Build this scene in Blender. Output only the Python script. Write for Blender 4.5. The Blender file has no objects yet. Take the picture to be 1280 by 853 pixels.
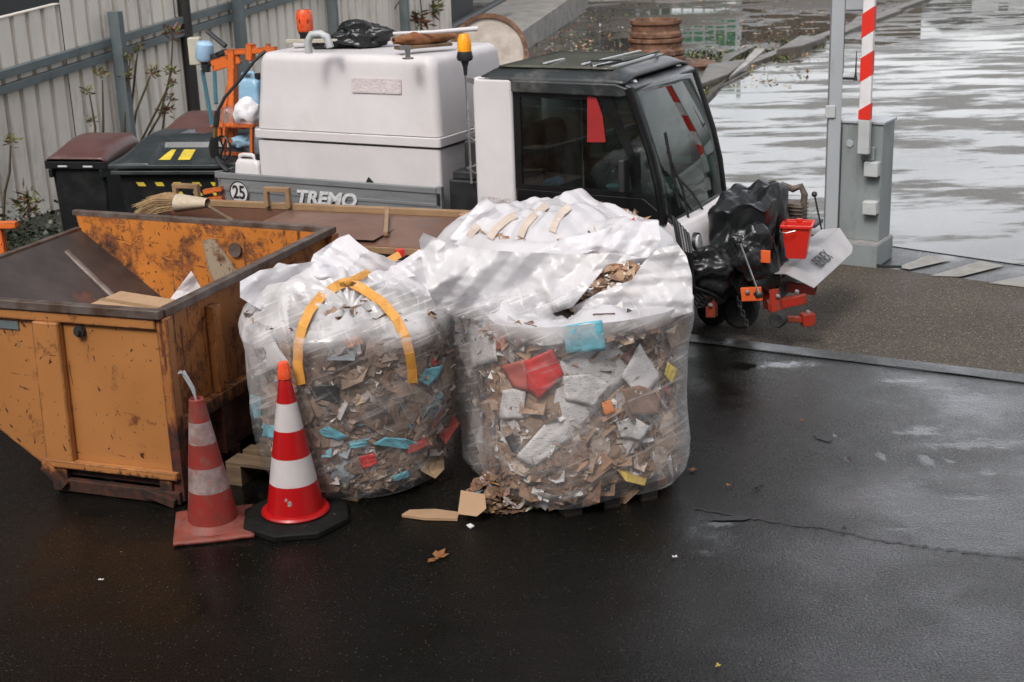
import bpy, bmesh, math, random
import numpy as np
from mathutils import Vector, Matrix, noise
R_ = math.radians
scene = bpy.context.scene
COL = scene.collection
random.seed(7)

# ------------------------------------------------------------------ camera, sky, sun, exposure
CAM_H, PITCH, ROLL, FOC = 3.2, R_(17.3), R_(2.0), 1778.0
_f = Vector((0, math.cos(PITCH), -math.sin(PITCH)))
_r0 = Vector((1, 0, 0)); _u0 = _r0.cross(_f)
_r = _r0 * math.cos(ROLL) - _u0 * math.sin(ROLL)
_u = _r.cross(_f)
cam_d = bpy.data.cameras.new('camera'); cam = bpy.data.objects.new('camera', cam_d); COL.objects.link(cam)
cam_d.sensor_width = 36; cam_d.lens = FOC * 36 / 1280; cam_d.clip_end = 2000; cam_d.clip_start = .1
m_ = Matrix((_r, _u, -_f)).transposed().to_4x4(); m_.translation = (0, 0, CAM_H)
cam.matrix_world = m_
cam_d.dof.use_dof = True; cam_d.dof.focus_distance = 8.0; cam_d.dof.aperture_fstop = 5.0
scene.camera = cam

SUN_EL, SUN_AZ = 48, 205      # azimuth clockwise from +Y: behind the camera, a little to its left
SUN_STR, SKY_STR = 1.9, 0.15
w = bpy.data.worlds.new('World'); scene.world = w; w.use_nodes = True
nt = w.node_tree; N = nt.nodes; L = nt.links
bg = N['Background']
sky = N.new('ShaderNodeTexSky'); sky.sky_type = 'NISHITA'; sky.sun_disc = False
sky.sun_elevation = R_(SUN_EL); sky.sun_rotation = R_(SUN_AZ); sky.air_density = 1.2; sky.dust_density = 4.0
hs = N.new('ShaderNodeHueSaturation'); hs.inputs['Saturation'].default_value = .16
L.new(sky.outputs[0], hs.inputs['Color'])
tc = N.new('ShaderNodeTexCoord'); mp = N.new('ShaderNodeMapping'); mp.inputs['Scale'].default_value = (1, 1, 3.2)
cn = N.new('ShaderNodeTexNoise'); cn.inputs['Scale'].default_value = 2.6; cn.inputs['Detail'].default_value = 7; cn.inputs['Roughness'].default_value = .6
cr = N.new('ShaderNodeValToRGB'); cr.color_ramp.elements[0].position = .34; cr.color_ramp.elements[1].position = .64
cr.color_ramp.elements[0].color = (.95, .97, 1.02, 1); cr.color_ramp.elements[1].color = (1.9, 1.86, 1.88, 1)
mu = N.new('ShaderNodeMix'); mu.data_type = 'RGBA'; mu.blend_type = 'MULTIPLY'; mu.inputs[0].default_value = 1
L.new(tc.outputs['Generated'], mp.inputs[0]); L.new(mp.outputs[0], cn.inputs['Vector']); L.new(cn.outputs['Fac'], cr.inputs[0])
L.new(hs.outputs[0], mu.inputs[6]); L.new(cr.outputs[0], mu.inputs[7])
# the cloud is thinner and brighter ahead and to the right
_bd = Vector((math.sin(R_(24)) * math.cos(R_(26)), math.cos(R_(24)) * math.cos(R_(26)), math.sin(R_(26))))
dp = N.new('ShaderNodeVectorMath'); dp.operation = 'DOT_PRODUCT'; dp.inputs[1].default_value = _bd; L.new(tc.outputs['Generated'], dp.inputs[0])
mr = N.new('ShaderNodeMapRange'); mr.interpolation_type = 'SMOOTHSTEP'; mr.inputs['From Min'].default_value = .45; mr.inputs['From Max'].default_value = .98; mr.inputs['To Min'].default_value = 1.15; mr.inputs['To Max'].default_value = 2.1
L.new(dp.outputs['Value'], mr.inputs[0])
sc = N.new('ShaderNodeVectorMath'); sc.operation = 'SCALE'; L.new(mu.outputs[2], sc.inputs[0]); L.new(mr.outputs[0], sc.inputs['Scale']); L.new(sc.outputs[0], bg.inputs[0])
bg.inputs[1].default_value = SKY_STR
sd = bpy.data.lights.new('sun', 'SUN'); sd.energy = SUN_STR; sd.angle = R_(14); sd.color = (1, .93, .84)
sun = bpy.data.objects.new('sun', sd); COL.objects.link(sun)
_sdir = Vector((math.sin(R_(SUN_AZ)) * math.cos(R_(SUN_EL)), math.cos(R_(SUN_AZ)) * math.cos(R_(SUN_EL)), math.sin(R_(SUN_EL))))
sun.rotation_euler = _sdir.to_track_quat('Z', 'Y').to_euler()
scene.view_settings.view_transform = 'Standard'; scene.view_settings.look = 'None'
scene.view_settings.exposure = -0.26; scene.view_settings.gamma = 1
scene.view_settings.use_curve_mapping = False
scene.cycles.transparent_max_bounces = 16

# ------------------------------------------------------------------ surveying helpers
CAMP = Vector((0, 0, CAM_H))
def ray(px, py): return _f * FOC + _r * (px - 640) + _u * (426.5 - py)
def onz(px, py, z=0.):
    r = ray(px, py); return CAMP + r * ((z - CAM_H) / r.z)
def ony(px, py, y):
    r = ray(px, py); return CAMP + r * (y / r.y)
def onplane(px, py, a, d):
    n = Vector((-d[1], d[0])); r = ray(px, py)
    t = ((Vector((a[0], a[1]))) @ n) / (Vector((r.x, r.y)) @ n); return CAMP + r * t

def onplane2(px, py, a, d):
    n = Vector((-d.y, d.x)); r = ray(px, py); t = (a @ n) / (Vector((r.x, r.y)) @ n); return CAMP + r * t

# ------------------------------------------------------------------ mesh helpers
class MB:
    def __init__(s): s.v = []; s.f = []; s.m = []
    def add(s, vs, fs, mi=0):
        o = len(s.v); s.v += [tuple(v) for v in vs]; s.f += [tuple(i + o for i in f) for f in fs]; s.m += [mi] * len(fs); return s
    def box(s, x0, x1, y0, y1, z0, z1, mi=0, rot=0, tilt=None, c=None):
        vs = [Vector((x, y, z)) for z in (z0, z1) for y in (y0, y1) for x in (x0, x1)]
        if rot or tilt:
            cc = Vector(c) if c else Vector(((x0 + x1) / 2, (y0 + y1) / 2, (z0 + z1) / 2))
            M = Matrix.Rotation(rot, 3, 'Z')
            if tilt: M = M @ Matrix.Rotation(tilt[1], 3, tilt[0])
            vs = [M @ (v - cc) + cc for v in vs]
        return s.add(vs, [(0, 2, 3, 1), (4, 5, 7, 6), (0, 1, 5, 4), (2, 6, 7, 3), (0, 4, 6, 2), (1, 3, 7, 5)], mi)
    def bar(s, a, b, wd, th, mi=0, upv=(0, 0, 1)):
        a = Vector(a); b = Vector(b); d = (b - a).normalized(); up = Vector(upv)
        if abs(d.dot(up)) > .98: up = Vector((0, 1, 0))
        sd_ = d.cross(up).normalized(); up = sd_.cross(d)
        vs = [p + sd_ * sx * wd / 2 + up * sz * th / 2 for p in (a, b) for sx, sz in ((-1, -1), (1, -1), (1, 1), (-1, 1))]
        return s.add(vs, [(0, 1, 2, 3), (7, 6, 5, 4), (0, 4, 5, 1), (1, 5, 6, 2), (2, 6, 7, 3), (3, 7, 4, 0)], mi)
    def tube(s, pts, r, n=10, mi=0, cap=True):
        pts = [Vector(p) for p in pts]; k = len(pts)
        rs = r if isinstance(r, (list, tuple)) else [r] * k
        o = len(s.v); ref = None; vs = []
        for i, p in enumerate(pts):
            d = (pts[min(i + 1, k - 1)] - pts[max(i - 1, 0)]).normalized()
            if ref is None: ref = Vector((0, 0, 1)) if abs(d.z) < .9 else Vector((1, 0, 0))
            a = (ref - d * ref.dot(d)).normalized(); b = d.cross(a); ref = a
            for j in range(n):
                t = 2 * math.pi * j / n; vs.append(p + (a * math.cos(t) + b * math.sin(t)) * rs[i])
        fs = [(i * n + j, i * n + (j + 1) % n, (i + 1) * n + (j + 1) % n, (i + 1) * n + j) for i in range(k - 1) for j in range(n)]
        if cap: fs += [tuple(range(n - 1, -1, -1)), tuple((k - 1) * n + j for j in range(n))]
        return s.add(vs, fs, mi)
    def lathe(s, prof, c=(0, 0, 0), n=32, mi=0, M=None, mis=None):
        vs = []
        for r, z in prof:
            for j in range(n):
                t = 2 * math.pi * j / n; p = Vector((r * math.cos(t), r * math.sin(t), z))
                if M: p = M @ p
                vs.append(p + Vector(c))
        for i in range(len(prof) - 1):
            pass
        o = len(s.v); s.v += [tuple(v) for v in vs]
        for i in range(len(prof) - 1):
            for j in range(n):
                s.f.append((o + i * n + j, o + i * n + (j + 1) % n, o + (i + 1) * n + (j + 1) % n, o + (i + 1) * n + j))
                s.m.append(mis[i] if mis else mi)
        if prof[0][0] > 1e-6: s.f.append(tuple(o + j for j in range(n - 1, -1, -1))); s.m.append(mis[0] if mis else mi)
        if prof[-1][0] > 1e-6: s.f.append(tuple(o + (len(prof) - 1) * n + j for j in range(n))); s.m.append(mis[-1] if mis else mi)
        return s
    def slab(s, poly, th, mi=0, nrm=None):
        """planar polygon of 3-D points given a thickness along its normal"""
        ps = [Vector(p) for p in poly]
        n = Vector(nrm).normalized() if nrm is not None else (ps[1] - ps[0]).cross(ps[2] - ps[1]).normalized()
        k = len(ps); vs = ps + [p - n * th for p in ps]
        return s.add(vs, [tuple(range(k)), tuple(range(2 * k - 1, k - 1, -1))] + [(i, i + k, (i + 1) % k + k, (i + 1) % k) for i in range(k)], mi)
    def grid(s, fn, nu, nv, mi=0, closed=False):
        vs = [fn(i / (nu - 1) if not closed else i / nu, j / (nv - 1)) for j in range(nv) for i in range(nu)]
        fs = []
        for j in range(nv - 1):
            for i in range(nu if closed else nu - 1):
                fs.append((j * nu + i, j * nu + (i + 1) % nu, (j + 1) * nu + (i + 1) % nu, (j + 1) * nu + i))
        return s.add(vs, fs, mi)
    def build(s, name, mats, parent=None, bevel=0, smooth=35, seg=2, solid=0, label=None):
        me = bpy.data.meshes.new(name); me.from_pydata(s.v, [], s.f)
        for m in (mats if isinstance(mats, (list, tuple)) else [mats]): me.materials.append(m)
        me.polygons.foreach_set('material_index', s.m)
        me.validate(); me.update()
        if smooth:
            me.polygons.foreach_set('use_smooth', [True] * len(me.polygons))
            me.set_sharp_from_angle(angle=R_(smooth))
        o = bpy.data.objects.new(name, me); COL.objects.link(o)
        if parent: o.parent = parent
        if label: o['label'] = label
        if solid:
            q = o.modifiers.new('solid', 'SOLIDIFY'); q.thickness = solid; q.offset = 0
        if bevel:
            q = o.modifiers.new('bevel', 'BEVEL'); q.width = bevel; q.segments = seg; q.limit_method = 'ANGLE'; q.angle_limit = R_(35); q.harden_normals = True
        return o

def tag(o, label, cat, group=None, kind=None):
    o['label'] = label
    if cat: o['category'] = cat
    if group: o['group'] = group
    if kind: o['kind'] = kind
    return o
def empty(name, loc, rz=0, label=None, cat=None, group=None):
    o = bpy.data.objects.new(name, None); COL.objects.link(o); o.location = loc; o.rotation_euler = (0, 0, rz); o.empty_display_size = .1
    if label: tag(o, label, cat, group)
    return o
def struct(o, label=None):
    o['kind'] = 'structure'
    if label: o['label'] = label
    return o
def text_obj(name, body, mat_, loc, rot, size, parent=None, shear=0, bold=0.0, ext=.0015, xs=1.0, space=1.0):
    cu = bpy.data.curves.new(name, 'FONT'); cu.body = body; cu.size = size; cu.shear = shear; cu.offset = bold; cu.extrude = ext
    cu.align_x = 'CENTER'; cu.align_y = 'CENTER'; cu.space_character = space
    t = bpy.data.objects.new(name, cu); COL.objects.link(t)
    dg = bpy.context.evaluated_depsgraph_get(); me = bpy.data.meshes.new_from_object(t.evaluated_get(dg))
    bpy.data.objects.remove(t); me.name = name; me.materials.clear(); me.materials.append(mat_)
    o = bpy.data.objects.new(name, me); COL.objects.link(o); o.location = loc; o.rotation_euler = rot; o.scale = (xs, 1, 1)
    if parent: o.parent = parent
    return o

# ------------------------------------------------------------------ materials
def newmat(name):
    m = bpy.data.materials.new(name); m.use_nodes = True
    return m, m.node_tree.nodes, m.node_tree.links, m.node_tree.nodes['Principled BSDF']
def _noise(N, L, scale, detail=5, rough=.6, stretch=None, coord='Object', dist=0, w=None):
    t = N.new('ShaderNodeTexCoord'); n = N.new('ShaderNodeTexNoise'); n.inputs['Scale'].default_value = scale
    n.inputs['Detail'].default_value = detail; n.inputs['Roughness'].default_value = rough; n.inputs['Distortion'].default_value = dist
    if stretch or w:
        m = N.new('ShaderNodeMapping'); m.inputs['Scale'].default_value = stretch or (1, 1, 1)
        if w: m.inputs['Location'].default_value = (w, w * .7, w * 1.3)
        L.new(t.outputs[coord], m.inputs[0]); L.new(m.outputs[0], n.inputs['Vector'])
    else: L.new(t.outputs[coord], n.inputs['Vector'])
    return n
def _ramp(N, L, src, a, b, ca=(0, 0, 0, 1), cb=(1, 1, 1, 1)):
    r = N.new('ShaderNodeValToRGB'); r.color_ramp.elements[0].position = a; r.color_ramp.elements[1].position = b
    r.color_ramp.elements[0].color = ca; r.color_ramp.elements[1].color = cb; L.new(src, r.inputs[0]); return r
def _mix(N, L, fac, a, b, mode='MIX'):
    m = N.new('ShaderNodeMix'); m.data_type = 'RGBA'; m.blend_type = mode
    for sock, v in ((m.inputs[0], fac), (m.inputs[6], a), (m.inputs[7], b)):
        if isinstance(v, (int, float)): sock.default_value = v
        elif isinstance(v, tuple): sock.default_value = v if len(v) == 4 else v + (1,)
        else: L.new(v, sock)
    return m.outputs[2]
def _math(N, L, op, a, b=None, clamp=False):
    m = N.new('ShaderNodeMath'); m.operation = op; m.use_clamp = clamp
    for i, v in enumerate((a, b)):
        if v is None: continue
        if isinstance(v, (int, float)): m.inputs[i].default_value = v
        else: L.new(v, m.inputs[i])
    return m.outputs[0]
def _bump(N, L, P, h, strength=.3, dist=.01):
    b = N.new('ShaderNodeBump'); b.inputs['Strength'].default_value = strength; b.inputs['Distance'].default_value = dist
    L.new(h, b.inputs['Height']); L.new(b.outputs[0], P.inputs['Normal'])
def pbr(name, c1, c2=None, scale=6, a=.35, b=.65, rough=.5, metal=0, bump=.15, bs=None, bd=.004, stretch=None, dirt=None, ds=2.5, da=.5, db=.75, rvar=.12, coat=0, spec=None):
    """paint, plastic, wood...: two tones by noise, an optional dirt layer, fine bump"""
    m, N, L, P = newmat(name)
    c2 = c2 or tuple(x * .82 for x in c1)
    n = _noise(N, L, scale, 6, .62, stretch); r = _ramp(N, L, n.outputs['Fac'], a, b)
    col = _mix(N, L, r.outputs[0], c1, c2)
    if dirt:
        n2 = _noise(N, L, ds, 9, .72, stretch, w=3.1); r2 = _ramp(N, L, n2.outputs['Fac'], da, db)
        col = _mix(N, L, r2.outputs[0], col, dirt)
    L.new(col, P.inputs['Base Color']); P.inputs['Metallic'].default_value = metal
    rr = N.new('ShaderNodeMapRange'); rr.inputs['To Min'].default_value = max(rough - rvar, .03); rr.inputs['To Max'].default_value = min(rough + rvar, 1)
    L.new(n.outputs['Fac'], rr.inputs[0]); L.new(rr.outputs[0], P.inputs['Roughness'])
    if coat: P.inputs['Coat Weight'].default_value = coat
    if spec is not None: P.inputs['Specular IOR Level'].default_value = spec
    if bump:
        n3 = _noise(N, L, bs or scale * 12, 4, .6); _bump(N, L, P, n3.outputs['Fac'], bump, bd)
    return m
def rustpaint(name, paint, amount=.5, rust=(.07, .022, .01), dark=(.012, .009, .008), paint2=None, scr=1.0, basez=None):
    m, N, L, P = newmat(name)
    n0 = _noise(N, L, 1.6, 4, .5); col = _mix(N, L, _ramp(N, L, n0.outputs['Fac'], .35, .7).outputs[0], paint, paint2 or tuple(x * .72 for x in paint))
    # rust stains: big blotches, runs down the plate, scratches
    n1 = _noise(N, L, 3.2, 10, .72, w=1.7); f1 = _ramp(N, L, n1.outputs['Fac'], 1 - amount - .02, 1 - amount + .10)
    n2 = _noise(N, L, 5, 8, .7, (3.4, 3.4, .45), w=5.2); f2 = _ramp(N, L, n2.outputs['Fac'], 1.04 - amount, 1.10 - amount)
    n3 = _noise(N, L, 2.2, 8, .8, (1, 1, 1.2), w=9.0, dist=2.5)
    ab = _math(N, L, 'ABSOLUTE', _math(N, L, 'SUBTRACT', n3.outputs['Fac'], .5)); f3 = _ramp(N, L, ab, .003 * scr, .016 * scr, (1, 1, 1, 1), (0, 0, 0, 1))
    n4 = _noise(N, L, 4.5, 4, .5, w=2.2); f3m = _math(N, L, 'MULTIPLY', f3.outputs[0], _ramp(N, L, n4.outputs['Fac'], .5 if scr > 2 else .6, .58 if scr > 2 else .68).outputs[0])
    for rot, sd_, lo in (((.5, .2, .3), 3.3, .70), ((-.7, -.4, .1), 7.1, .71), ((1.3, 1.1, 0), 5.9, .72)):
        t_ = N.new('ShaderNodeTexCoord'); ma = N.new('ShaderNodeMapping'); ma.inputs['Rotation'].default_value = rot; L.new(t_.outputs['Object'], ma.inputs[0])
        mb_ = N.new('ShaderNodeMapping'); mb_.inputs['Scale'].default_value = (22, 22, 1.6); mb_.inputs['Location'].default_value = (sd_, sd_, sd_); L.new(ma.outputs[0], mb_.inputs[0])
        ns = N.new('ShaderNodeTexNoise'); ns.inputs['Scale'].default_value = 1.7; ns.inputs['Detail'].default_value = 3; L.new(mb_.outputs[0], ns.inputs['Vector'])
        f3m = _math(N, L, 'MAXIMUM', f3m, _ramp(N, L, ns.outputs['Fac'], lo - .02 * scr, lo - .02 * scr + .04).outputs[0])
    f = _math(N, L, 'MAXIMUM', f1.outputs[0], _math(N, L, 'MULTIPLY', f2.outputs[0], .85))
    f = _math(N, L, 'MAXIMUM', f, f3m, True)
    if basez is not None:
        t = N.new('ShaderNodeTexCoord'); sp = N.new('ShaderNodeSeparateXYZ'); L.new(t.outputs['Object'], sp.inputs[0])
        mr = N.new('ShaderNodeMapRange'); mr.inputs['From Min'].default_value = basez[1]; mr.inputs['From Max'].default_value = basez[0]; L.new(sp.outputs[2], mr.inputs[0])
        nb = _noise(N, L, 9, 8, .7, (2, 2, .6)); g = _math(N, L, 'ADD', mr.outputs[0], _math(N, L, 'SUBTRACT', nb.outputs['Fac'], .5)); g = _ramp(N, L, g, .48, .62)
        f = _math(N, L, 'MAXIMUM', f, g.outputs[0], True)
    bv = N.new('ShaderNodeBevel'); bv.samples = 4; bv.inputs[0].default_value = .022; ge = N.new('ShaderNodeNewGeometry'); dd_ = N.new('ShaderNodeVectorMath'); dd_.operation = 'DOT_PRODUCT'; L.new(bv.outputs[0], dd_.inputs[0]); L.new(ge.outputs['Normal'], dd_.inputs[1])
    ew = _ramp(N, L, _math(N, L, 'ABSOLUTE', dd_.outputs['Value']), .90, .995, (1, 1, 1, 1), (0, 0, 0, 1)); ne = _noise(N, L, 11, 6, .7, w=6.6)
    f = _math(N, L, 'MAXIMUM', f, _math(N, L, 'MULTIPLY', ew.outputs[0], _ramp(N, L, ne.outputs['Fac'], .40, .52).outputs[0]), True)
    n5 = _noise(N, L, 14, 6, .7); rc = _mix(N, L, _ramp(N, L, n5.outputs['Fac'], .4, .62).outputs[0], rust, dark)
    edge = _ramp(N, L, f, .02, .5)
    col = _mix(N, L, _math(N, L, 'MULTIPLY', edge.outputs[0], .55), col, (.22, .07, .02))
    col = _mix(N, L, f, col, rc)
    L.new(col, P.inputs['Base Color']); P.inputs['Roughness'].default_value = .5
    rr = N.new('ShaderNodeMapRange'); rr.inputs['To Min'].default_value = .36; rr.inputs['To Max'].default_value = .8; L.new(f, rr.inputs[0]); L.new(rr.outputs[0], P.inputs['Roughness'])
    h = _math(N, L, 'SUBTRACT', _noise(N, L, 60, 4, .6).outputs['Fac'], _math(N, L, 'MULTIPLY', f, .8)); _bump(N, L, P, h, .35, .003)
    return m
def glassmat(name, tint=(.75, .85, .82), rough=.02, refl=1.25, dirt=.06):
    m, N, L, P = newmat(name); N.remove(P); out = N['Material Output']
    t = N.new('ShaderNodeBsdfTransparent'); t.inputs[0].default_value = tint + (1,)
    g = N.new('ShaderNodeBsdfGlossy'); g.inputs['Roughness'].default_value = rough
    d = N.new('ShaderNodeBsdfDiffuse'); d.inputs[0].default_value = (.5, .5, .48, 1)
    n = _noise(N, L, 3, 7, .7, (1, 1, .5)); r = _ramp(N, L, n.outputs['Fac'], .4, .85, (0, 0, 0, 1), (dirt * 3, dirt * 3, dirt * 3, 1))
    m1 = N.new('ShaderNodeMixShader'); L.new(r.outputs[0], m1.inputs[0]); L.new(t.outputs[0], m1.inputs[1]); L.new(d.outputs[0], m1.inputs[2])
    m2 = N.new('ShaderNodeMixShader'); L.new(_facing(N, L, .7, .045 * refl), m2.inputs[0]); L.new(m1.outputs[0], m2.inputs[1]); L.new(g.outputs[0], m2.inputs[2])
    L.new(m2.outputs[0], out.inputs[0]); return m

def _facing(N, L, k, base, power=4.0, normal=None):
    lw = N.new('ShaderNodeLayerWeight'); lw.inputs[0].default_value = .5
    if normal: L.new(normal, lw.inputs['Normal'])
    return _math(N, L, 'ADD', _math(N, L, 'MULTIPLY', _math(N, L, 'POWER', lw.outputs['Facing'], power), k), base, True)
M = {}
M['steel_dark'] = pbr('dark_painted_steel', (.02, .022, .024), (.035, .035, .036), 5, rough=.45, dirt=(.06, .045, .035), da=.55, db=.9)
M['black'] = pbr('black_plastic', (.012, .013, .014), (.022, .023, .025), 9, rough=.42, bump=.08)
M['rubber'] = pbr('rubber', (.014, .014, .015), (.03, .028, .026), 14, rough=.75, bump=.3)
M['chrome'] = pbr('bare_metal', (.55, .55, .55), (.35, .34, .33), 12, rough=.28, metal=.9, bump=.05)
M['white'] = pbr('white_paint', (.62, .60, .60), (.55, .53, .54), 2, rough=.38, dirt=(.38, .35, .33), ds=3, da=.62, db=.95, bump=.04)
M['tank'] = pbr('white_polyethylene', (.60, .575, .585), (.53, .505, .51), 1.7, rough=.45, dirt=(.47, .42, .39), ds=2.2, da=.56, db=.95, bump=.10, bs=5, bd=.02)
M['label'] = pbr('worn_label', (.62, .58, .58), (.42, .36, .36), 25, rough=.6, stretch=(1, 1, 3), dirt=(.25, .18, .18), ds=30, da=.55, db=.7)
M['alu'] = pbr('dull_aluminium', (.27, .28, .285), (.21, .22, .23), 2.2, rough=.42, metal=.35, stretch=(1, 1, 6), dirt=(.14, .135, .13), ds=3, da=.52, db=.8)
M['orange'] = rustpaint('orange_frame_paint', (.72, .16, .03), .34)
M['orange_plain'] = pbr('orange_plastic', (.75, .13, .03), (.6, .09, .02), 5, rough=.4)
M['red'] = pbr('red_plastic', (.60, .022, .012), (.5, .02, .012), 4, rough=.33, dirt=(.3, .05, .03), da=.6, db=.9, bump=.04)
M['redpaint'] = rustpaint('red_linkage_paint', (.38, .025, .012), .47)
M['amber'] = pbr('amber_lens', (.85, .28, .01), (.95, .42, .02), 30, rough=.2, stretch=(1, 1, .3), bump=.2)
M['redlens'] = pbr('red_lens', (.6, .06, .02), (.75, .12, .03), 30, rough=.2, bump=.2)
M['teal'] = pbr('teal_tube', (.03, .13, .17), None, 5, rough=.4)
M['blue'] = pbr('pale_blue_plastic', (.30, .48, .66), (.36, .52, .68), 6, rough=.4)
M['canblue'] = pbr('blue_canister', (.20, .38, .52), (.28, .45, .58), 6, rough=.35)
M['cream'] = pbr('cream_plastic', (.5, .47, .38), None, 6, rough=.5)
M['clear'] = glassmat('clear_plastic', (.85, .86, .86), .12, 1.6, .25)
M['fence'] = pbr('cream_sheet_metal', (.82, .775, .69), (.70, .65, .58), 1.3, rough=.5, dirt=(.22, .20, .17), ds=1.8, da=.5, db=.85, bump=.05, stretch=(1, 1, .35))
M['fencegrey'] = pbr('grey_green_steel', (.13, .16, .165), (.10, .12, .125), 3, rough=.42, dirt=(.05, .055, .05), da=.55, db=.85)
M['polewood'] = pbr('tarred_post', (.014, .014, .014), (.03, .027, .024), 7, rough=.7, stretch=(3, 3, .3), bump=.5)
M['binbrown'] = pbr('brown_bin_lid', (.085, .037, .032), (.12, .058, .052), 3, rough=.36, dirt=(.13, .11, .12), da=.5, db=.8, bump=.06)
M['binblack'] = pbr('charcoal_bin', (.007, .008, .0085), (.012, .013, .014), 4, rough=.5, spec=.22, dirt=(.045, .045, .04), da=.55, db=.9, bump=.12)
M['lidgrey'] = pbr('dark_grey_lid', (.022, .028, .030), (.034, .041, .044), 3, rough=.3, dirt=(.09, .095, .09), da=.5, db=.85)
M['yellow'] = pbr('yellow_tape', (.68, .52, .04), (.5, .38, .05), 9, rough=.5)
M['tapered'] = pbr('red_tape', (.6, .03, .02), None, 9, rough=.5)
M['brownskip'] = pbr('brown_container_paint', (.17, .085, .055), (.13, .062, .042), 2.4, rough=.42, dirt=(.10, .075, .06), ds=4, da=.5, db=.75, bump=.2)
M['tan'] = pbr('tan_steel', (.30, .19, .10), (.24, .15, .08), 6, rough=.5, dirt=(.1, .06, .04), da=.55, db=.85)
M['straw'] = pbr('straw', (.34, .22, .10), (.2, .12, .05), 40, rough=.7)
M['wood'] = pbr('grey_pine', (.20, .135, .075), (.13, .085, .05), 7, rough=.75, stretch=(1, 8, 8), dirt=(.05, .04, .03), bump=.4)
M['woodshade'] = pbr('shade_darkened_wood', (.02, .015, .011), (.014, .011, .009), 7, rough=.55, stretch=(1, 8, 8), bump=.4)  # pallet wood coloured near black to stand for shade under the bags
M['skip'] = rustpaint('orange_skip_paint', (.43, .185, .06), .38, paint2=(.34, .14, .042), basez=(.06, .26))
M['skipin'] = rustpaint('rusty_orange_inside', (.56, .19, .03), .46, scr=2.6, rust=(.16, .05, .02))
M['skipside'] = rustpaint('weathered_orange_end', (.38, .15, .045), .475, scr=1.6, basez=(.25, .75), rust=(.10, .022, .01))
M['skipdark'] = pbr('worn_bare_plate', (.065, .045, .038), (.030, .021, .018), 2.5, rough=.42, metal=.15, dirt=(.15, .05, .025), ds=3, da=.6, db=.72, bump=.2)
M['rimsteel'] = pbr('worn_rim', (.17, .14, .125), (.08, .045, .03), 8, rough=.45, metal=.3, bump=.3)
M['card'] = pbr('cardboard', (.42, .27, .16), (.36, .225, .13), 5, rough=.8, bump=.15)
M['cardwet'] = pbr('wet_cardboard', (.25, .13, .07), (.17, .09, .05), 9, rough=.6, bump=.4)
M['paper'] = pbr('white_paper', (.72, .70, .70), (.62, .60, .61), 9, rough=.7, bump=.1)
M['plastic_sheet'] = pbr('white_sheet_plastic', (.78, .77, .79), (.7, .69, .71), 5, rough=.35, bump=.3, bs=18, bd=.02)
M['printed'] = pbr('printed_paper', (.66, .64, .63), (.30, .28, .29), 60, .55, .62, rough=.7, stretch=(.5, .5, 3.5))
M['redpaper'] = pbr('red_card', (.62, .02, .015), (.5, .015, .012), 5, rough=.45)
M['pinkpaper'] = pbr('faded_red_card', (.50, .13, .10), (.42, .09, .07), 5, rough=.6)
M['maskblue'] = pbr('blue_nonwoven', (.16, .50, .60), (.12, .42, .52), 12, rough=.7, stretch=(1, 1, 6))
M['photo'] = pbr('dark_printed_card', (.16, .04, .04), (.35, .25, .22), 30, rough=.5)
M['blackpaper'] = pbr('black_card', (.015, .017, .018), None, 5, rough=.5)
M['strap'] = pbr('orange_strap', (.70, .36, .08), (.62, .27, .05), 8, rough=.45, stretch=(6, 6, 1), bump=.2)
M['straporange'] = pbr('orange_webbing', (.80, .25, .04), (.68, .18, .03), 8, rough=.5, bump=.2)
M['blackbag'] = pbr('black_bin_liner', (.010, .011, .012), (.016, .017, .018), 5, spec=.4, rough=.28, bump=.35, bs=14, bd=.02)
M['cover'] = pbr('black_tarp', (.008, .009, .0095), (.014, .015, .016), 5, rough=.3, spec=.35, bump=.4, bs=10, bd=.02)
M['cabblack'] = pbr('cab_black', (.005, .005, .0055), (.008, .008, .0085), 5, rough=.3, spec=.35, bump=.03)
M['roof'] = pbr('cab_roof_grey', (.014, .018, .019), (.022, .026, .027), 3, rough=.34, dirt=(.14, .13, .12), ds=4, da=.5, db=.8)
M['roofpanel'] = pbr('cab_roof_hatch', (.04, .045, .035), (.07, .075, .045), 1.6, rough=.16, dirt=(.14, .12, .11), ds=5, da=.5, db=.75)
M['seat'] = pbr('seat_fabric', (.03, .035, .038), None, 20, rough=.9)
M['dash'] = pbr('dashboard', (.10, .12, .12), None, 6, rough=.6)
M['glass'] = glassmat('tinted_side_glass', (.42, .50, .48), .02, 1.0, .015)
M['windscreen'] = glassmat('windscreen_glass', (.38, .46, .43), .02, 1.5, .02)
M['lens'] = pbr('lamp_lens', (.75, .75, .75), (.5, .5, .5), 40, rough=.12, metal=.4)
M['galv'] = pbr('pale_grey_post', (.36, .38, .40), (.30, .32, .34), 2.2, rough=.42, stretch=(1, 1, .3), dirt=(.17, .16, .14), ds=5, da=.58, db=.85)
M['cabinet'] = pbr('grey_cabinet_paint', (.235, .26, .26), (.19, .215, .215), 2.2, rough=.4, stretch=(1, 1, .4), dirt=(.10, .10, .085), ds=3.2, da=.52, db=.8)
M['plinthtop'] = pbr('dirty_concrete', (.30, .29, .28), (.2, .19, .18), 9, rough=.7, dirt=(.10, .09, .08), bump=.4)
M['lightgrey'] = pbr('light_grey_plastic', (.45, .47, .47), (.38, .40, .40), 5, rough=.45, dirt=(.2, .19, .17), da=.55, db=.8)
M['boomwhite'] = pbr('boom_white', (.72, .70, .71), (.62, .60, .61), 4, rough=.4, dirt=(.35, .33, .3), da=.6, db=.9)
M['boomred'] = pbr('boom_red', (.68, .03, .015), (.6, .025, .015), 4, rough=.4)
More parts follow.
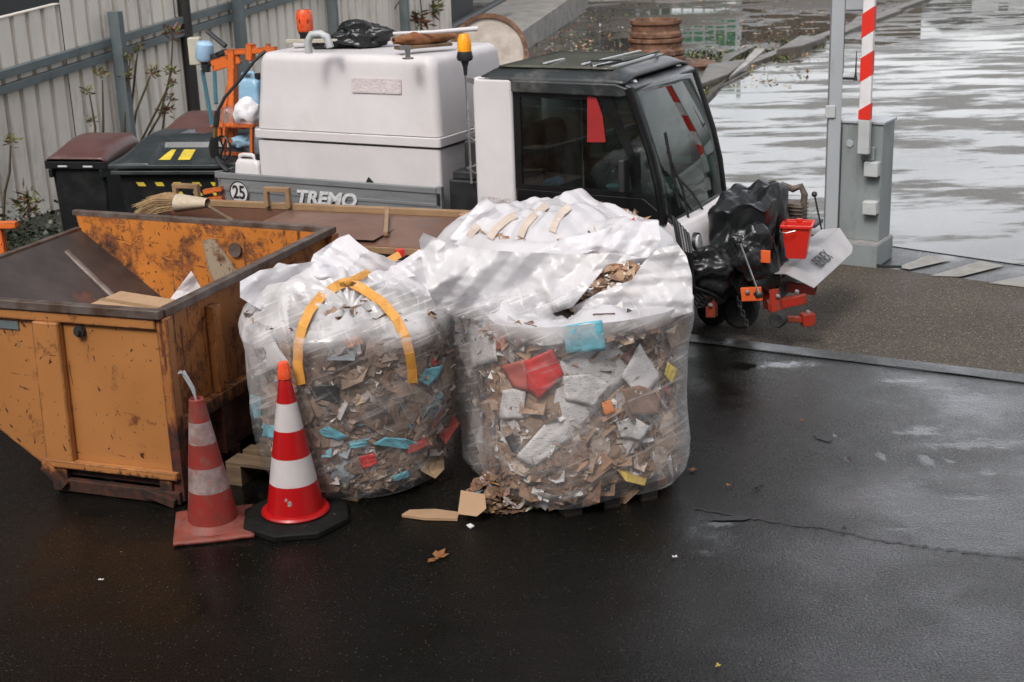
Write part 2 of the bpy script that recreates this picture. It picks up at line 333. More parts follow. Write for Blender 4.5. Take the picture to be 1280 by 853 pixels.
M['board'] = pbr('scuffed_grey_board', (.37, .355, .36), (.29, .28, .28), 3, rough=.4, dirt=(.25, .23, .22), ds=5, da=.5, db=.8)
M['ink'] = pbr('black_ink', (.02, .02, .022), None, 5, rough=.5)
M['inkgrey'] = pbr('faded_ink', (.12, .12, .12), None, 5, rough=.6)
M['letters'] = pbr('worn_white_letters', (.62, .62, .63), (.45, .46, .47), 25, .4, .6, rough=.5)
M['engine'] = pbr('grimy_metal', (.19, .15, .12), (.06, .045, .035), 14, rough=.6, metal=.3, bump=.5)
M['rustring'] = pbr('rusted_iron', (.20, .10, .055), (.08, .035, .02), 5, rough=.75, dirt=(.30, .23, .17), ds=6, da=.55, db=.7, bump=.5)
M['concrete'] = pbr('wet_concrete', (.38, .36, .33), (.26, .245, .23), 2.5, rough=.5, dirt=(.09, .08, .06), ds=4, da=.5, db=.8, bump=.4, bs=25, bd=.01)
M['concdark'] = pbr('mossy_concrete', (.12, .105, .085), (.07, .06, .045), 3, rough=.45, dirt=(.05, .045, .025), bump=.5, bs=20, bd=.01)
M['discface'] = pbr('pale_disc_face', (.48, .42, .37), (.34, .29, .25), 5, rough=.7, dirt=(.2, .14, .1), da=.55, db=.8, bump=.3)
M['stem'] = pbr('plant_stem', (.06, .045, .025), (.09, .07, .03), 20, rough=.7)
M['leafgreen'] = pbr('yellow_green_leaf', (.16, .17, .045), (.10, .11, .03), 20, rough=.6)
M['leafred'] = pbr('red_brown_leaf', (.17, .07, .035), (.12, .04, .02), 20, rough=.6)
M['ivy'] = pbr('dark_ivy', (.018, .028, .014), (.03, .042, .018), 9, rough=.45)
M['deadleaf'] = pbr('dead_leaf', (.28, .12, .04), (.2, .08, .03), 30, rough=.6)
M['hatch'] = pbr('worn_cream_line', (.16, .135, .085), (.10, .088, .065), 9, rough=.35, dirt=(.12, .12, .12), ds=9, da=.5, db=.62, bump=.2)
M['copper'] = pbr('brown_fur_brush', (.30, .12, .05), (.20, .08, .03), 25, rough=.85, bump=.8, bs=90, bd=.02)
M['darkwall'] = pbr('dark_rendered_wall', (.07, .075, .075), (.055, .06, .06), .8, rough=.7)
M['windowpane'] = pbr('dark_window', (.03, .035, .04), None, 2, rough=.1)

# cone plastics
M['conered'] = pbr('fresh_red_cone', (.44, .005, .007), (.37, .005, .006), 5, rough=.36, dirt=(.3, .03, .03), ds=8, da=.66, db=.8, bump=.05)
M['conewhite'] = pbr('clean_white_band', (.58, .54, .53), (.52, .48, .475), 9, rough=.42, bump=.06)
M['oldred'] = pbr('faded_red_cone', (.28, .022, .016), (.19, .03, .022), 7, rough=.55, dirt=(.16, .09, .07), ds=9, da=.5, db=.7, bump=.2)
M['oldwhite'] = pbr('scuffed_grey_band', (.34, .27, .26), (.20, .14, .13), 18, rough=.6, dirt=(.30, .07, .05), ds=12, da=.5, db=.7, bump=.3)
M['oldbase'] = pbr('scuffed_salmon_base', (.26, .052, .036), (.18, .045, .03), 9, rough=.6, dirt=(.2, .09, .07), ds=8, da=.48, db=.65, bump=.3)

# ground surfaces
def wetground(name, c1, c2, rmin, rmax, wscale, wa, wb, grain=160, gb=.35, gd=.006, speck=None, stretch=None, fine=.0, wetdark=.6, pud=None, cvar=.9, puddlecol=None, coat=0, rgrain=0):
    m, N, L, P = newmat(name)
    g = _noise(N, L, grain, 3, .7); big = _noise(N, L, cvar, 7, .6)
    col = _mix(N, L, _ramp(N, L, big.outputs['Fac'], .3, .7).outputs[0], c1, c2)
    col = _mix(N, L, _ramp(N, L, g.outputs['Fac'], .48, .66).outputs[0], col, tuple(min(x * 2.8, 1) for x in c1))
    if speck:
        vo = N.new('ShaderNodeTexVoronoi'); vo.inputs['Scale'].default_value = speck[0]; t = N.new('ShaderNodeTexCoord'); L.new(t.outputs['Object'], vo.inputs['Vector'])
        s1 = _ramp(N, L, vo.outputs['Distance'], speck[2], speck[2] + .06, (1, 1, 1, 1), (0, 0, 0, 1))
        rs = N.new('ShaderNodeSeparateColor'); L.new(vo.outputs['Color'], rs.inputs[0])
        s2 = _math(N, L, 'MULTIPLY', s1.outputs[0], _math(N, L, 'GREATER_THAN', rs.outputs[0], speck[3]))
        col = _mix(N, L, s2, col, speck[1])
    wn = _noise(N, L, wscale, 8, .62, stretch, w=4.4); wet = _ramp(N, L, wn.outputs['Fac'], wa, wb)
    col = _mix(N, L, _math(N, L, 'MULTIPLY', wet.outputs[0], wetdark), col, puddlecol or tuple(x * .4 for x in c1))
    L.new(col, P.inputs['Base Color'])
    ro = N.new('ShaderNodeMapRange'); ro.inputs['To Min'].default_value = rmax; ro.inputs['To Max'].default_value = rmin; L.new(wet.outputs[0], ro.inputs[0])
    rough = ro.outputs[0]
    h = _math(N, L, 'MULTIPLY', g.outputs['Fac'], _math(N, L, 'SUBTRACT', 1.0, _math(N, L, 'MULTIPLY', wet.outputs[0], 1 - fine)))
    if pud:   # small standing puddles at given spots: (x, y, radius x, radius y)
        t = N.new('ShaderNodeTexCoord'); tot = None
        wob = _noise(N, L, 7, 6, .65)
        for (x, y, rx, ry) in pud:
            mp = N.new('ShaderNodeMapping'); mp.vector_type = 'POINT'
            mp.inputs['Location'].default_value = (-x / rx, -y / ry, 0); mp.inputs['Scale'].default_value = (1 / rx, 1 / ry, 0)
            L.new(t.outputs['Object'], mp.inputs[0]); le = N.new('ShaderNodeVectorMath'); le.operation = 'LENGTH'; L.new(mp.outputs[0], le.inputs[0])
            d = _math(N, L, 'ADD', le.outputs['Value'], _math(N, L, 'MULTIPLY', _math(N, L, 'SUBTRACT', wob.outputs['Fac'], .5), 3.2))
            f = _ramp(N, L, d, .30, 1.35, (1, 1, 1, 1), (0, 0, 0, 1)).outputs[0]
            tot = f if tot is None else _math(N, L, 'MAXIMUM', tot, f)
        rough = _math(N, L, 'SUBTRACT', rough, _math(N, L, 'MULTIPLY', _math(N, L, 'SUBTRACT', rough, .05), tot))
        h = _math(N, L, 'MULTIPLY', h, _math(N, L, 'SUBTRACT', 1.0, tot))
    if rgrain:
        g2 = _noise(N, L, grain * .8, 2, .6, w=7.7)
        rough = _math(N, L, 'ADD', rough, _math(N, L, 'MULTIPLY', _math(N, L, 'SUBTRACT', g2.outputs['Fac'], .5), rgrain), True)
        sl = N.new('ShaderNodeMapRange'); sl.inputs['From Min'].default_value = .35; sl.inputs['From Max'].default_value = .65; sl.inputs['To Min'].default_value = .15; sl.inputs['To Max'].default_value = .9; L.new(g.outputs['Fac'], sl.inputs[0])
        # specular and coat lowered on the left to weaken reflections, full towards the right
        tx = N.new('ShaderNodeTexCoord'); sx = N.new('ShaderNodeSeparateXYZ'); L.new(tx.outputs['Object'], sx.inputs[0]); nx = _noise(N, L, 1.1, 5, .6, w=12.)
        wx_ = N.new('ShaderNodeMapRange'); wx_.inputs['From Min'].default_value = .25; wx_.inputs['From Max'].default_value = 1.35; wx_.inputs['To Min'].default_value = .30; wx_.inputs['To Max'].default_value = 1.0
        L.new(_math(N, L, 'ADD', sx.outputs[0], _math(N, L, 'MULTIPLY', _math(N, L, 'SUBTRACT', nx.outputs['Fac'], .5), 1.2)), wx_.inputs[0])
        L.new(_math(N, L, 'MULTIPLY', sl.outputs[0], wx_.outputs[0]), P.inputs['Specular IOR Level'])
        specx = wx_.outputs[0]
    L.new(rough, P.inputs['Roughness'])
    P.inputs['IOR'].default_value = 1.45
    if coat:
        if rgrain: L.new(_math(N, L, 'MULTIPLY', _math(N, L, 'POWER', specx, 2.0), coat), P.inputs['Coat Weight'])
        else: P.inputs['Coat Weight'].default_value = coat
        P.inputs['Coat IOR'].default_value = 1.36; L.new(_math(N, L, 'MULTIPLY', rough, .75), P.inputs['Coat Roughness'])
    _bump(N, L, P, h, gb, gd)
    if coat: L.new(P.inputs['Normal'].links[0].from_socket, P.inputs['Coat Normal'])
    return m
PUD = []
for px, py, a, b in ((1210, 497, .16, .10), (1043, 545, .05, .05), (990, 455, .28, .12), (930, 458, .25, .12), (1160, 575, .05, .10), (1105, 572, .04, .10), (1185, 575, .04, .07), (1235, 590, .05, .08),
                     (1150, 540, .18, .10), (1230, 555, .35, .09), (1060, 575, .02, .06), (1130, 475, .2, .06), (1215, 620, .13, .06), (905, 655, .16, .05), (880, 690, .08, .08), (1130, 660, .10, .03)):
    p = onz(px, py); PUD.append((p.x, p.y, a, b))
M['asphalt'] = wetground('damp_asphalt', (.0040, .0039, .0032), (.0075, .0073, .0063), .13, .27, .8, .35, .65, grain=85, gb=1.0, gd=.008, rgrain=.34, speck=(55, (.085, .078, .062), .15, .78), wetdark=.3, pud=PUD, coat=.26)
M['apron'] = wetground('coarse_brown_asphalt', (.062, .050, .037), (.030, .025, .020), .45, .8, 1.2, .5, .75, grain=75, gb=1.0, gd=.016, speck=(38, (.24, .185, .13), .24, .66), wetdark=.5, fine=.5)
M['strip'] = wetground('wet_concrete_channel', (.035, .037, .037), (.022, .023, .023), .22, .45, 1.6, .4, .6, grain=60, gb=.2, gd=.003, wetdark=.3)
M['road'] = wetground('flooded_road', (.065, .062, .050), (.045, .043, .034), .02, .50, 1.7, .425, .53, grain=60, gb=.35, gd=.004, wetdark=.35, fine=.03, stretch=(.36, .9, 1), cvar=.5)
M['mud'] = wetground('wet_earth', (.040, .033, .024), (.065, .055, .042), .03, .55, .45, .44, .52, grain=30, gb=.7, gd=.03, speck=(7, (.25, .20, .13), .10, .72), wetdark=.6, fine=.02)
M['far'] = pbr('far_ground', (.06, .055, .045), (.09, .08, .065), .3, rough=.6)
M['bank'] = pbr('dark_bank_soil', (.020, .022, .012), (.035, .030, .018), 3, rough=.8, bump=.8, bs=12, bd=.05)

# ------------------------------------------------------------------ setting: ground sheets
def sheet(name, pts, z, mat_, sub=1):
    mb = MB(); ps = [(p[0], p[1], z) for p in pts]; mb.add(ps, [tuple(range(len(ps)))])
    o = mb.build(name, mat_, smooth=0)
    if o.data.polygons[0].normal.z < 0: o.data.flip_normals()
    return struct(o)
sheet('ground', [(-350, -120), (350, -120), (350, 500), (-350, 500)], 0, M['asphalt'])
s0 = onz(880, 421); s1 = onz(1280, 469); sdv = (s1 - s0).normalized(); sL = s0 - sdv * 3.3; sR = s1 + sdv * 9
nv = Vector((sdv.y, -sdv.x, 0))          # towards the camera
t0 = onz(1106, 336); t1 = onz(1280, 359); tdv = (t1 - t0).normalized(); tL = t0 - tdv * 6; tR = t1 + tdv * 8
sheet('apron', [sL, sR, tR, tL], .004, M['apron'])
mb = MB(); a_, b_ = sL, sR; mb.add([a_ + Vector((0, 0, .008)), b_ + Vector((0, 0, .008)), b_ + nv * .17 + Vector((0, 0, .008)), a_ + nv * .17 + Vector((0, 0, .008))], [(0, 3, 2, 1)])
struct(mb.build('drain_channel', M['strip'], smooth=0))
# joint line beside the channel
mb = MB(); pts = []
for i in range(60):
    p = a_.lerp(b_, i / 59) + nv * (.185 + .012 * math.sin(i * 1.7) + random.uniform(-.008, .008)); pts.append(p)
for i in range(59):
    wv = nv * random.uniform(.006, .012); mb.add([pts[i] + Vector((0, 0, .012)), pts[i + 1] + Vector((0, 0, .012)), pts[i + 1] + wv + Vector((0, 0, .012)), pts[i] + wv + Vector((0, 0, .012))], [(0, 3, 2, 1)])
struct(mb.build('channel_joint', M['ink'], smooth=0))
k0 = Vector((3.22, 23.92, 0)); k1 = Vector((11.46, 39.71, 0)); kd = (k1 - k0).normalized()
kA = k0 - kd * 13.3; kB = k0 + kd * 90
sheet('road', [tL + Vector((1.2, .6, 0)), tR, (60, 5), (60, 110), kB, kA], .006, M['road'])
sheet('wet_earth', [kA, kB, (20, 110), (-3.6, 48), (-3.6, 22), (-4.2, 13)], .003, M['mud'])
# painted hatch lines at the edge of the road
def hatch(poly):
    mb = MB(); mb.add([onz(x, y, .011) for x, y in poly], [tuple(range(len(poly)))]); o = mb.build('painted_line', M['hatch'], smooth=0)
    if o.data.polygons[0].normal.z < 0: o.data.flip_normals()
    struct(o)
hatch([(1163, 345), (1200, 346), (1256, 332), (1225, 326)]); hatch([(1236, 354), (1280, 359), (1330, 352), (1292, 342)]); hatch([(1122, 334), (1137, 337), (1190, 325), (1160, 319)])
# crack across the asphalt
mb = MB(); prev = None; cpts = [(868, 637), (905, 643), (950, 650), (985, 656), (1040, 662), (1100, 676), (1160, 684), (1220, 692), (1290, 700)]
cp = []
for (xa, ya), (xb, yb) in zip(cpts[:-1], cpts[1:]):
    for k in range(8): cp.append(onz(xa + (xb - xa) * k / 8 + random.uniform(-2, 2), ya + (yb - ya) * k / 8 + random.uniform(-1.2, 1.2), .004))
for i in range(len(cp) - 1):
    wv = Vector((0, random.uniform(.008, .022), 0)); wv2 = Vector((0, random.uniform(.008, .020), 0))
    mb.add([cp[i], cp[i + 1], cp[i + 1] + wv2, cp[i] + wv], [(0, 1, 2, 3)])
struct(mb.build('asphalt_crack', M['ink'], smooth=0))
# far end: concrete kerb beyond the puddle and distant ground
mb = MB(); mb.box(-2, 14, 45.5, 46.6, 0, .12); struct(mb.build('far_kerb', M['concrete'], bevel=.02))

# bank under the fence and sloping path
FP0 = Vector((-5.55, 14.6)); FD = Vector((.342, .94)).normalized()
def fence_pt(x, y, off=0):   # point of the fence plane seen at a pixel
    return onplane(x, y, FP0, FD)
def fs(px, z=1.0):
    p = fence_pt(px, 60); return (Vector((p.x, p.y)) - FP0).dot(FD)
FN = Vector((FD.y, -FD.x))     # towards the yard
def fb(s): return min(max(0, (s - 1.5)) * .035, .5)     # the ground climbs along the fence
mb = MB()
def bankf(u_, v_):
    s = -6 + u_ * 19; off = -2.0 + v_ * 3.2
    h = fb(s) * (1 if off < .15 else max(0, 1 - (off - .15) / .7)) + .07 * noise.noise(Vector((s * .9, off * 1.5, 0))) * min(1, fb(s) * 3 + .25) - (.25 if v_ > .99 else 0)
    p = FP0 + FD * s + FN * off; return (p.x, p.y, h + .01)
mb.grid(bankf, 120, 16); struct(mb.build('earth_bank', M['bank']))
mb = MB()
q = [onz(565, 45, .35), onz(600, 20, .5), onz(636, -2, .75), onz(705, -4, .62), onz(650, 38, .35), onz(610, 60, .2)]
q = [onz(520, 75, .35), onz(600, 20, .55), onz(650, -14, .75), onz(735, -18, .70), onz(648, 42, .45), onz(590, 85, .30)]
mb.slab(q, .9, nrm=(0, 0, 1)); struct(mb.build('ramp', M['concrete'], bevel=.02))
mb = MB(); mb.tube([onz(540, 60, .55), onz(566, 33, .68), onz(600, 15, .8), onz(634, -4, .95)], .07, 8)
tag(mb.build('drain_pipe', M['steel_dark']), 'dark pipe running up along the concrete ramp beside the fence', 'pipe')

# ------------------------------------------------------------------ fence
fence = empty('sheet_metal_fence', (FP0.x, FP0.y, 0), 0, 'cream ribbed sheet metal fence with grey double rail and posts', 'fence')
def FW(s, off, z): p = FD * s + FN * off; return Vector((p.x, p.y, z))
def zf(px, py): return fence_pt(px, py).z
TOP0 = zf(20, 18.5); TOP1 = zf(79, 1)
def railz(s):
    a = fence_pt(0, 88); b = fence_pt(282, 4); sa = (Vector((a.x, a.y)) - FP0).dot(FD); sb = (Vector((b.x, b.y)) - FP0).dot(FD)
    return a.z + (b.z - a.z) * (s - sa) / (sb - sa)
sA = fs(0); RZ0 = railz(sA)
dtop = TOP0 - railz(fs(20))
def panel(s0_, s1_, extra, name='panel'):
    mb = MB(); n = int(round((s1_ - s0_) / .265)); pitch = (s1_ - s0_) / n
    prof = []
    for i in range(n):
        b = s0_ + i * pitch
        prof += [(b, .0), (b + pitch * .72, .0), (b + pitch * .76, -.065), (b + pitch * .95, -.065)]
    prof.append((s1_, 0))
    vs = []; 
    for s, o in prof: vs += [FW(s, o, fb(s) - .1), FW(s, o, railz(s) + dtop + extra)]
    k = len(prof); mb.add(vs, [(2 * i, 2 * i + 2, 2 * i + 3, 2 * i + 1) for i in range(k - 1)])
    return mb.build(name, M['fence'], fence, smooth=0)
s79 = fs(80)
panel(-4, s79, 0); panel(s79 + .02, s79 + 10, .22); panel(s79 + 10.02, fs(566), .24)
mb = MB(); mb.bar(FW(s79, .01, railz(s79) + dtop + .2), FW(s79 + 9, .01, railz(s79 + 9) + dtop + .2), .05, .08); mb.build('top_trim', M['fence'], fence)
mb = MB(); mb.bar(FW(-4, -.03, railz(-4) + dtop), FW(s79, -.03, railz(s79) + dtop), .09, .012); mb.build('top_trim', M['fence'], fence)
for dz, nm in ((-.035, 'rail'), (-.19, 'rail')):
    mb = MB(); mb.bar(FW(-4, .05, railz(-4) + dz), FW(fs(566), .05, railz(fs(566)) + dz), .08, .085); mb.build('rail', M['fencegrey'], fence, bevel=.004)
for px, full in ((135, False), (290, True), (408, True), (498, True)):
    s = fs(px); 
    topz = zf(125, 15) if not full else railz(s) + dtop + .25
    mb = MB(); c = FW(s, .15, 0); mb.bar((c.x, c.y, -.1), (c.x, c.y, topz), .15, .10, upv=(FD.x, FD.y, 0)); mb.build('post', M['fencegrey'], fence, bevel=.006)

# blocks added mostly out of view to darken wet ground reflections; one shows far left
b0 = empty('added_dark_block', (-14, 54, 0), R_(0), 'tall dark grey block added out of view to darken reflections in the yard', 'building')
mb = MB(); mb.box(-26, 20.3, 0, 12, 0, 46); mb.build('wall', M['darkwall'], b0)
for fl in range(14):
    for k in range(14):
        x = -24 + k * 3.2; z = 1.4 + fl * 3.1
        mb = MB(); mb.box(x, x + 1.5, -.06, .0, z, z + 1.5); wn_ = mb.build('window', M['fencegrey'], b0) if k > 6 else None
        if wn_: mb = MB(); mb.box(x + .08, x + 1.42, -.07, -.061, z + .08, z + 1.42); mb.build('pane', M['windowpane'], wn_)
mb = MB(); mb.box(-26.3, 20.5, -.3, 12.3, 46, 46.3); mb.build('roof', M['steel_dark'], b0)
b1g = empty('enlarged_rear_block', (FP0.x - FD.x * 4 - FN.x * 3.2, FP0.y - FD.y * 4 - FN.y * 3.2, 0), math.atan2(FD.y, FD.x), 'dark grey building behind the cream fence at the far left, unseen bulk added to darken reflections', 'building')  # only its corner is seen; height and length added to darken reflections
mb = MB(); mb.box(-6, 27, 0, 9, 0, 15); mb.build('wall', M['darkwall'], b1g)
mb = MB(); mb.box(-6.3, 27.3, -.3, 9.3, 15, 15.25); mb.build('roof', M['steel_dark'], b1g)
for k in range(8):
    for fl in range(4):
        mb = MB(); mb.box(-4 + k * 3.8, -2.6 + k * 3.8, -.06, .0, 2.9 + fl * 3.1, 4.3 + fl * 3.1); wn_ = mb.build('window', M['fencegrey'], b1g)
        mb = MB(); mb.box(-3.92 + k * 3.8, -2.68 + k * 3.8, -.07, -.061, 2.98 + fl * 3.1, 4.22 + fl * 3.1); mb.build('pane', M['windowpane'], wn_)
b2g = empty('added_shade_building', (0, -.7, 0), 0, 'grey rendered building added behind the viewpoint to shade the near yard', 'building')  # unseen building added behind the camera to keep the near yard in shade
mb = MB(); mb.box(-16, 7, -9, 0, 0, 2.4); mb.box(-16, -1.2, -9, 0, 2.401, 4.2); mb.box(1.2, 7, -9, 0, 2.401, 4.2); mb.box(-16, 7, -9, 0, 4.201, 7.2); mb.build('wall', pbr('grey_render', (.16, .155, .145), (.12, .117, .11), 1, rough=.8), b2g)
mb = MB(); mb.box(-1.25, 1.25, -.05, .06, 2.33, 2.41); mb.build('window_sill', M['concrete'], b2g)
mb = MB(); mb.box(-16.3, 7.3, -9.3, .2, 7.2, 7.4); mb.build('roof', M['steel_dark'], b2g)

# tarred pole by the fence with a cream junction box
pp = ony(244, 150, 18.6); pl = empty('utility_pole', (pp.x, pp.y, 0), 0, 'black tarred pole standing in front of the fence behind the orange rack', 'pole')
mb = MB(); mb.tube([(0, 0, -.1), (0, 0, 4.2)], [.085, .075], 12); mb.build('shaft', M['polewood'], pl)
mb = MB(); mb.tube([(-.09, -.03, 3.2), (-.13, -.05, 2.2), (-.12, -.05, 1.75), (-.10, -.04, 1.65), (-.09, -.04, 1.8)], .012, 6); mb.build('cable', M['black'], pl)

# ------------------------------------------------------------------ weeds along the fence
def weed(px, py, pts, heads, Y, label):
    base = ony(px, py, Y)
    root = empty('weed', base, 0, label, 'plant', 'dry weeds growing along the fence')
    mb = MB(); P3 = [Vector(ony(x, y, Y)) - base for x, y in pts]
    mb.tube(P3, [.014] * (len(P3) - 1) + [.008], 5); mb.build('stem', M['stem'], root)
    for hx, hy, sz in heads:
        c = Vector(ony(hx, hy, Y)) - base; mb = MB()
        for k in range(46):
            d = Vector((random.gauss(0, 1), random.gauss(0, 1), random.gauss(.35, .7))).normalized(); s_ = sz * random.uniform(.3, .75)
            sd_ = d.cross(Vector((random.random(), random.random(), .3))).normalized() * s_ * .13
            o_ = c + Vector((random.gauss(0, 1), random.gauss(0, 1), random.gauss(0, 1))) * sz * .18
            mb.add([o_, o_ + d * s_ * .5 + sd_, o_ + d * s_, o_ + d * s_ * .5 - sd_], [(0, 1, 2, 3)], random.choice((0, 0, 1)))
        mb.build('seed_head', [M['leafgreen'], M['leafred']] if (hx + hy) % 2 else [M['leafred'], M['leafgreen']], root, smooth=0)
W = [((3, 285), [(3, 290), (6, 240), (12, 215), (13, 182)], [(13, 176, .13)], 14.2, 'tall thin weed with one yellow tuft at the left end of the fence'),
     ((120, 172), [(119, 178), (119, 160), (112, 118)], [(110, 115, .13), (113, 150, .12)], 16.0, 'weed with two yellow tufts left of the first fence post'),
     ((129, 172), [(129, 178), (129, 150), (128, 100)], [(125, 92, .14)], 16.1, 'straight weed with one tuft touching the first fence post'),
     ((155, 172), [(155, 180), (158, 130), (160, 95), (163, 75)], [(161, 72, .12), (159, 95, .14)], 17, 'weed just right of the first post with red brown heads'),
     ((160, 172), [(160, 180), (166, 120), (170, 80), (172, 66)], [(172, 61, .14)], 17.2, 'tallest red headed weed between post and pole'),
     ((165, 172), [(165, 180), (170, 140), (184, 105), (189, 92)], [(191, 90, .15)], 17.1, 'weed leaning right with a brown tuft at mid height'),
     ((175, 172), [(174, 182), (195, 140), (210, 110), (213, 88)], [(213, 88, .13), (215, 104, .13)], 17.3, 'slanting weed with two green tufts'),
     ((178, 172), [(178, 182), (200, 145), (214, 90), (216, 44)], [(216, 42, .20)], 17.4, 'slanting weed with a broad reddish top near the pole'),
     ((205, 160), [(203, 165), (206, 140), (212, 128)], [(206, 138, .17), (213, 122, .12)], 17.5, 'short bushy weed at the foot of the fence by the pole'),
     ((275, 92), [(272, 100), (280, 60), (290, 40), (295, 10)], [(290, 22, .17), (296, 4, .15)], 20, 'weed behind the orange rack reaching the fence rail'),
     ((313, 60), [(312, 62), (314, 30), (318, 8)], [(312, 24, .18), (320, 30, .14)], 21.5, 'weed with yellowish heads right of the second post'),
     ((337, 60), [(336, 66), (336, 55)], [(337, 50, .16)], 22, 'stubby pale green weed above the tank corner'),
     ((357, 60), [(357, 66), (356, 50), (354, 34)], [(355, 36, .19), (364, 26, .13)], 22.5, 'green weed left of the red lamp'),
     ((427, 45), [(427, 50), (428, 30), (426, 14)], [(426, 14, .20)], 24, 'weed with one wide head above the black bag'),
     ((448, 40), [(443, 52), (456, 25), (462, -8)], [(462, 20, .14)], 24.5, 'bent bare weed above the black bag'),
     ((465, 40), [(455, 52), (470, 20), (490, -8)], [(466, 16, .16)], 24.7, 'bare weed crossing the fourth post'),
     ((480, 40), [(468, 52), (485, 25), (505, -8)], [], 24.9, 'leafless cane leaning right behind the black bag'),
     ((520, 40), [(523, 60), (528, 20), (524, -10)], [(527, 25, .35)], 25.5, 'thick dark shrubby weed at the fence end'),
     ((540, 30), [(540, 45), (538, 20), (545, -10)], [(541, 10, .4)], 26.5, 'dark tangled weed beside the ramp pipe'),
     ((90, 245), [(36, 275), (35, 250), (33, 240)], [(35, 250, .22), (33, 262, .22)], 14.3, 'low leafy weed at the foot of the fence')]
for (a, b, c, d, e) in W: weed(a[0], a[1], b, c, d, e)
# low dark growth at the foot of the fence
mb = MB()
for k in range(2600):
    px = random.uniform(-30, 110); s = random.random()
    c = onz(px, 300 + random.uniform(-12, 80), 0); c.z = abs(random.gauss(0, .16)); c.x += random.uniform(-.3, .2); 
    d = Vector((random.gauss(0, 1), random.gauss(0, 1), random.gauss(.5, .5))).normalized(); e = d.cross(Vector((0, .2, 1))).normalized(); z = random.uniform(.03, .075)
    mb.add([c, c + d * z * .5 + e * z * .4, c + d * z, c + d * z * .5 - e * z * .4], [(0, 1, 2, 3)])
tag(mb.build('ground_cover', M['ivy'], smooth=0), 'dark low ivy and weeds on the ground below the fence', 'ground cover', kind='stuff')

# ------------------------------------------------------------------ wheelie bins
def wheelie(px, py, z, rz, wd, dp, ht, label, lidmat, name='wheelie_bin'):
    p = onz(px, py, z); r = empty(name, (p.x, p.y, 0), rz, label, 'bin')   # base point is the front left corner
    mb = MB(); t = .06
    vs = [(t, t * .6, .06), (wd - t, t * .6, .06), (wd - t, dp - t * 2, .06), (t, dp - t * 2, .06), (.02, .02, ht - .05), (wd - .02, .02, ht - .05), (wd - .02, dp - .05, ht - .05), (.02, dp - .05, ht - .05)]
    mb.add(vs, [(0, 3, 2, 1), (0, 1, 5, 4), (1, 2, 6, 5), (2, 3, 7, 6), (3, 0, 4, 7), (4, 5, 6, 7)]); mb.build('body', M['binblack'], r, bevel=.03, seg=3)
    mb = MB(); mb.box(-.015, wd + .015, -.02, dp - .03, ht - .09, ht - .02); mb.box(.12, .22, -.03, .0, ht - .075, ht - .055, 1); mb.box(wd - .22, wd - .12, -.03, .0, ht - .075, ht - .055, 1)
    mb.box(.02, .06, -.03, .06, ht - .17, ht - .09); mb.box(wd - .06, wd - .02, -.03, .06, ht - .17, ht - .09); mb.build('rim', [M['binblack'], M['lightgrey']], r, bevel=.008)
    mb = MB()
    def lid(u_, v_):
        x = -.01 + u_ * (wd + .02); y = -.02 + v_ * dp; e = min(u_, 1 - u_)
        return (x, y, ht + .005 + .13 * math.sin(min(v_ * 1.25, 1.0) * math.pi / 2) * min(1, (e * 9 + .1)) - (.05 if v_ > .96 else 0) - (.03 if e < .01 else 0))
    mb.grid(lid, 18, 16); o = mb.build('lid', lidmat, r, solid=.012, smooth=60)
    mb = MB(); mb.tube([(.06, dp + .03, ht - .02), (wd - .06, dp + .03, ht - .02)], .018, 8); mb.build('handle', M['binblack'], r)
    for x in (.05, wd - .05):
        mb = MB(); mb.lathe([(.0, -.03), (.09, -.03), (.1, -.02), (.1, .02), (.09, .03), (0, .03)], (x, dp - .08, .10), 20, M=Matrix.Rotation(R_(90), 3, 'Y')); mb.build('wheel', M['rubber'], r)
    return r
wheelie(58, 199, 1.02, R_(-14), .60, .74, 1.02, 'black wheelie bin with a brown lid standing in front of the fence', M['binbrown'])
wheelie(198, 168, 1.04, R_(-14), .62, .74, 1.04, 'wheelie bin with a reddish brown lid, mostly hidden behind the big grey lidded container', M['binbrown'])
# big container
p = onz(141, 204, 1.12); cn_ = empty('waste_container', (p.x, p.y, 0), R_(-10), 'large charcoal waste container with grey moulded lid and yellow black warning tape', 'container')
mb = MB(); vs = [(.06, .08, .15), (1.14, .08, .15), (1.14, .70, .15), (.06, .70, .15), (.02, .03, 1.05), (1.2, .03, 1.05), (1.2, .78, 1.05), (.02, .78, 1.05)]
mb.add(vs, [(0, 3, 2, 1), (0, 1, 5, 4), (1, 2, 6, 5), (2, 3, 7, 6), (3, 0, 4, 7), (4, 5, 6, 7)]); mb.build('body', M['binblack'], cn_, bevel=.03, seg=3)
mb = MB(); mb.box(-.02, 1.24, -.03, .82, 1.02, 1.055); mb.box(-.03, 1.25, -.045, .83, 1.075, 1.11); mb.build('rim', M['lidgrey'], cn_, bevel=.008)
mb = MB()
def lidf(u_, v_):
    e = min(u_, 1 - u_); h = 1.11 + .17 * math.sin(min(1, v_ * 1.5) * math.pi / 2) * min(1, e * 7 + .1)
    if .30 < u_ < .8 and v_ < .38: h -= .035
    if .38 < u_ < .56 and v_ > .62: h -= .05
    if .16 < u_ < .9 and .45 < v_ < .9: h += .015
    return (-.03 + u_ * 1.28, -.04 + v_ * .86, h)
mb.grid(lidf, 50, 34); mb.build('lid', M['lidgrey'], cn_, solid=.01, smooth=40)
mb = MB()
for x, wq in ((.33, 0), (.47, 1)):
    f = lambda u_, v_: Vector(lidf(u_, v_)) + Vector((0, 0, .012))
    a = f(x, .12); b = f(x + .085, .12); c = f(x + .085, .3); d = f(x + (.0 if wq else .05), .3)
    mb.add([a, b, c, d], [(0, 1, 2, 3)])
mb.build('lid_marking', M['yellow'], cn_, smooth=0)
mb = MB()
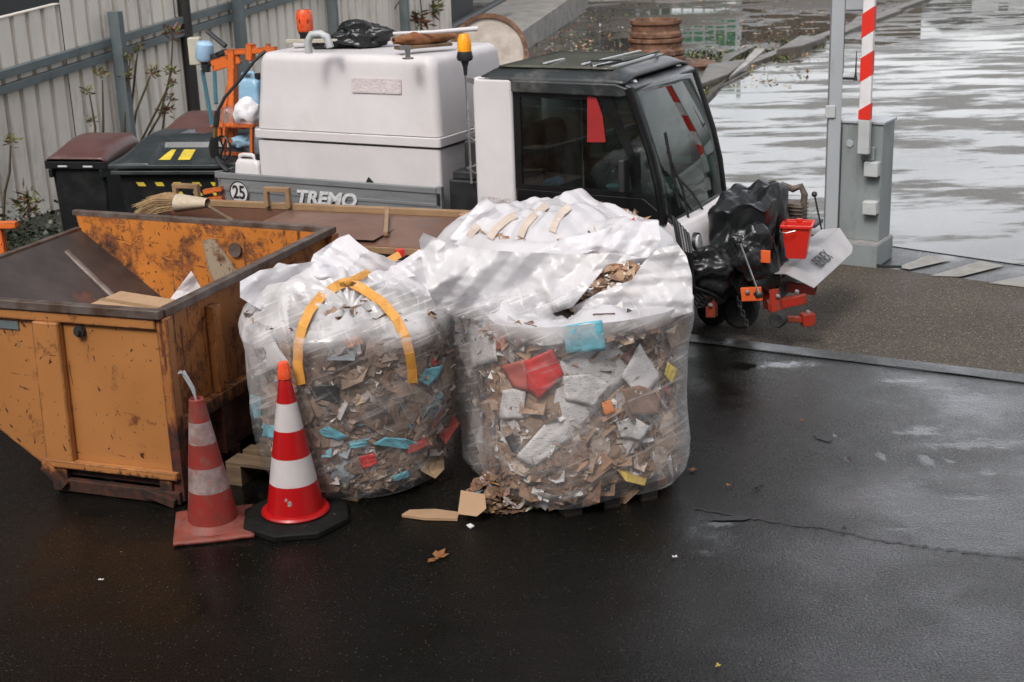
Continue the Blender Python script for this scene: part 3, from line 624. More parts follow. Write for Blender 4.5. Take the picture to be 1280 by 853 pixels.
for k in range(12):
    x = .2 + k * .085; yy = .030
    if k % 2 == 0: 
        for dz in (0,) + ((-.085,) if k > 3 else ()):
            y_ = .03 + (1.05 - (.93 + dz)) * .055 - .004
            mb.add([(x, y_, .91 + dz), (x + .07, y_, .91 + dz), (x + .05, y_ - .002, .945 + dz), (x - .02, y_ - .002, .945 + dz)], [(0, 1, 2, 3)])
mb.build('warning_tape', M['yellow'], cn_, smooth=0)
for x in (.1, 1.1):
    for y in (.14, .64):
        mb = MB(); mb.lathe([(0, -.03), (.07, -.03), (.08, -.015), (.08, .015), (.07, .03), (0, .03)], (x, y, .08), 18, M=Matrix.Rotation(R_(90), 3, 'Y')); mb.box(x - .04, x + .04, y - .03, y + .03, .10, .16); mb.build('caster', M['rubber'], cn_)

_rc = random.Random(99)
CRE = [[(_rc.uniform(0, math.pi), _rc.uniform(.7, 1.3) * f_, _rc.uniform(0, 9), a_ * _rc.uniform(.7, 1.2)) for f_, a_ in ((1.2, .5), (1.7, .42), (2.3, .36), (3.1, .28), (4.3, .2), (6.0, .13), (8.5, .09), (12, .06))] for _ in range(8)]
def crease(x, y, k=0):
    """sum of straight sharp folds, about -0.5 .. 0.5"""
    t = 0; wx_, wy_ = x + .10 * noise.noise(Vector((x * 1.3, y * 1.3, k))), y + .10 * noise.noise(Vector((x * 1.3, y * 1.3, k + 5)))
    for an, f, ph, am in CRE[k % 8]:
        u_ = (wx_ * math.cos(an) + wy_ * math.sin(an)) * f + ph; t += am * (abs((u_ % 1.0) * 2 - 1) - .5)
    return t * .55

# ------------------------------------------------------------------ orange skip
SK = Vector((-1.92, 7.42)); SU = Vector((-.938, .346)).normalized(); SV = Vector((SU.y, -SU.x))
skip = empty('skip', (SK.x, SK.y, 0), 0, 'open rusty orange steel skip with cardboard inside', 'skip')
def S(u_, v_, z): p = SU * u_ + SV * (v_ * (.94 + .03 * u_)); return Vector((p.x, p.y, z))
PROF = [(0, .10), (.82, .10), (1.0, .22), (2.10, .98), (2.12, 1.10), (0, 1.10)]
def sbox(mb, u0, u1, v0, v1, z0, z1, mi=0):
    vs = [S(u, v, z) for z in (z0, z1) for v in (v0, v1) for u in (u0, u1)]
    return mb.add(vs, [(0, 2, 3, 1), (4, 5, 7, 6), (0, 1, 5, 4), (2, 6, 7, 3), (0, 4, 6, 2), (1, 3, 7, 5)], mi)
mb = MB(); mb.slab([S(u, 0, z) for u, z in PROF], .012, nrm=-(S(0, 1, 0))); mb.build('front_wall', M['skip'], skip, smooth=0)
mb = MB(); mb.slab([S(u, 2.2, z) for u, z in PROF], .012, nrm=(S(0, 1, 0))); mb.build('back_wall', M['skipin'], skip, smooth=0)
mb = MB(); mb.slab([S(0, .005, .10), S(0, 2.195, .10), S(0, 2.195, 1.1), S(0, .005, 1.1)], .012, nrm=-(S(1, 0, 0)))
for v in (.55, 1.1, 1.65): sbox(mb, -.055, -.0, v - .05, v + .05, .12, 1.02)
sbox(mb, -.06, -.0, .02, 2.18, .42, .50)
mb.build('end_wall', M['skipside'], skip, smooth=0, bevel=.006)
mb = MB(); mb.slab([S(1.0, .014, .22), S(2.10, .014, .98), S(2.10, 2.186, .98), S(1.0, 2.186, .22)], .014); mb.slab([S(.0, .014, .115), S(1.0, .014, .225), S(1.0, 2.186, .225), S(.0, 2.186, .115)], .014)
mb.build('chute_plate', M['skipdark'], skip, smooth=0)
mb = MB(); a = S(1.98, 1.86, .905); b = S(1.12, 1.70, .345); mb.tube([a, b], .026, 10); mb.build('rod', M['rimsteel'], skip)
# rim tubes
mb = MB(); mb.bar(S(-.04, -.012, 1.115), S(2.13, -.012, 1.115), .06, .05); mb.build('rim', [M['rimsteel']], skip, bevel=.006)
mb = MB(); mb.bar(S(-.02, .02, 1.113), S(-.02, 2.2, 1.113), .06, .05); mb.build('rim', [M['rimsteel']], skip, bevel=.006)
mb = MB(); mb.bar(S(-.04, 2.212, 1.111), S(2.15, 2.212, 1.111), .05, .04); mb.build('rim', [M['rimsteel']], skip, bevel=.006)
mb = MB(); mb.bar(S(2.11, .03, .99), S(2.11, 2.19, .99), .045, .04); mb.build('rim', [M['rimsteel']], skip, bevel=.006)
mb = MB(); sbox(mb, .0, 2.1, -.03, -.0, 1.03, 1.088); mb.build('rim_skirt', M['skip'], skip, smooth=0, bevel=.004)
mb = MB(); sbox(mb, -.065, -.0, -.02, .06, .02, 1.09); mb.build('corner_post', M['skipside'], skip, smooth=0, bevel=.006)
mb = MB(); sbox(mb, -.065, -.0, 2.14, 2.22, .3, 1.09); mb.build('corner_post', M['skipside'], skip, smooth=0, bevel=.006)
# stiffener on the front, tapering
mb = MB(); mb.slab([S(.64, -.05, .17), S(.83, -.05, .17), S(.80, -.05, 1.03), S(.62, -.05, 1.03)], .05, nrm=-S(0, 1, 0)); mb.build('stiffener', M['skip'], skip, smooth=0, bevel=.012)
# lower channel and brackets
mb = MB(); sbox(mb, -.05, .86, -.055, .0, .155, .20); sbox(mb, -.05, .80, -.05, -.0, .01, .085); sbox(mb, .70, .78, -.04, .3, .0, .16); sbox(mb, 0, .08, -.04, .3, .0, .16)
mb.build('base_channel', M['skip'], skip, smooth=0, bevel=.006)
mb = MB(); mb.bar(S(.16, -.068, .075), S(-.03, -.068, .025), .03, .05); mb.build('bracket', M['skip'], skip, smooth=0, bevel=.004)
mb = MB(); mb.bar(S(.83, -.07, .17), S(.70, -.07, .05), .03, .06); mb.build('bracket', M['skip'], skip, smooth=0, bevel=.004)
mb = MB(); mb.tube([S(.5, -.035, .985), S(.5, .0, .985)], .032, 16); mb.tube([S(.5, -.055, .985), S(.5, -.03, .985)], .018, 12); mb.build('drain_plug', M['steel_dark'], skip)
mb = MB(); sbox(mb, .92, 1.12, -.010, -.002, .96, 1.01); mb.build('name_plate', M['fencegrey'], skip, bevel=.002)
mb = MB()
for v in (.12, .62, 1.2): sbox(mb, -.01, .5, v, v + .12, .0, .1)
mb.build('skid', M['skipside'], skip, smooth=0)
mb = MB()
mb.tube([S(-.075, 1.86, .92), S(-.09, 1.93, 1.0), S(-.09, 2.0, .97), S(-.09, 2.02, .90), S(-.08, 1.98, .84)], .014, 8); mb.build('lifting_ring', M['rimsteel'], skip)
mb = MB(); mb.tube([S(.75, 2.188, .93), S(.75, 2.16, .93)], .05, 18); mb.build('port', M['rimsteel'], skip); 
mb = MB(); mb.tube([S(.30, 2.188, .92), S(.30, 2.15, .92)], .03, 18); mb.build('port', M['steel_dark'], skip)
# pale worn patch on the back wall (bare scraped filler)
mb = MB(); pts = [(1.02, .98), (.92, 1.0), (.80, .85), (.70, .70), (.62, .52), (.74, .44), (.86, .50), (.93, .62), (1.0, .78)]
mb.slab([S(u, 2.178, z) for u, z in pts], .003, nrm=-S(0, 1, 0)); 
mw = rustpaint('scraped_filler', (.34, .28, .20), .44, paint2=(.30, .24, .17), scr=1.5); mb.build('scraped_patch', mw, skip, smooth=0)

# things in the skip
pa = Vector((-1.92, 7.42, 0))
c0 = pa + S(.745, .86, 0); bx = empty('cardboard_box', (c0.x, c0.y, .755), math.atan2(SU.y, SU.x) - R_(12), 'flat brown cardboard box lying in the orange skip', 'box')
mb = MB(); mb.box(-.26, .26, -.17, .17, -.16, .14, 0); mb.build('carton', M['card'], bx, bevel=.006)
bx.rotation_euler.x = R_(-4)
mb = MB(); mb.box(-.262, .262, -.02, .02, .1405, .142); mb.build('tape', M['tan'], bx)
# support under it: heap of dark waste in the skip
mb = MB()
def heap(u_, v_):
    a = .03 + u_ * 1.05; b = .05 + v_ * 2.0; z = .22 + .36 * math.exp(-((a - .4) ** 2 * 5 + (b - .9) ** 2 * 1.6)) + .06 * noise.noise(Vector((a * 5, b * 5, 3)))
    return pa + S(a, b, z)
mb.grid(heap, 30, 50); tag(mb.build('waste_heap', M['cardwet'], smooth=30), 'dark heap of soaked waste at the bottom of the skip', 'waste', kind='stuff')
# orange trestle at the left edge
p = onz(20, 281, .92); tr_ = empty('trestle', (p.x, p.y, 0), R_(0), 'orange steel trestle cut off by the left edge beyond the skip', 'trestle')
mb = MB(); mb.bar((-.9, .05, .92), (.01, 0, .92), .08, .05); mb.build('top_bar', M['orange'], tr_, bevel=.006)
for a, b in (((-.14, .01, .9), (-.10, -.05, 0)), ((-.14, .05, .9), (-.2, .3, 0)), ((-.8, .06, .9), (-.84, -.05, 0)), ((-.8, .1, .9), (-.8, .35, 0))):
    mb = MB(); mb.bar(a, b, .05, .05); mb.build('leg', M['orange'], tr_, bevel=.005)

# ------------------------------------------------------------------ brown lidded skip
BO = onz(592, 268, 1.0); bs_ = empty('lidded_skip', (BO.x, BO.y, 0), math.atan2(-SU.y, -SU.x), 'brown steel container with pyramid lids behind the orange skip', 'skip')
Lb = 2.62; Db = .93     # local x runs right; origin at the back right corner
mb = MB(); mb.box(-Lb, 0, -Db, -Db + .02, .04, .93); mb.build('front_wall', M['brownskip'], bs_)
mb = MB(); mb.box(-Lb, 0, -.02, 0, .2, .985); mb.build('back_wall', M['brownskip'], bs_)
mb = MB(); mb.slab([(-Lb, -Db, .90), (-Lb, 0, .98), (-Lb + .35, 0, .25), (-Lb + .35, -Db, .25)], .02); mb.box(-.02, 0, -Db + .02, -.02, .2, .98); mb.box(-Lb + .35, -.02, -Db + .02, -.02, .2, .23); mb.build('end_wall', M['brownskip'], bs_)
mb = MB(); mb.bar((-Lb, -.0, 1.0), (0, -.0, 1.0), .05, .05); mb.bar((-Lb, -Db, .94), (0, -Db, .94), .05, .05); mb.bar((-Lb, -Db, .935), (-Lb, 0, .995), .05, .045); mb.build('rim', M['tan'], bs_, bevel=.006)
mb = MB(); mb.box(-1.52, -.02, -Db - .02, 0, .955, .975)
def pyr(x0, x1, y0, y1, z, h, xr, yr):
    h *= .45
    mb.add([(x0, y0, z), (x1, y0, z), (x1, y1, z), (x0, y1, z), (xr[0], yr, z + h), (xr[1], yr, z + h)], [(0, 1, 5, 4), (1, 2, 5), (2, 3, 4, 5), (3, 0, 4)])
pyr(-1.50, -.04, -Db, -.02, .976, .085, (-1.2, -.3), -.30)
pyr(-1.15, -.38, -Db + .01, -.30, 1.0, .09, (-.80, -.74), -.45)
mb.build('lid', M['brownskip'], bs_, smooth=0, bevel=.006)
mb = MB(); mb.bar((-.62, -.15, 1.05), (-.34, -.80, 1.02), .03, .03); mb.build('lid_rod', M['tan'], bs_, bevel=.004)
mb = MB(); mb.box(-.86, -.50, -Db - .09, -Db - .01, .80, .945); mb.build('bracket', M['tan'], bs_, bevel=.01)
mb = MB(); mb.box(-1.6, -.1, -Db - .012, -Db - .001, .82, .92); mb.build('seal', M['black'], bs_)
def handle(px0, py0, px1):
    d2 = Vector((SU.x, SU.y)); a = onplane2(px0, py0, Vector((BO.x, BO.y)), d2)
    mw_ = bs_.matrix_basis if False else Matrix.LocRotScale(bs_.location, bs_.rotation_euler, None); l = mw_.inverted() @ a
    b = mw_.inverted() @ onplane2(px1, py0 + 2, Vector((BO.x, BO.y)), d2)
    mb = MB(); x0, x1 = l.x, l.x + (b - l).length; y = -.04
    mb.bar((x0, y, 1.0), (x0, y, 1.12), .035, .045); mb.bar((x1, y, 1.0), (x1, y, 1.12), .035, .045); mb.bar((x0 - .018, y, 1.135), (x1 + .018, y, 1.135), .045, .035); mb.build('handle', M['tan'], bs_, bevel=.004)
handle(337, 248, 364); handle(223, 238, 250)
# straw broom lying on its left end
p = onz(222, 254, 1.06); br = empty('straw_broom', p, R_(-10), 'straw yard broom head lying on the left end of the brown container', 'broom')
mb = MB()
for k in range(520):
    y = random.uniform(-.12, .12); z = random.uniform(-.05, .07); a = Vector((.02, y * .6, z * .6)); b = Vector((-.27 + random.uniform(-.03, .05), y * 1.6, z * 1.3 - .07)); mb.tube([a, (a + b) / 2 + Vector((0, 0, .03)), b], [.003, .0028, .0015], 3, cap=False)
mb.build('bristles', M['straw'], br, smooth=0)
mb = MB(); mb.grid(lambda u_, v_: ((v_ * .24), math.cos(u_ * 2 * math.pi) * (.11 - .05 * v_), math.sin(u_ * 2 * math.pi) * (.07 - .035 * v_)), 20, 10, closed=True); mb.build('binding', pbr('netting', (.4, .32, .22), (.5, .42, .32), 60, rough=.8), br)
mb = MB(); mb.tube([(.2, 0, 0), (.75, -.06, -.3)], .014, 8); mb.build('stick', M['wood'], br)

# ------------------------------------------------------------------ carrier truck
TA = Vector((-2.42619, 11.81470)); TH = R_(-28.3); TD = Vector((math.cos(TH), math.sin(TH))); TN = Vector((-TD.y, TD.x))
truck = empty('utility_truck', (TA.x, TA.y, 0), TH, 'small white and grey municipal carrier truck with black glazed cab', 'truck')
def tl(p): q = Vector((p.x, p.y)) - TA; return Vector((q.dot(TD), q.dot(TN), p.z))
def tw(p): q = TA + TD * p[0] + TN * p[1]; return Vector((q.x, q.y, p[2]))
def ts(px, py, yo=0.): a = TA + TN * yo; return tl(onplane2(px, py, a, TD))
WT = 1.21
# chassis and wheels
mb = MB(); mb.box(.1, 4.05, .30, .42, .38, .52); mb.box(.1, 4.05, WT - .42, WT - .30, .38, .52); mb.box(.3, .4, .42, WT - .42, .38, .5); mb.box(2.2, 2.35, .42, WT - .42, .38, .5); mb.box(2.3, 3.9, .25, WT - .25, .3, .6)
mb.box(2.19, 2.5, .12, WT - .12, .45, 1.10); mb.build('chassis', M['steel_dark'], truck, bevel=.01)
for x in (.75, 3.35):
    for y in (.12, WT - .12):
        mb = MB(); mb.lathe([(.16, -.1), (.29, -.1), (.325, -.07), (.33, 0), (.325, .07), (.29, .1), (.16, .1)], (x, y, .33), 36, M=Matrix.Rotation(R_(90), 3, 'X')); wo = mb.build('wheel', M['rubber'], truck)
        mb = MB(); mb.lathe([(0, -.05), (.08, -.06), (.15, -.03), (.17, -.09), (.17, .09), (.15, .03), (0, .05)], (x, y, .33), 28, M=Matrix.Rotation(R_(90), 3, 'X')); mb.build('rim', M['lightgrey'], wo)
# engine gap behind the cab: dark housing with a box
mb = MB(); mb.box(2.24, 2.49, .02, .5, .7, 1.16); mb.build('battery_box', M['black'], truck, bevel=.02)
mb = MB(); mb.box(2.22, 2.48, .3, .7, 1.16, 1.42); mb.build('air_filter', M['steel_dark'], truck, bevel=.03)
mb = MB(); mb.box(2.26, 2.47, .05, .28, 1.16, 1.22); mb.build('tool_tray', M['roof'], truck, bevel=.01)
# load bed
mb = MB(); mb.box(0, 2.19, .02, WT, .74, .80); mb.build('bed_floor', M['alu'], truck, bevel=.005)
mb = MB(); mb.box(.03, 2.14, -.0, .025, .78, 1.09)
mb.box(.03, 2.14, -.010, .0, 1.045, 1.088); mb.box(.03, 2.14, -.006, .0, .94, .965); mb.box(.03, 2.14, -.01, .0, .78, .81)
sp_ = mb.build('side_panel', M['alu'], truck, bevel=.003)
for x in (-.01, 2.145):
    mb = MB(); mb.box(x, x + .045, -.012, .035, .74, 1.10); mb.build('stake_post', M['alu'], truck, bevel=.004)
    mb = MB(); mb.box(x + .008, x + .034, -.026, -.012, .96, 1.05); mb.build('latch', M['black'], truck, bevel=.003)
mb = MB(); mb.box(.0, 2.19, WT - .02, WT + .005, .78, 1.09); mb.build('side_panel', M['alu'], truck, bevel=.003)
mb = MB(); mb.box(-.02, .005, .04, WT - .03, .78, 1.09); mb.build('tailboard', M['alu'], truck, bevel=.003)
mb = MB(); mb.lathe([(0, 0), (.098, 0), (.098, .003), (0, .003)], (.235, -.012, .935), 40, M=Matrix.Rotation(R_(90), 3, 'X')); dsc = mb.build('speed_sign', M['white'], truck)
mb = MB()
for k in range(48):
    a0 = 2 * math.pi * k / 48; a1 = 2 * math.pi * (k + 1) / 48
    mb.add([(.235 + r * math.cos(a), -.0165, .935 + r * math.sin(a)) for r, a in ((.086, a0), (.098, a0), (.098, a1), (.086, a1))], [(0, 1, 2, 3)])
mb.build('sign_ring', M['ink'], dsc, smooth=0)
text_obj('sign_digits', '25', M['ink'], (.235, -.018, .933), (R_(90), 0, 0), .155, dsc, bold=.003, xs=.85)
text_obj('lettering', 'TREMO', M['letters'], (1.10, -.014, .935), (R_(90), 0, 0), .15, truck, shear=.25, bold=.006, xs=1.18)
# cab rear pillar panel (white)
mb = MB(); mb.box(2.50, 2.83, -.02, .10, .96, 1.945); mb.build('rear_quarter_panel', M['white'], truck, bevel=.03, seg=3)
mb = MB(); mb.box(2.50, 2.83, WT - .12, WT, .5, 1.94); mb.build('rear_quarter_panel', M['white'], truck, bevel=.03, seg=3)
mb = MB(); mb.box(2.50, 2.86, -.015, .10, .55, .945); mb.build('sill_panel', M['white'], truck, bevel=.03, seg=3)
text_obj('panel_lettering', 'TREMO', M['label'], (2.70, -.022, 1.035), (R_(90), 0, 0), .055, truck, bold=.001, xs=1.1)
mb = MB(); mb.box(2.50, 2.53, .10, WT - .12, .6, 1.15); mb.build('rear_bulkhead', M['cabblack'], truck)
mb = MB(); mb.box(2.50, 2.515, .10, WT - .12, 1.16, 1.88); mb.build('rear_window', M['glass'], truck)
# roof
mb = MB()
def rooff(u_, v_):
    x = 2.56 + u_ * 1.17; y = -.01 + v_ * (WT + .02); e = min(u_, 1 - u_); g = min(v_, 1 - v_)
    return (x, y, 1.925 + .075 * min(1, g * 7) ** .6 * min(1, e * 9 + .25) ** .6)
mb.grid(rooff, 30, 30); mb.build('roof', M['roof'], truck, solid=.02, smooth=60)
mb = MB()
fp = [(2.83, 1.935), (3.66, 1.93), (3.76, 1.90), (3.78, 1.85), (3.70, 1.835), (2.83, 1.845)]
for y0, y1 in ((-.03, .05), (WT - .05, WT + .03)):
    mb.slab([(x, y0, z) for x, z in fp], y1 - y0, nrm=(0, -1, 0))
mb.slab([(3.70, -.0, 1.935), (3.80, .0, 1.90), (3.80, WT, 1.90), (3.70, WT, 1.935)], .05); mb.build('roof_rail', M['roof'], truck, bevel=.015)
mb = MB(); mb.grid(lambda u_, v_: (2.66 + u_ * .92, .12 + v_ * 1.0, 2.012 + .012 * math.sin(u_ * math.pi) * math.sin(v_ * math.pi)), 12, 12); mb.build('roof_hatch', M['roofpanel'], truck, solid=.012, smooth=40)
for a, b in (((3.30, .22, 2.03), (3.36, 1.15, 2.03)), ((3.0, .20, 2.032), (3.01, .5, 2.032)), ((3.42, .16, 2.025), (3.44, .6, 2.025))):
    mb = MB(); mb.bar(a, b, .03, .012); mb.build('roof_strip', M['lightgrey'], truck, bevel=.003)
# doors and side windows
def cab_side(y, s):
    prof_a = [(3.76, 1.90), (3.845, 1.67), (3.925, 1.44), (3.985, 1.20), (4.02, .95)]
    mb = MB(); th = .03
    # lower door
    mb.slab([(2.84, y, .50), (4.02, y, .50), (4.035, y, .92), (4.02, y, 1.0), (3.86, y, 1.12), (2.84, y, 1.13)], th, nrm=(0, -s, 0)); dr = mb.build('door', M['cabblack'], truck, bevel=.008)
    mb = MB()
    ring_o = [(2.835, 1.13), (3.86, 1.12), (3.815, 1.40), (3.70, 1.66), (3.61, 1.85), (2.835, 1.85)]
    ring_i = [(2.89, 1.165), (3.78, 1.16), (3.735, 1.42), (3.63, 1.63), (3.53, 1.805), (2.89, 1.81)]
    k = 6
    for i in range(k):
        j = (i + 1) % k; q = [(ring_o[i][0], y, ring_o[i][1]), (ring_o[j][0], y, ring_o[j][1]), (ring_i[j][0], y, ring_i[j][1]), (ring_i[i][0], y, ring_i[i][1])]
        mb.slab(q, th, nrm=(0, -s, 0))
    mb.build('window_frame', M['cabblack'], dr)
    mb = MB(); mb.slab([(x, y + s * .012, z) for x, z in ring_i], .005, nrm=(0, -s, 0)); mb.build('side_window', M['glass'], dr)
    mb = MB(); mb.slab([(3.86, y, 1.12), (4.02, y, 1.0), (3.985, y, 1.2), (3.925, y, 1.44), (3.845, y, 1.67), (3.76, y, 1.9), (3.61, y, 1.85), (3.70, y, 1.66), (3.815, y, 1.40)], .02, nrm=(0, -s, 0)) ; mb.build('quarter_window', M['windscreen'], truck)
    mb = MB(); mb.tube([(x, y - s * .015, z) for x, z in prof_a], .032, 10); mb.build('front_pillar', M['cabblack'], truck)
    mb = MB(); mb.box(3.10 - .14, 3.12, y - s * .02 - .012, y - s * .02 + .012, 1.0, 1.05); mb.build('door_handle', M['black'], dr, bevel=.01)
    mb = MB(); mb.lathe([(0, 0), (.016, 0), (.016, .006), (0, .006)], (3.0, y - s * .035, 1.025), 14, M=Matrix.Rotation(R_(90), 3, 'X')); mb.build('lock', M['chrome'], dr)
cab_side(.0, 1); cab_side(WT, -1)
# windscreen
PA = [(3.775, 1.90), (3.86, 1.67), (3.94, 1.44), (4.0, 1.20), (4.035, .95), (4.05, .86)]
def wx(t):
    k = t * (len(PA) - 1); i = min(int(k), len(PA) - 2); f = k - i
    return PA[i][0] * (1 - f) + PA[i + 1][0] * f, PA[i][1] * (1 - f) + PA[i + 1][1] * f
mb = MB(); mb.grid(lambda u_, v_: (wx(v_)[0] + .02 * math.sin(u_ * math.pi) ** .8, .02 + u_ * (WT - .04), wx(v_)[1]), 24, 20); mb.build('windscreen', M['windscreen'], truck, smooth=60, solid=.004)
mb = MB(); mb.grid(lambda u_, v_: (wx(.80 + .08 * v_)[0] + .024 * math.sin(u_ * math.pi) ** .8, .02 + u_ * (WT - .04), wx(.80 + .08 * v_)[1]), 20, 3); mb.build('screen_seal', M['black'], truck, solid=.012)
for y0, y1, zt in ((.10, .22, 1.45), (.16, .55, 1.30)):
    mb = MB(); a = (wx(.95)[0] + .06, y1 + .05, .90); b = (wx(.40)[0] + .05 * math.sin(y0 / WT * math.pi) + .05, y0, zt); mb.tube([a, ((a[0] + b[0]) / 2 + .03, (a[1] + b[1]) / 2, (a[2] + b[2]) / 2), b], .010, 6); wp = mb.build('wiper_arm', M['black'], truck)
    mb = MB(); mb.bar((b[0] - .0, b[1] - .04, b[2] + .14), (b[0] + .03, b[1] + .08, b[2] - .28), .012, .02); mb.build('wiper_blade', M['rubber'], wp)
# nose
mb = MB()
def nose(u_, v_):
    y = .0 + u_ * WT; e = min(u_, 1 - u_)
    px_ = [(4.03, .95), (4.11, .94), (4.16, .88), (4.20, .74), (4.21, .55), (4.18, .42), (4.0, .40)]
    k = v_ * 6; i = min(int(k), 5); f = k - i; x = px_[i][0] * (1 - f) + px_[i + 1][0] * f; z = px_[i][1] * (1 - f) + px_[i + 1][1] * f
    return (x + .05 * math.sin(u_ * math.pi) ** .7 - (.08 if e < .001 else 0), y, z)
mb.grid(nose, 24, 19); mb.build('nose_panel', M['white'], truck, smooth=50)
mb = MB(); mb.slab([(3.90, -.02, .97), (4.06, -.02, .97), (4.17, -.02, .86), (4.2, -.02, .55), (3.98, -.02, .5)], .06, nrm=(0, -1, 0)); mb.build('wing', M['white'], truck, bevel=.02, seg=3)
for y in (.14, WT - .14):
    for dz in (.80, .66):
        mb = MB(); mb.lathe([(0, .015), (.045, .012), (.055, 0), (.055, -.03)], (4.225, y, dz), 22, M=Matrix.Rotation(R_(82), 3, 'Y')); hl = mb.build('headlight', M['lens'], truck)
        mb = MB(); mb.lathe([(.055, -.02), (.068, .005), (.072, -.02)], (4.222, y, dz), 22, M=Matrix.Rotation(R_(82), 3, 'Y')); mb.build('bezel', M['black'], hl)
# work lamps on the roof front corners
for (px, py, z) in ((785, 106, 1.90), (840, 82, 1.93)):
    c = tl(onz(px, py, z)); r_ = Vector((c.x - .02, c.y, c.z))
    mb = MB(); mb.box(r_.x - .20, r_.x + .07, r_.y - .07, r_.y + .07, r_.z - .045, r_.z + .045); hs_ = mb.build('work_lamp', M['black'], truck, bevel=.025, seg=3)
    mb = MB(); mb.lathe([(0, .02), (.03, .015), (.042, 0), (.042, -.02)], (r_.x + .072, r_.y, r_.z - .005), 20, M=Matrix.Rotation(R_(95), 3, 'Y')); mb.build('lens', M['lens'], hs_)
mb = MB(); mb.tube([(3.45, .14, 2.03), (3.60, .35, 2.05), (3.62, .9, 2.06), (3.50, 1.15, 2.03)], .008, 6); mb.tube([(3.42, .1, 2.03), (3.42, .1, 2.07), (3.62, .2, 2.07)], .008, 6); mb.build('lamp_cable_bar', M['black'], truck)
# mirror
mb = MB(); mb.box(3.73, 3.78, -.16, -.05, 1.18, 1.42); mb.build('mirror', M['black'], truck, bevel=.015, seg=3)
# beacon on pole
mb = MB(); mb.tube([(2.47, -.03, 1.15), (2.46, -.03, 2.0)], .009, 8); bp = mb.build('beacon_pole', M['chrome'], truck)
mb = MB(); mb.lathe([(.012, 0), (.018, .06), (.03, .10), (.055, .11), (.062, .13), (.052, .175), (0, .175)], (2.46, -.03, 1.96), 24); bc = mb.build('beacon', M['black'], truck)
mb = MB(); mb.lathe([(.05, 0), (.053, .03), (.048, .09), (.034, .125), (0, .13)], (2.46, -.03, 2.135), 24); mb.build('beacon_lens', M['amber'], bc)
mb = MB(); mb.bar((2.46, -.03, 1.93), (2.56, .02, 1.90), .035, .035); mb.build('pole_bracket', M['chrome'], bp)
for z in (1.52, 1.27): mb = MB(); mb.tube([(2.51, -.01, z + .02), (2.45, -.045, z), (2.51, -.01, z - .05)], .009, 6); mb.build('pole_bracket', M['chrome'], bp)
# interior
mb = MB(); mb.box(2.62, 3.10, .18, .58, .75, .92); mb.box(2.58, 2.72, .18, .58, .9, 1.5); mb.build('seat', M['seat'], truck, bevel=.04, seg=3)
mb = MB(); mb.box(2.62, 3.10, .70, 1.10, .75, .92); mb.box(2.58, 2.72, .70, 1.10, .9, 1.5); mb.build('seat', M['seat'], truck, bevel=.04, seg=3)
mb = MB(); mb.slab([(3.62, .06, 1.12), (4.02, .06, .95), (4.02, WT - .06, .95), (3.62, WT - .06, 1.12)], .18, nrm=(0, 0, 1)); mb.box(3.66, 3.9, .1, WT - .1, .5, .95); mb.build('dashboard', M['dash'], truck, bevel=.02)
mb = MB()
pts = [(3.46 + .05 * math.sin(a) * 1, .38 + .17 * math.cos(a), 1.17 + .15 * math.sin(a)) for a in [2 * math.pi * k / 24 for k in range(25)]]; mb.tube(pts, .012, 8, cap=False); mb.tube([(3.46, .38, 1.17), (3.7, .38, 1.0)], .02, 8); mb.tube([(3.46, .22, 1.17), (3.46, .54, 1.17)], .01, 6); mb.build('steering_wheel', M['black'], truck)
mb = MB(); mb.box(2.55, 4.0, .05, WT - .05, .5, .53); mb.build('cab_floor', M['black'], truck)
mb = MB(); mb.slab([ts(734, 120, -.002), ts(745, 122, -.002), ts(753, 145, -.002), ts(757, 178, -.002), ts(734, 178, -.002)], .004, nrm=(0, -1, 0)); mb.build('red_sticker', pbr('red_film_sticker', (.30, .02, .02), None, 5, rough=.4), truck)

def crumple(name, c, r, mat_, label, cat, sq=(1, 1, 1), seed=0, amp=.35, sub=3, parent=None, freq=2.5, sm=50, wire=None):
    bm = bmesh.new(); bmesh.ops.create_icosphere(bm, subdivisions=sub, radius=1)
    for v in bm.verts:
        n = v.co.normalized(); k = 1 + amp * (noise.ridged_multi_fractal(n * freq + Vector((seed, seed * 2, 0)), 1, 2.1, 4, 1, 2) - 1.1) * .30 + amp * .9 * noise.noise(n * 1.6 + Vector((seed, 3, 0))) + amp * .25 * noise.noise(n * 5 + Vector((seed, 0, 0)))
        v.co = Vector((n.x * sq[0], n.y * sq[1], n.z * sq[2])) * r * k
    me = bpy.data.meshes.new(name); bm.to_mesh(me); bm.free(); me.materials.append(mat_)
    if sm: me.polygons.foreach_set('use_smooth', [True] * len(me.polygons)); me.set_sharp_from_angle(angle=R_(sm))
    o = bpy.data.objects.new(name, me); COL.objects.link(o); o.location = c
    if parent: o.parent = parent
    if label: tag(o, label, cat)
    return o
crumple('crumpled_film', tw((3.45, .62, 1.12)), .17, M['clear'], 'crumpled clear plastic on the shelf inside the truck cab', 'plastic', (1.3, 1, 1), 3, .5)
crumple('glove', tw((3.10, .12, 1.17)), .055, pbr('bright_blue', (.04, .25, .5), None, 5), 'bright blue crumpled glove on the cab window ledge', 'glove', (1.3, .6, .7), 5, .5)
crumple('crumpled_mask', tw((3.62, .10, 1.17)), .05, M['maskblue'], 'pale blue mask lying at the front corner of the cab window', 'face mask', (1.6, .5, .5), 8, .6)
crumple('white_cloth', tw((3.86, .42, 1.12)), .10, M['plastic_sheet'], 'white crumpled cloth on the dashboard behind the windscreen', 'cloth', (1.3, 1, .7), 12, .5)
crumple('white_hat', tw((3.86, .95, 1.12)), .08, M['paper'], 'white cap on the far side of the dashboard', 'cap', (1.2, 1, .8), 14, .3)
mb = MB(); hp = [(2.99, .04, 1.60), (3.02, .04, 1.52), (3.06, .04, 1.44), (3.05, .04, 1.38)]
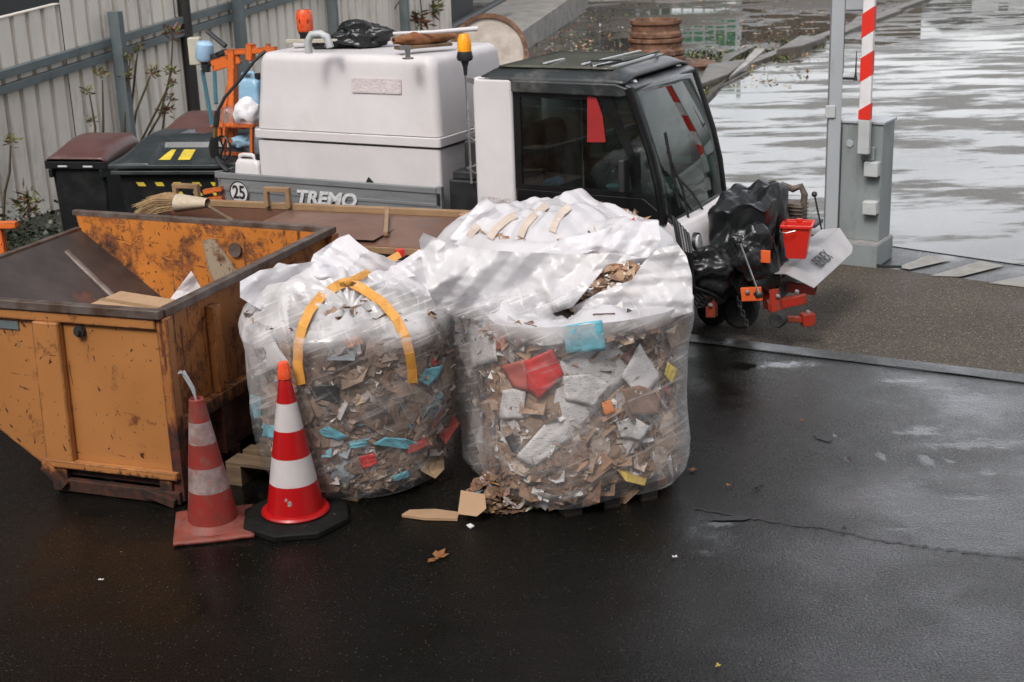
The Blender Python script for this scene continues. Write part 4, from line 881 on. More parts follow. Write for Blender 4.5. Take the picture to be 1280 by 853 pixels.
mb.grid(lambda u_, v_: (2.97 + .12 * u_ + .03 * v_, .05 + .01 * math.sin(u_ * 9), 1.60 - .17 * u_ - .05 * v_), 10, 5); tag(mb.build('hanging_mask', M['maskblue'], solid=.003), 'pale blue face mask hanging inside the side window', 'face mask')
# ------------------------------------------------------------------ white tank on the load bed
tank = empty('water_tank', tw((0, 0, .80)), TH, 'large white plastic tank with rounded upper half on the truck bed', 'tank')
def rbox(x0, x1, y0, y1, z0, z1, taper, r, nz=10, seg=8, top=True, dent=0, seed=0):
    """upright box with rounded vertical edges and a rounded top edge"""
    mb = MB(); loops = []
    def outline(ix, iy, rr):
        pts = []
        for cx, cy, a0 in ((x1 - ix - rr, y0 + iy + rr, -90), (x1 - ix - rr, y1 - iy - rr, 0), (x0 + ix + rr, y1 - iy - rr, 90), (x0 + ix + rr, y0 + iy + rr, 180)):
            for k in range(seg + 1): a = R_(a0 + 90 * k / seg); pts.append((cx + rr * math.cos(a), cy + rr * math.sin(a)))
        return pts
    rows = []
    for k in range(nz + 1):
        t = k / nz; z = z0 + (z1 - r - z0) * t; rows.append((taper * t, z, r))
    if top:
        for k in range(1, 7):
            a = R_(90 * k / 6); rows.append((taper + r * (1 - math.cos(a)), z1 - r + r * math.sin(a), max(r * math.cos(a), .01) + .02))
    for ins, z, rr in rows: loops.append([(x, y, z) for x, y in outline(ins, ins, rr)])
    k = len(loops[0]); vs = [p for l in loops for p in l]
    if dent: vs = [(x, y + dent * noise.noise(Vector((x * 1.6, z * 2, seed))), z) if abs(y - y0) < .15 else (x, y, z) for x, y, z in vs]
    fs = [(i * k + j, i * k + (j + 1) % k, (i + 1) * k + (j + 1) % k, (i + 1) * k + j) for i in range(len(loops) - 1) for j in range(k)]
    fs.append(tuple(range(k - 1, -1, -1))); fs.append(tuple((len(loops) - 1) * k + j for j in range(k)))
    mb.add(vs, fs); return mb
def tt(mb): mb.v = [(x, y, z - .80) for x, y, z in mb.v]; return mb
tt(rbox(.404, 2.146, .066, 1.234, .805, 1.40, 0, .03, top=False)).build('lower_shell', M['tank'], tank, smooth=40)
tt(rbox(.388, 2.162, .050, 1.248, 1.388, 1.492, 0, .03, nz=1, top=False)).build('flange', M['tank'], tank, smooth=30, bevel=.008)
tt(rbox(.40, 2.15, .06, 1.235, 1.468, 2.075, .045, .075, dent=.02)).build('upper_shell', M['tank'], tank, smooth=50)
mb = MB(); a, b = ts(431, 98, .0), ts(493, 99, .0); zz = (a.z + ts(432, 117).z) / 2
mb.slab([(a.x, .082, zz - .062 - .8), (b.x, .082, zz - .062 - .8), (b.x, .090, zz + .05 - .8), (a.x, .090, zz + .05 - .8)], .006, nrm=(0, -1, 0)); mb.build('label_plate', M['label'], tank)
mb = MB(); c = tl(onz(510, 73, 2.08)); mb.lathe([(.045, 0), (.045, .008), (.02, .01), (.02, .09)], (c.x, c.y, 1.275), 16); mb.box(c.x - .05, c.x + .02, c.y - .018, c.y + .018, 1.34, 1.375); mb.build('filler_valve', M['chrome'], tank)
mb = MB(); mb.slab([ts(455, 233, .05) - Vector((0, 0, .8)), ts(470, 233, .05) - Vector((0, 0, .8)), ts(460, 222, .05) - Vector((0, 0, .8))], .02, nrm=(0, -1, 0)); mb.build('torn_hole', M['black'], tank)
TOPZ = 2.075
def on_top(px, py, dz=0): return onz(px, py, TOPZ + dz)
crumple('bin_liner', on_top(452, 60) + Vector((0, 0, .10)), .17, M['blackbag'], 'shiny black bin liner lying on top of the white tank', 'bag', (1.35, .75, .62), 21, .45, 5, freq=1.3, sm=180)
crumple('bin_liner', on_top(414, 61) + Vector((0, 0, .05)), .12, M['blackbag'], 'flat torn black bin liner at the left of the bigger one on the tank', 'bag', (1.5, .7, .45), 31, .5, 5, freq=1.5, sm=180)
# fur brush: elongated
p = on_top(525, 60, .04); bs2 = empty('fur_brush', p, R_(28), 'worn brown brush with long white handle lying on the tank', 'brush')
mb = MB(); mb.grid(lambda u_, v_: (-.22 + .52 * v_, (.055 + .02 * noise.noise(Vector((u_ * 6, v_ * 5, 2)))) * math.cos(u_ * 2 * math.pi) * (math.sin(min(max(v_, .03), .97) * math.pi) ** .3), .07 + (.05 + .02 * noise.noise(Vector((u_ * 5, v_ * 7, 0)))) * math.sin(u_ * 2 * math.pi) * (math.sin(min(max(v_, .03), .97) * math.pi) ** .3)), 30, 36, closed=True); mb.build('bristles', M['copper'], bs2)
mb = MB(); mb.box(-.2, .26, -.05, .05, .0, .025); mb.build('back_board', M['wood'], bs2, bevel=.006)
mb = MB(); inv = Matrix.LocRotScale(bs2.location, bs2.rotation_euler, None).inverted(); mb.tube([inv @ onz(492, 42, 2.22), inv @ onz(545, 40, 2.24), inv @ onz(597, 36, 2.25)], [.012, .014, .020], 10); mb.build('handle', M['white'], bs2)
mb = MB(); mb.bar(on_top(358, 52, .09), on_top(412, 51, .09), .03, .03); mb.bar(on_top(410, 51, .075), on_top(500, 44, .09), .03, .02); tag(mb.build('timber_batten', M['cream'], bevel=.004), 'pale timber batten lying across the tank top behind the black bag', 'batten')
mb = MB(); a = on_top(366, 56, .03); b = on_top(470, 50, .03); mb.bar(a, b, .10, .03); tag(mb.build('white_board', M['white'], bevel=.01), 'white rounded board lying on the tank top under the batten', 'board')
mb = MB(); c = on_top(385, 52, .12); mb.tube([c + Vector((0, 0, -.09)), c + Vector((0, 0, .0)), c + Vector((.03, 0, .05)), c + Vector((.10, -.01, .055)), c + Vector((.15, -.02, .03)), c + Vector((.17, -.02, -.05))], .030, 12); tag(mb.build('pipe_elbow', M['lightgrey']), 'grey plastic pipe bend beside the red lamp on the tank', 'pipe')
c = onz(382, 44, 2.12); wl = empty('warning_lamp', c, 0, 'red orange warning lamp standing behind the tank top at its left', 'lamp')
mb = MB(); mb.lathe([(.05, -.2), (.05, .0), (.062, .02), (.062, .03)], (0, 0, 0), 18); mb.build('base', M['black'], wl)
mb = MB(); mb.lathe([(.062, .03), (.072, .05), (.072, .18), (.058, .215), (0, .22)], (0, 0, 0), 22); mb.build('lens', M['redlens'], wl)
mb = MB(); mb.lathe([(0, .0), (.04, -.002), (.045, -.015)], (0, -.066, .12), 18, M=Matrix.Rotation(R_(-90), 3, 'X') @ Matrix.Rotation(R_(180), 3, 'X')); mb.build('reflector', M['black'], wl)

# ------------------------------------------------------------------ orange tool rack at the rear of the bed
rack = empty('tool_rack', tw((-.12, .55, .78)), TH, 'orange welded tool rack standing at the rear of the truck bed', 'rack')
RY = .55
def rk(px, py, yo=RY): q = ts(px, py, yo); return Vector((q.x + .12, q.y - .55, q.z - .78))
mb = MB(); mb.bar(rk(291, 215), rk(291, 62), .07, .06, upv=(0, 1, 0)); mb.build('upright', M['orange'], rack, bevel=.004)
mb = MB(); mb.bar(rk(283, 66), rk(345, 62), .05, .05); mb.build('crossbar', M['orange'], rack, bevel=.004)
mb = MB(); mb.bar(rk(313, 76), rk(313, 55), .07, .06, upv=(0, 1, 0)); mb.build('socket', M['orange'], rack, bevel=.004)
mb = MB(); mb.bar(rk(335, 76), rk(335, 55), .03, .03, upv=(0, 1, 0)); mb.build('socket', M['orange'], rack, bevel=.004)
mb = MB(); mb.bar(rk(265, 83), rk(300, 72), .02, .10); mb.build('flange_plate', M['orange'], rack, bevel=.004)
mb = MB(); mb.bar(rk(290, 95), rk(275, 160), .05, .02, upv=(0, 1, 0)); mb.bar(rk(275, 158), rk(276, 214), .05, .02, upv=(0, 1, 0)); mb.build('brace', M['orange'], rack, bevel=.003)
mb = MB(); 
for a, b in (((280, 156), (318, 158)), ((280, 192), (318, 194)), ((281, 156), (281, 194)), ((315, 158), (315, 194))): mb.bar(rk(*a, .35), rk(*b, .35), .03, .03, upv=(0, 1, 0))
mb.build('carrier_frame', M['orange'], rack, bevel=.003)
mb = MB(); mb.bar(rk(276, 155), rk(318, 158), .30, .012); mb.bar(rk(276, 196), rk(318, 200), .34, .012); mb.build('shelf', M['orange'], rack, bevel=.002)
# hose and nozzle
mb = MB()
hp_ = [ts(332, 64, .3), ts(318, 76, .25), ts(300, 100, .2), ts(281, 122, .15), ts(272, 140, .12), ts(270, 158, .10)]
mb.tube([tw(q) for q in hp_], .014, 8)
for k in range(9):
    q = tw(hp_[4].lerp(hp_[5], k / 8)); mb.tube([q + Vector((0, 0, .008)), q - Vector((0, 0, .008))], .024, 10)
hz = empty('spray_hose', tw(ts(270, 200, .1)), 0, 'black spray hose with brass coupling hanging over the orange rack', 'hose'); 
def rel(mb, e): mb.v = [tuple(Vector(v) - e.location) for v in mb.v]; return mb
rel(mb, hz).build('hose', M['black'], hz)
mb = MB(); mb.tube([tw(ts(269.5, 158, .1)), tw(ts(268.5, 172, .1))], .018, 8); rel(mb, hz).build('brass_fitting', pbr('brass', (.5, .32, .12), None, 9, rough=.3, metal=.8), hz)
mb = MB(); mb.tube([tw(ts(268, 171, .1)), tw(ts(267, 185, .1)), tw(ts(268, 197, .1))], [.03, .045, .03], 10); mb.tube([tw(ts(270, 196, .1)), tw(ts(276, 206, .1)), tw(ts(285, 214, .1))], .02, 8); rel(mb, hz).build('trigger_gun', M['black'], hz)
mb = MB(); c = ts(279, 185, .18)
ring = [tw(c + Vector((.075 * math.cos(a), 0, .10 * math.sin(a)))) for a in [2 * math.pi * k / 20 for k in range(21)]]; mb.tube(ring, .010, 6, cap=False)
for a in (0, 1, 2): mb.tube([tw(c + Vector((.075 * math.cos(a), 0, .1 * math.sin(a)))), tw(c - Vector((.075 * math.cos(a), 0, .1 * math.sin(a))))], .007, 6)
tag(mb.build('hand_wheel', M['black']), 'black spoked hand wheel at the rear of the orange rack', 'wheel')
# blue lopper-like tool
bt = empty('lopping_tool', tw(ts(262, 80, .7)), 0, 'pale blue tool with two teal tube handles leaning against the orange rack', 'tool')
mb = MB(); a = tw(ts(256, 52, .7)); b = tw(ts(256, 76, .7)); mb.tube([b, b.lerp(a, .15), b.lerp(a, .85), a], [.07, .085, .075, .05], 14); rel(mb, bt).build('housing', M['blue'], bt)
mb = MB(); mb.tube([tw(ts(257, 78, .7)), tw(ts(258, 90, .7))], .04, 10); mb.bar(tw(ts(255, 86, .7)), tw(ts(268, 70, .7)), .05, .05); rel(mb, bt).build('joint', M['black'], bt)
for a, b in (((253, 88), (266, 160)), ((268, 88), (270, 130))):
    mb = MB(); mb.tube([tw(ts(*a, .7)), tw(ts(*b, .6))], .018, 8); rel(mb, bt).build('handle_tube', M['teal'], bt)
c = tw(ts(245, 64, .75)); mb = MB(); mb.box(c.x - .06, c.x + .05, c.y - .05, c.y + .05, c.z - .12, c.z + .12); tag(mb.build('junction_box', M['cream'], bevel=.012), 'cream box left of the pale blue tool near the tarred pole', 'box')
mb = MB(); mb.tube([tw(ts(259, 39, .8)), tw(ts(282, 58, .8))], .022, 8); mb.tube([tw(ts(266, 74, .8)), tw(ts(284, 66, .8))], .04, 8); tag(mb.build('steel_bar', M['black']), 'black tubular tool handle pointing up left of the orange rack', 'handle')
# canisters
def canister(name, px0, py0, px1, py1, yo, dep, mt, label):
    a = ts(px0, py1, yo); b = ts(px1, py0, yo); h = b.z - a.z; wd = b.x - a.x
    r = empty(name, tw(a), TH, label, 'canister')
    mb = rbox(0, wd, 0, dep, 0, h * .80, .01, .03, nz=4); mb.build('body', mt, r, smooth=50)
    mb = MB(); mb.tube([(wd * .15, dep / 2, h * .76), (wd * .15, dep / 2, h * .93), (wd * .3, dep / 2, h * .98), (wd * .6, dep / 2, h * .98), (wd * .72, dep / 2, h * .9), (wd * .72, dep / 2, h * .76)], .018, 8); mb.build('handle', mt, r)
    mb = MB(); mb.lathe([(.025, 0), (.028, .05), (0, .05)], (wd * .85, dep / 2, h * .78), 12); mb.build('cap', M['black'], r)
canister('canister', 297, 92, 319, 130, .5, .14, M['canblue'], 'blue plastic canister behind the upper left corner of the white tank')
canister('canister', 292, 196, 322, 220, .12, .12, M['white'], 'small white plastic canister with handle behind the grey bed side')
crumple('clear_bottle', tw(ts(288, 146, .5)), .10, M['clear'], 'clear crumpled plastic bottle on the orange rack shelf', 'bottle', (.8, .6, 1), 41, .3)
crumple('white_bag', tw(ts(310, 142, .4)), .11, M['plastic_sheet'], 'white plastic bag wedged between orange rack and tank', 'bag', (1.1, .7, 1.1), 43, .4)
crumple('blue_rag', tw(ts(303, 178, .45)), .09, M['canblue'], 'blue rag inside the orange carrier frame', 'rag', (1, .6, .7), 45, .4)
mb = MB(); a = tw(ts(262, 240, -.05)); mb.bar(a + Vector((-.05, 0, .0)), a + Vector((.12, -.03, .03)), .05, .04); mb.bar(a + Vector((-.02, 0, -.06)), a + Vector((.12, -.03, -.05)), .08, .03); tag(mb.build('red_strap_end', M['orange'], bevel=.004), 'orange steel bracket behind the rear left corner of the truck', 'bracket')

# ------------------------------------------------------------------ front attachment
imp = empty('front_attachment', tw((4.5, .6, 0)), TH, 'red linkage attachment with black rollers hung on the truck front', 'attachment')
IL = Vector((4.5, .6, 0))
def il(p): return Vector(p) - IL
def ibar(name, a, b, wd, th, mt, up=(0, 0, 1)): mb = MB(); mb.bar(il(a), il(b), wd, th, upv=up); return mb.build(name, mt, imp, bevel=.005)
ibar('link_arm', (4.22, .55, .42), (4.62, .42, .40), .06, .09, M['redpaint'])
ibar('link_arm', (4.66, .55, .42), (4.92, .74, .36), .05, .08, M['redpaint'])
ibar('link_arm', (4.70, .28, .33), (4.95, .42, .38), .05, .07, M['redpaint'])
ibar('hitch_plate', (4.69, .33, .30), (4.65, .35, .58), .06, .03, M['redpaint'], (0, 1, 0))
ibar('hitch_plate', (4.80, .26, .20), (4.74, .30, .46), .07, .04, M['redpaint'], (0, 1, 0))
ibar('orange_block', (4.55, .15, .44), (4.70, .15, .46), .03, .10, M['orange_plain'])
ibar('lower_bar', (4.75, .30, .24), (4.95, .42, .22), .05, .04, M['redpaint'])
ibar('end_block', (4.92, .40, .22), (5.00, .45, .23), .09, .09, M['redpaint'])
ibar('side_bracket', (4.25, .15, .70), (4.25, .15, .56), .05, .08, M['redpaint'], (0, 1, 0))
ibar('side_bracket', (4.33, .12, .42), (4.34, .12, .26), .07, .07, M['redpaint'], (0, 1, 0))
ibar('side_bracket', (4.28, .2, .55), (4.33, .2, .28), .04, .05, M['lightgrey'], (0, 1, 0))
for c in ((4.30, .52, .47), (4.55, .44, .46), (4.70, .31, .36), (4.68, .33, .52), (4.78, .27, .42), (4.80, .26, .26), (4.86, .70, .42), (4.88, .40, .43), (4.34, .08, .36), (4.60, .13, .47), (4.96, .42, .28)):
    mb = MB(); mb.lathe([(0, .014), (.012, .012), (.018, 0), (.018, -.012)], il(c), 6); mb.build('bolt', M['chrome'], imp)
for k in range(7):
    mb = MB(); q_ = Vector((4.52 + .012 * k, .16 + .004 * k, .40 - .035 * k)); rg = [il(q_ + Vector((.012 * math.cos(a) if k % 2 else 0, .012 * math.cos(a) if not k % 2 else 0, .022 * math.sin(a)))) for a in [6.283 * j / 12 for j in range(13)]]; mb.tube(rg, .0045, 5, cap=False); mb.build('chain_link', M['steel_dark'], imp)
for c, r in (((4.42, .52, .20), .13), ((4.12, .75, .12), .12), ((4.30, .95, .12), .12), ((4.80, .24, .26), .06)):
    mb = MB(); mb.lathe([(0, -.045), (r * .8, -.05), (r, -.03), (r, .03), (r * .8, .05), (0, .045)], il(c), 26, M=Matrix.Rotation(R_(90), 3, 'X')); mb.build('roller', M['rubber'], imp)
mb = MB(); mb.tube([il((4.25, .5, .6)), il((4.28, .55, .3)), il((4.15, .7, .12))], [.09, .08, .05], 10); mb.tube([il((4.42, .5, .5)), il((4.42, .52, .2))], .05, 8); mb.box(-.35, .25, -.2, .3, .34, .5); mb.build('column', M['steel_dark'], imp, bevel=.01)
for k in range(6):
    o_ = k * .022
    mb = MB(); mb.tube([il((4.02 + o_ * .3, .10 - o_, .98)), il((4.12 + o_, -.08, 1.02 - o_)), il((4.18 + o_, -.12 - o_ * .5, .80)), il((4.16 + o_, -.06, .52)), il((4.26 + o_, .05, .34 + o_)), il((4.4, .2, .36))], .011, 6); mb.build('hydraulic_hose', M['black'], imp)
for (t0, t1, yo, col_) in (((924, 301), (948, 366), -.16, 'chrome'), ((1018, 243), (1027, 287), .9, 'black')):
    a = ts(*t0, yo); b = ts(*t1, yo); mb = MB(); mb.tube([il(a), il(b)], .007, 6); rr = mb.build('position_rod', M[col_], imp)
    mb = MB(); mb.lathe([(0, -.022), (.016, -.016), (.022, 0), (.016, .016), (0, .022)], il(a), 14); mb.build('ball_tip', M['black'], rr)
crumple('coupling', tw(ts(948, 368, .15)), .035, M['black'], None, None, (1, .8, 1), 51, .3, 3).name = 'swivel_coupling'
o = bpy.data.objects['swivel_coupling']; o.parent = imp; o.location = il(ts(948, 368, .15))
# black tarp over the implement
def tarp(u_, v_):
    # u around, v from top centre outwards and down
    a = u_ * 2 * math.pi; cx, cy = 4.47, .50; ca, sa = math.cos(a), math.sin(a)
    k = 1 / (abs(ca) ** 5 + abs(sa) ** 5) ** .2
    hw, hd = .225, .30
    fold = .022 * (1 - 2 * abs(math.sin(a * 7 + 4 * noise.noise(Vector((ca * 1.5, sa * 1.5, 1)))))) + .05 * noise.noise(Vector((ca * 3, sa * 3, v_ * 3)))
    if v_ < .35: t = v_ / .35; rr = t; z = 1.10 - .03 * t ** 3 + .16 * crease(ca * t * .4 + 3, sa * t * .4, 6) + .05 * t * (ca + sa) * .7 + .03 * noise.noise(Vector((ca * t * 2.5, sa * t * 2.5, 2)))
    else:
        t = (v_ - .35) / .65; rr = 1 + fold * 2.2 * t + .55 * crease(a * .45, t * .5, 5) * min(1, t * 3) + .06 * t; z = 1.07 + .05 * (1 - t) * (ca + sa) * .7 + .16 * crease(ca * .4 + 3, sa * .4, 6) * (1 - t) - t * (.60 + .10 * noise.noise(Vector((ca * 2, sa * 2, 7)))) ; rr += .08 * math.sin(t * 7 + a * 2) * (1 - t) * .6
    return (cx + ca * k * hw * rr + (.05 if z < .8 else 0) * 0, cy + sa * k * hd * rr, z)
mb = MB(); mb.grid(tarp, 160, 50, closed=True); mb.v = [tuple(tw(v)) for v in mb.v]
tag(mb.build('tarp', M['cover'], smooth=60, solid=.004), 'black plastic tarp draped over the equipment on the truck front', 'tarp')
crumple('plastic_bag', tw((4.30, .12, .62)), .19, M['blackbag'], 'sagging black plastic bag hanging below the tarp on the truck front', 'bag', (1.25, .7, .85), 61, .4, 5, freq=1.2, sm=180)
crumple('plastic_bag', tw((4.60, .2, .75)), .16, M['blackbag'], 'bundled black plastic below the right edge of the tarp', 'bag', (1., .7, 1.1), 66, .4, 5, freq=1.2, sm=180)
# small engine beyond the bucket
p = tw(ts(987, 275, .95)); en = empty('small_engine', p, TH, 'grimy small engine with bent pipe beside the red bucket', 'engine')
mb = MB(); mb.box(-.11, .11, -.08, .08, -.02, .14)
for k in range(5): mb.box(-.12, .12, -.09, .09, .0 + k * .028, .012 + k * .028)
mb.build('block', M['engine'], en, bevel=.006)
mb = MB(); mb.tube([(-.12, 0, .10), (-.13, 0, .22), (-.06, 0, .26), (.02, 0, .235), (.08, 0, .26), (.11, 0, .20), (.10, 0, .08)], .026, 10); mb.build('pipe', M['engine'], en)
mb = MB(); mb.lathe([(0, -.03), (.05, -.03), (.05, .03), (0, .03)], (-.15, -.02, .16), 16, M=Matrix.Rotation(R_(90), 3, 'Y')); mb.build('filter', M['board'], en)
mb = MB(); mb.bar(tw((4.55, 1.0, .80)), tw((4.86, 1.0, .80)), .22, .03); tag(mb.build('shelf', M['steel_dark'], bevel=.004), 'dark shelf plate carrying the small engine and bucket', 'shelf')
# red bucket
c = tw(ts(996, 321, .50)); bk = empty('bucket', c, TH + R_(10), 'bright red square plastic bucket with wire handle on the folded board', 'bucket')
b0_, b1_, hb = .068, .100, .24
mb = MB()
o_ = [(-b0_, -b0_, 0), (b0_, -b0_, 0), (b0_, b0_, 0), (-b0_, b0_, 0), (-b1_, -b1_, hb), (b1_, -b1_, hb), (b1_, b1_, hb), (-b1_, b1_, hb)]
i_ = [(x * .93, y * .93, z + (.006 if z == 0 else 0)) for x, y, z in o_]
mb.add(o_ + i_, [(0, 3, 2, 1), (0, 1, 5, 4), (1, 2, 6, 5), (2, 3, 7, 6), (3, 0, 4, 7), (8, 9, 10, 11), (8, 12, 13, 9), (9, 13, 14, 10), (10, 14, 15, 11), (11, 15, 12, 8), (4, 5, 13, 12), (5, 6, 14, 13), (6, 7, 15, 14), (7, 4, 12, 15)])
mb.build('pail', M['red'], bk, bevel=.006, seg=3)
mb = MB()
for s in (-1, 1): mb.bar((-b1_ - .012, s * (b1_ + .006), hb), (b1_ + .012, s * (b1_ + .006), hb), .014, .022); mb.bar((s * (b1_ + .006), -b1_, hb), (s * (b1_ + .006), b1_, hb), .014, .022)
mb.box(-.02, .02, b1_ - .01, b1_ + .02, hb - .01, hb + .018); mb.build('rim', M['red'], bk, bevel=.003)
mb = MB(); mb.tube([(-b1_ - .01, -b1_ + .02, hb - .01), (-b1_ - .01, -b1_ - .03, hb - .035), (-b1_ + .04, -b1_ - .045, hb - .035), (0, -b1_ - .03, hb - .02)], .004, 6); mb.build('handle', M['chrome'], bk)
# folded board
h0 = onz(982, 342, .58); h1 = onz(1050, 285, .58 + .06); c0_ = onz(1018, 360, .46); l0 = onz(959, 342, .56); l1 = onz(1026, 287, .62)
ex = (h1 - h0).normalized(); nn = ex.cross((c0_ - h0)).normalized(); nn = nn if nn.z > 0 else -nn; ey = nn.cross(ex).normalized()
r_ = ray(1069, 313); c1 = CAMP + r_ * (((h0 - CAMP) @ nn) / (r_ @ nn))
cen = (h0 + h1) / 2; bd = empty('folded_board', cen, 0, 'scuffed pale grey folded board with black lettering on the red linkage', 'board')
mb = MB(); mb.slab([p - cen for p in (h0, c0_ + (h0 - c0_) * .03, c0_, c0_ + (c1 - c0_) * .04, c1 + (c0_ - c1) * .08, c1 + (h1 - c1) * .15, h1)], .008, nrm=nn); 
if (h1 - h0).cross(c1 - h1).z > 0: pass
plate = mb.build('panel', M['board'], bd, bevel=.003)
mb = MB(); mb.slab([p - cen for p in (h0, h1, l1, l0)], .008, nrm=(0, 0, 1)); mb.build('side_flap', M['board'], bd, bevel=.003)
# lettering lies in the panel's own plane
ex = (h1 - h0).normalized(); nn = ex.cross((c0_ - h0)).normalized(); nn = nn if nn.z > 0 else -nn; ey = nn.cross(ex).normalized()
tcen = onplane2(1023, 329, Vector((0, 0)), Vector((1, 0))) if False else None
r_ = ray(1027, 326); t_ = ((h0 - CAMP) @ nn) / (r_ @ nn); tp = CAMP + r_ * t_ + nn * .0145
Mt = Matrix((ex, ey, nn)).transposed().to_4x4(); Mt.translation = tp - cen
for k in (0,):
    t = text_obj('board_lettering', 'REINEX', M['ink'], (0, 0, 0), (0, 0, 0), .14, bd, bold=-.0, xs=.55); t.matrix_local = Mt @ Matrix.Diagonal((.62, 1, 1, 1))
# bits of cloth next to the bucket
mb = MB(); mb.grid(lambda u_, v_: tuple(tw((4.62 + .05 * math.sin(v_ * 5) + .05 * u_, .25, .92 - .38 * v_))), 4, 12); tag(mb.build('cloth_strip', M['board'], solid=.004), 'pale cloth strip hanging between the tarp and the red bucket', 'cloth')
crumple('blue_rag', tw(ts(978, 312, .6)), .05, M['teal'], 'small blue rag left of the red bucket', 'rag', (1, .7, 1.2), 71, .5)
mb = MB(); mb.box(-.035, .035, -.005, .005, -.045, .045); o = mb.build('reflector', M['orange_plain'], bevel=.004); o.parent = imp; o.location = il(ts(957, 321, .12))

# ------------------------------------------------------------------ barrier
BP = onz(1095, 336, 0); BR = R_(-33)
bar = empty('barrier', (BP.x, BP.y, 0), BR, 'grey raised parking barrier cabinet with red and white boom', 'barrier')   # front right corner of plinth
mb = MB(); mb.box(-.48, .0, 0, .44, 0, .205); mb.build('plinth', M['cabinet'], bar, bevel=.008)
mb = MB(); mb.box(-.475, -.005, .005, .435, .2055, .212); mb.build('plinth_top', M['plinthtop'], bar)
mb = MB(); mb.box(-.41, -.03, .12, .43, .212, 1.235)
ca = mb.build('cabinet', M['cabinet'], bar, bevel=.006)
mb = MB(); mb.box(-.425, -.015, .105, .445, 1.237, 1.262); mb.build('lid', M['galv'], bar, bevel=.006)
mb = MB(); mb.box(-.395, -.391, .116, .12, .24, 1.2); mb.build('door_seam', M['ink'], ca)
for z, hh in ((.86, .13), (.52, .12)):
    mb = MB(); mb.box(-.16, -.035, .03, .118, z - hh / 2, z + hh / 2); mb.build('hinge_box', M['lightgrey'], bar, bevel=.012, seg=3)
mb = MB(); mb.lathe([(0, .008), (.03, .008), (.034, 0)], (-.32, .118, 1.06), 18, M=Matrix.Rotation(R_(90), 3, 'X')); mb.build('lock', M['galv'], bar)
mb = MB(); mb.box(-.20, -.08, .06, .118, .93, 1.05); mb.build('boom_bracket', M['cabinet'], bar, bevel=.01)
# boom (raised)
lp = Matrix.LocRotScale(bar.location, bar.rotation_euler, None).inverted() @ ony(1079.5, 193, BP.y + .06)
bx0, by0, bz0 = lp.x, lp.y, lp.z
HB = 3.6
mb = MB(); mb.box(bx0 - .052, bx0 + .052, by0 - .03, by0 + .03, bz0 - .0, bz0 + .30); mb.build('boom_socket', M['lightgrey'], bar, bevel=.012)
mb = MB(); mb.box(bx0 - .050, bx0 + .050, by0 - .028, by0 + .028, bz0 + .30, bz0 + HB); bm_ = mb.build('boom', M['boomwhite'], bar, bevel=.012)
mb = MB(); z = bz0 + .30; per = .365; k = 0
z0s = [bz0 + .30 + i * per for i in range(9)]
for i, zb in enumerate(z0s):
    h = .20; sl = .065
    if i == 0: pts = [(bx0 - .0505, zb), (bx0 + .0505, zb), (bx0 + .0505, zb + .14), (bx0 - .0505, zb + .14 - sl)]
    else: zb -= .02; pts = [(bx0 - .0505, zb - sl / 2), (bx0 + .0505, zb + sl / 2), (bx0 + .0505, zb + h + sl / 2), (bx0 - .0505, zb + h - sl / 2)]
    mb = MB(); mb.slab([(x, by0 - .030, zz) for x, zz in pts], .0585, nrm=(0, -1, 0)); mb.build('boom_stripe', M['boomred'], bm_, smooth=0)
# tall post at its left
q_ = ony(1038, 285, BP.y + .32)
post = empty('camera_post', (q_.x, q_.y, 0), R_(-6), 'tall pale grey square post directly left of the barrier cabinet', 'post')
mb = MB(); mb.box(-.055, .055, -.055, .055, 0, 4.2); mb.build('shaft', M['galv'], post, bevel=.008)
mb = MB(); mb.box(-.085, .0, -.075, -.056, 1.29, 1.40); mb.build('switch_box', M['lightgrey'], post, bevel=.008)
mb = MB(); mb.box(.056, .22, -.08, .08, 2.19, 2.8); mb.build('device_box', M['galv'], post, bevel=.02, seg=3)
mb = MB(); mb.tube([(.056, 0, 1.62), (.17, 0, 1.615)], .010, 6); mb.tube([(.17, 0, 1.6), (.17, 0, 1.66), (.17, 0, 1.85)], [.018, .008, .003], 8); mb.tube([(.06, 0, 1.66), (.06, 0, 2.1)], .006, 6); mb.build('antenna', M['black'], post)
mb = MB(); mb.tube([BP + Vector((.0, .02, .03)), BP + Vector((.08, -.02, .02)), BP + Vector((.2, -.08, .03))], .012, 6); tag(mb.build('cable_stub', M['black']), 'short black cable lying at the barrier plinth', 'cable')

# ------------------------------------------------------------------ background props beyond the truck
c = onz(820, 92, 0); rs = empty('ring_stack', (c.x, c.y, 0), 0, 'rust stained stack of round iron rings standing in the wet yard', 'rings')
k_ = 1778 / c.length; 
rows = [(0, .0), (.80, .0), (.84, .12), (.80, .24), (.70, .26), (.78, .30), (.80, .44), (.70, .54), (.66, .56), (.72, .62), (.72, .76), (.64, .84)]
sc_ = (855 - 783) / k_ / 2 / .84
for i, pr in enumerate(([(.0, 0), (.84, 0), (.84, .05), (.78, .07), (.78, .17), (.85, .20), (.85, .26), (.76, .28)], [(.74, .281), (.82, .30), (.82, .36), (.74, .39), (.74, .46), (.80, .49), (.80, .53), (.70, .54)], [(.66, .541), (.74, .56), (.74, .61), (.68, .64), (.68, .72), (.74, .75), (.74, .80), (.66, .80), (.62, .80), (.60, .74), (0, .74)])):
    mb = MB(); mb.lathe([(r * sc_, z * sc_ * 1.9) for r, z in pr], (0, 0, 0), 40); mb.build('ring', M['rustring'], rs, smooth=30)
mb = MB(); mb.lathe([(0, 0), (.2 * sc_, .02), (.22 * sc_, 0)], (0, 0, .745 * sc_ * 1.9), 20); mb.build('hub', M['rustring'], rs)
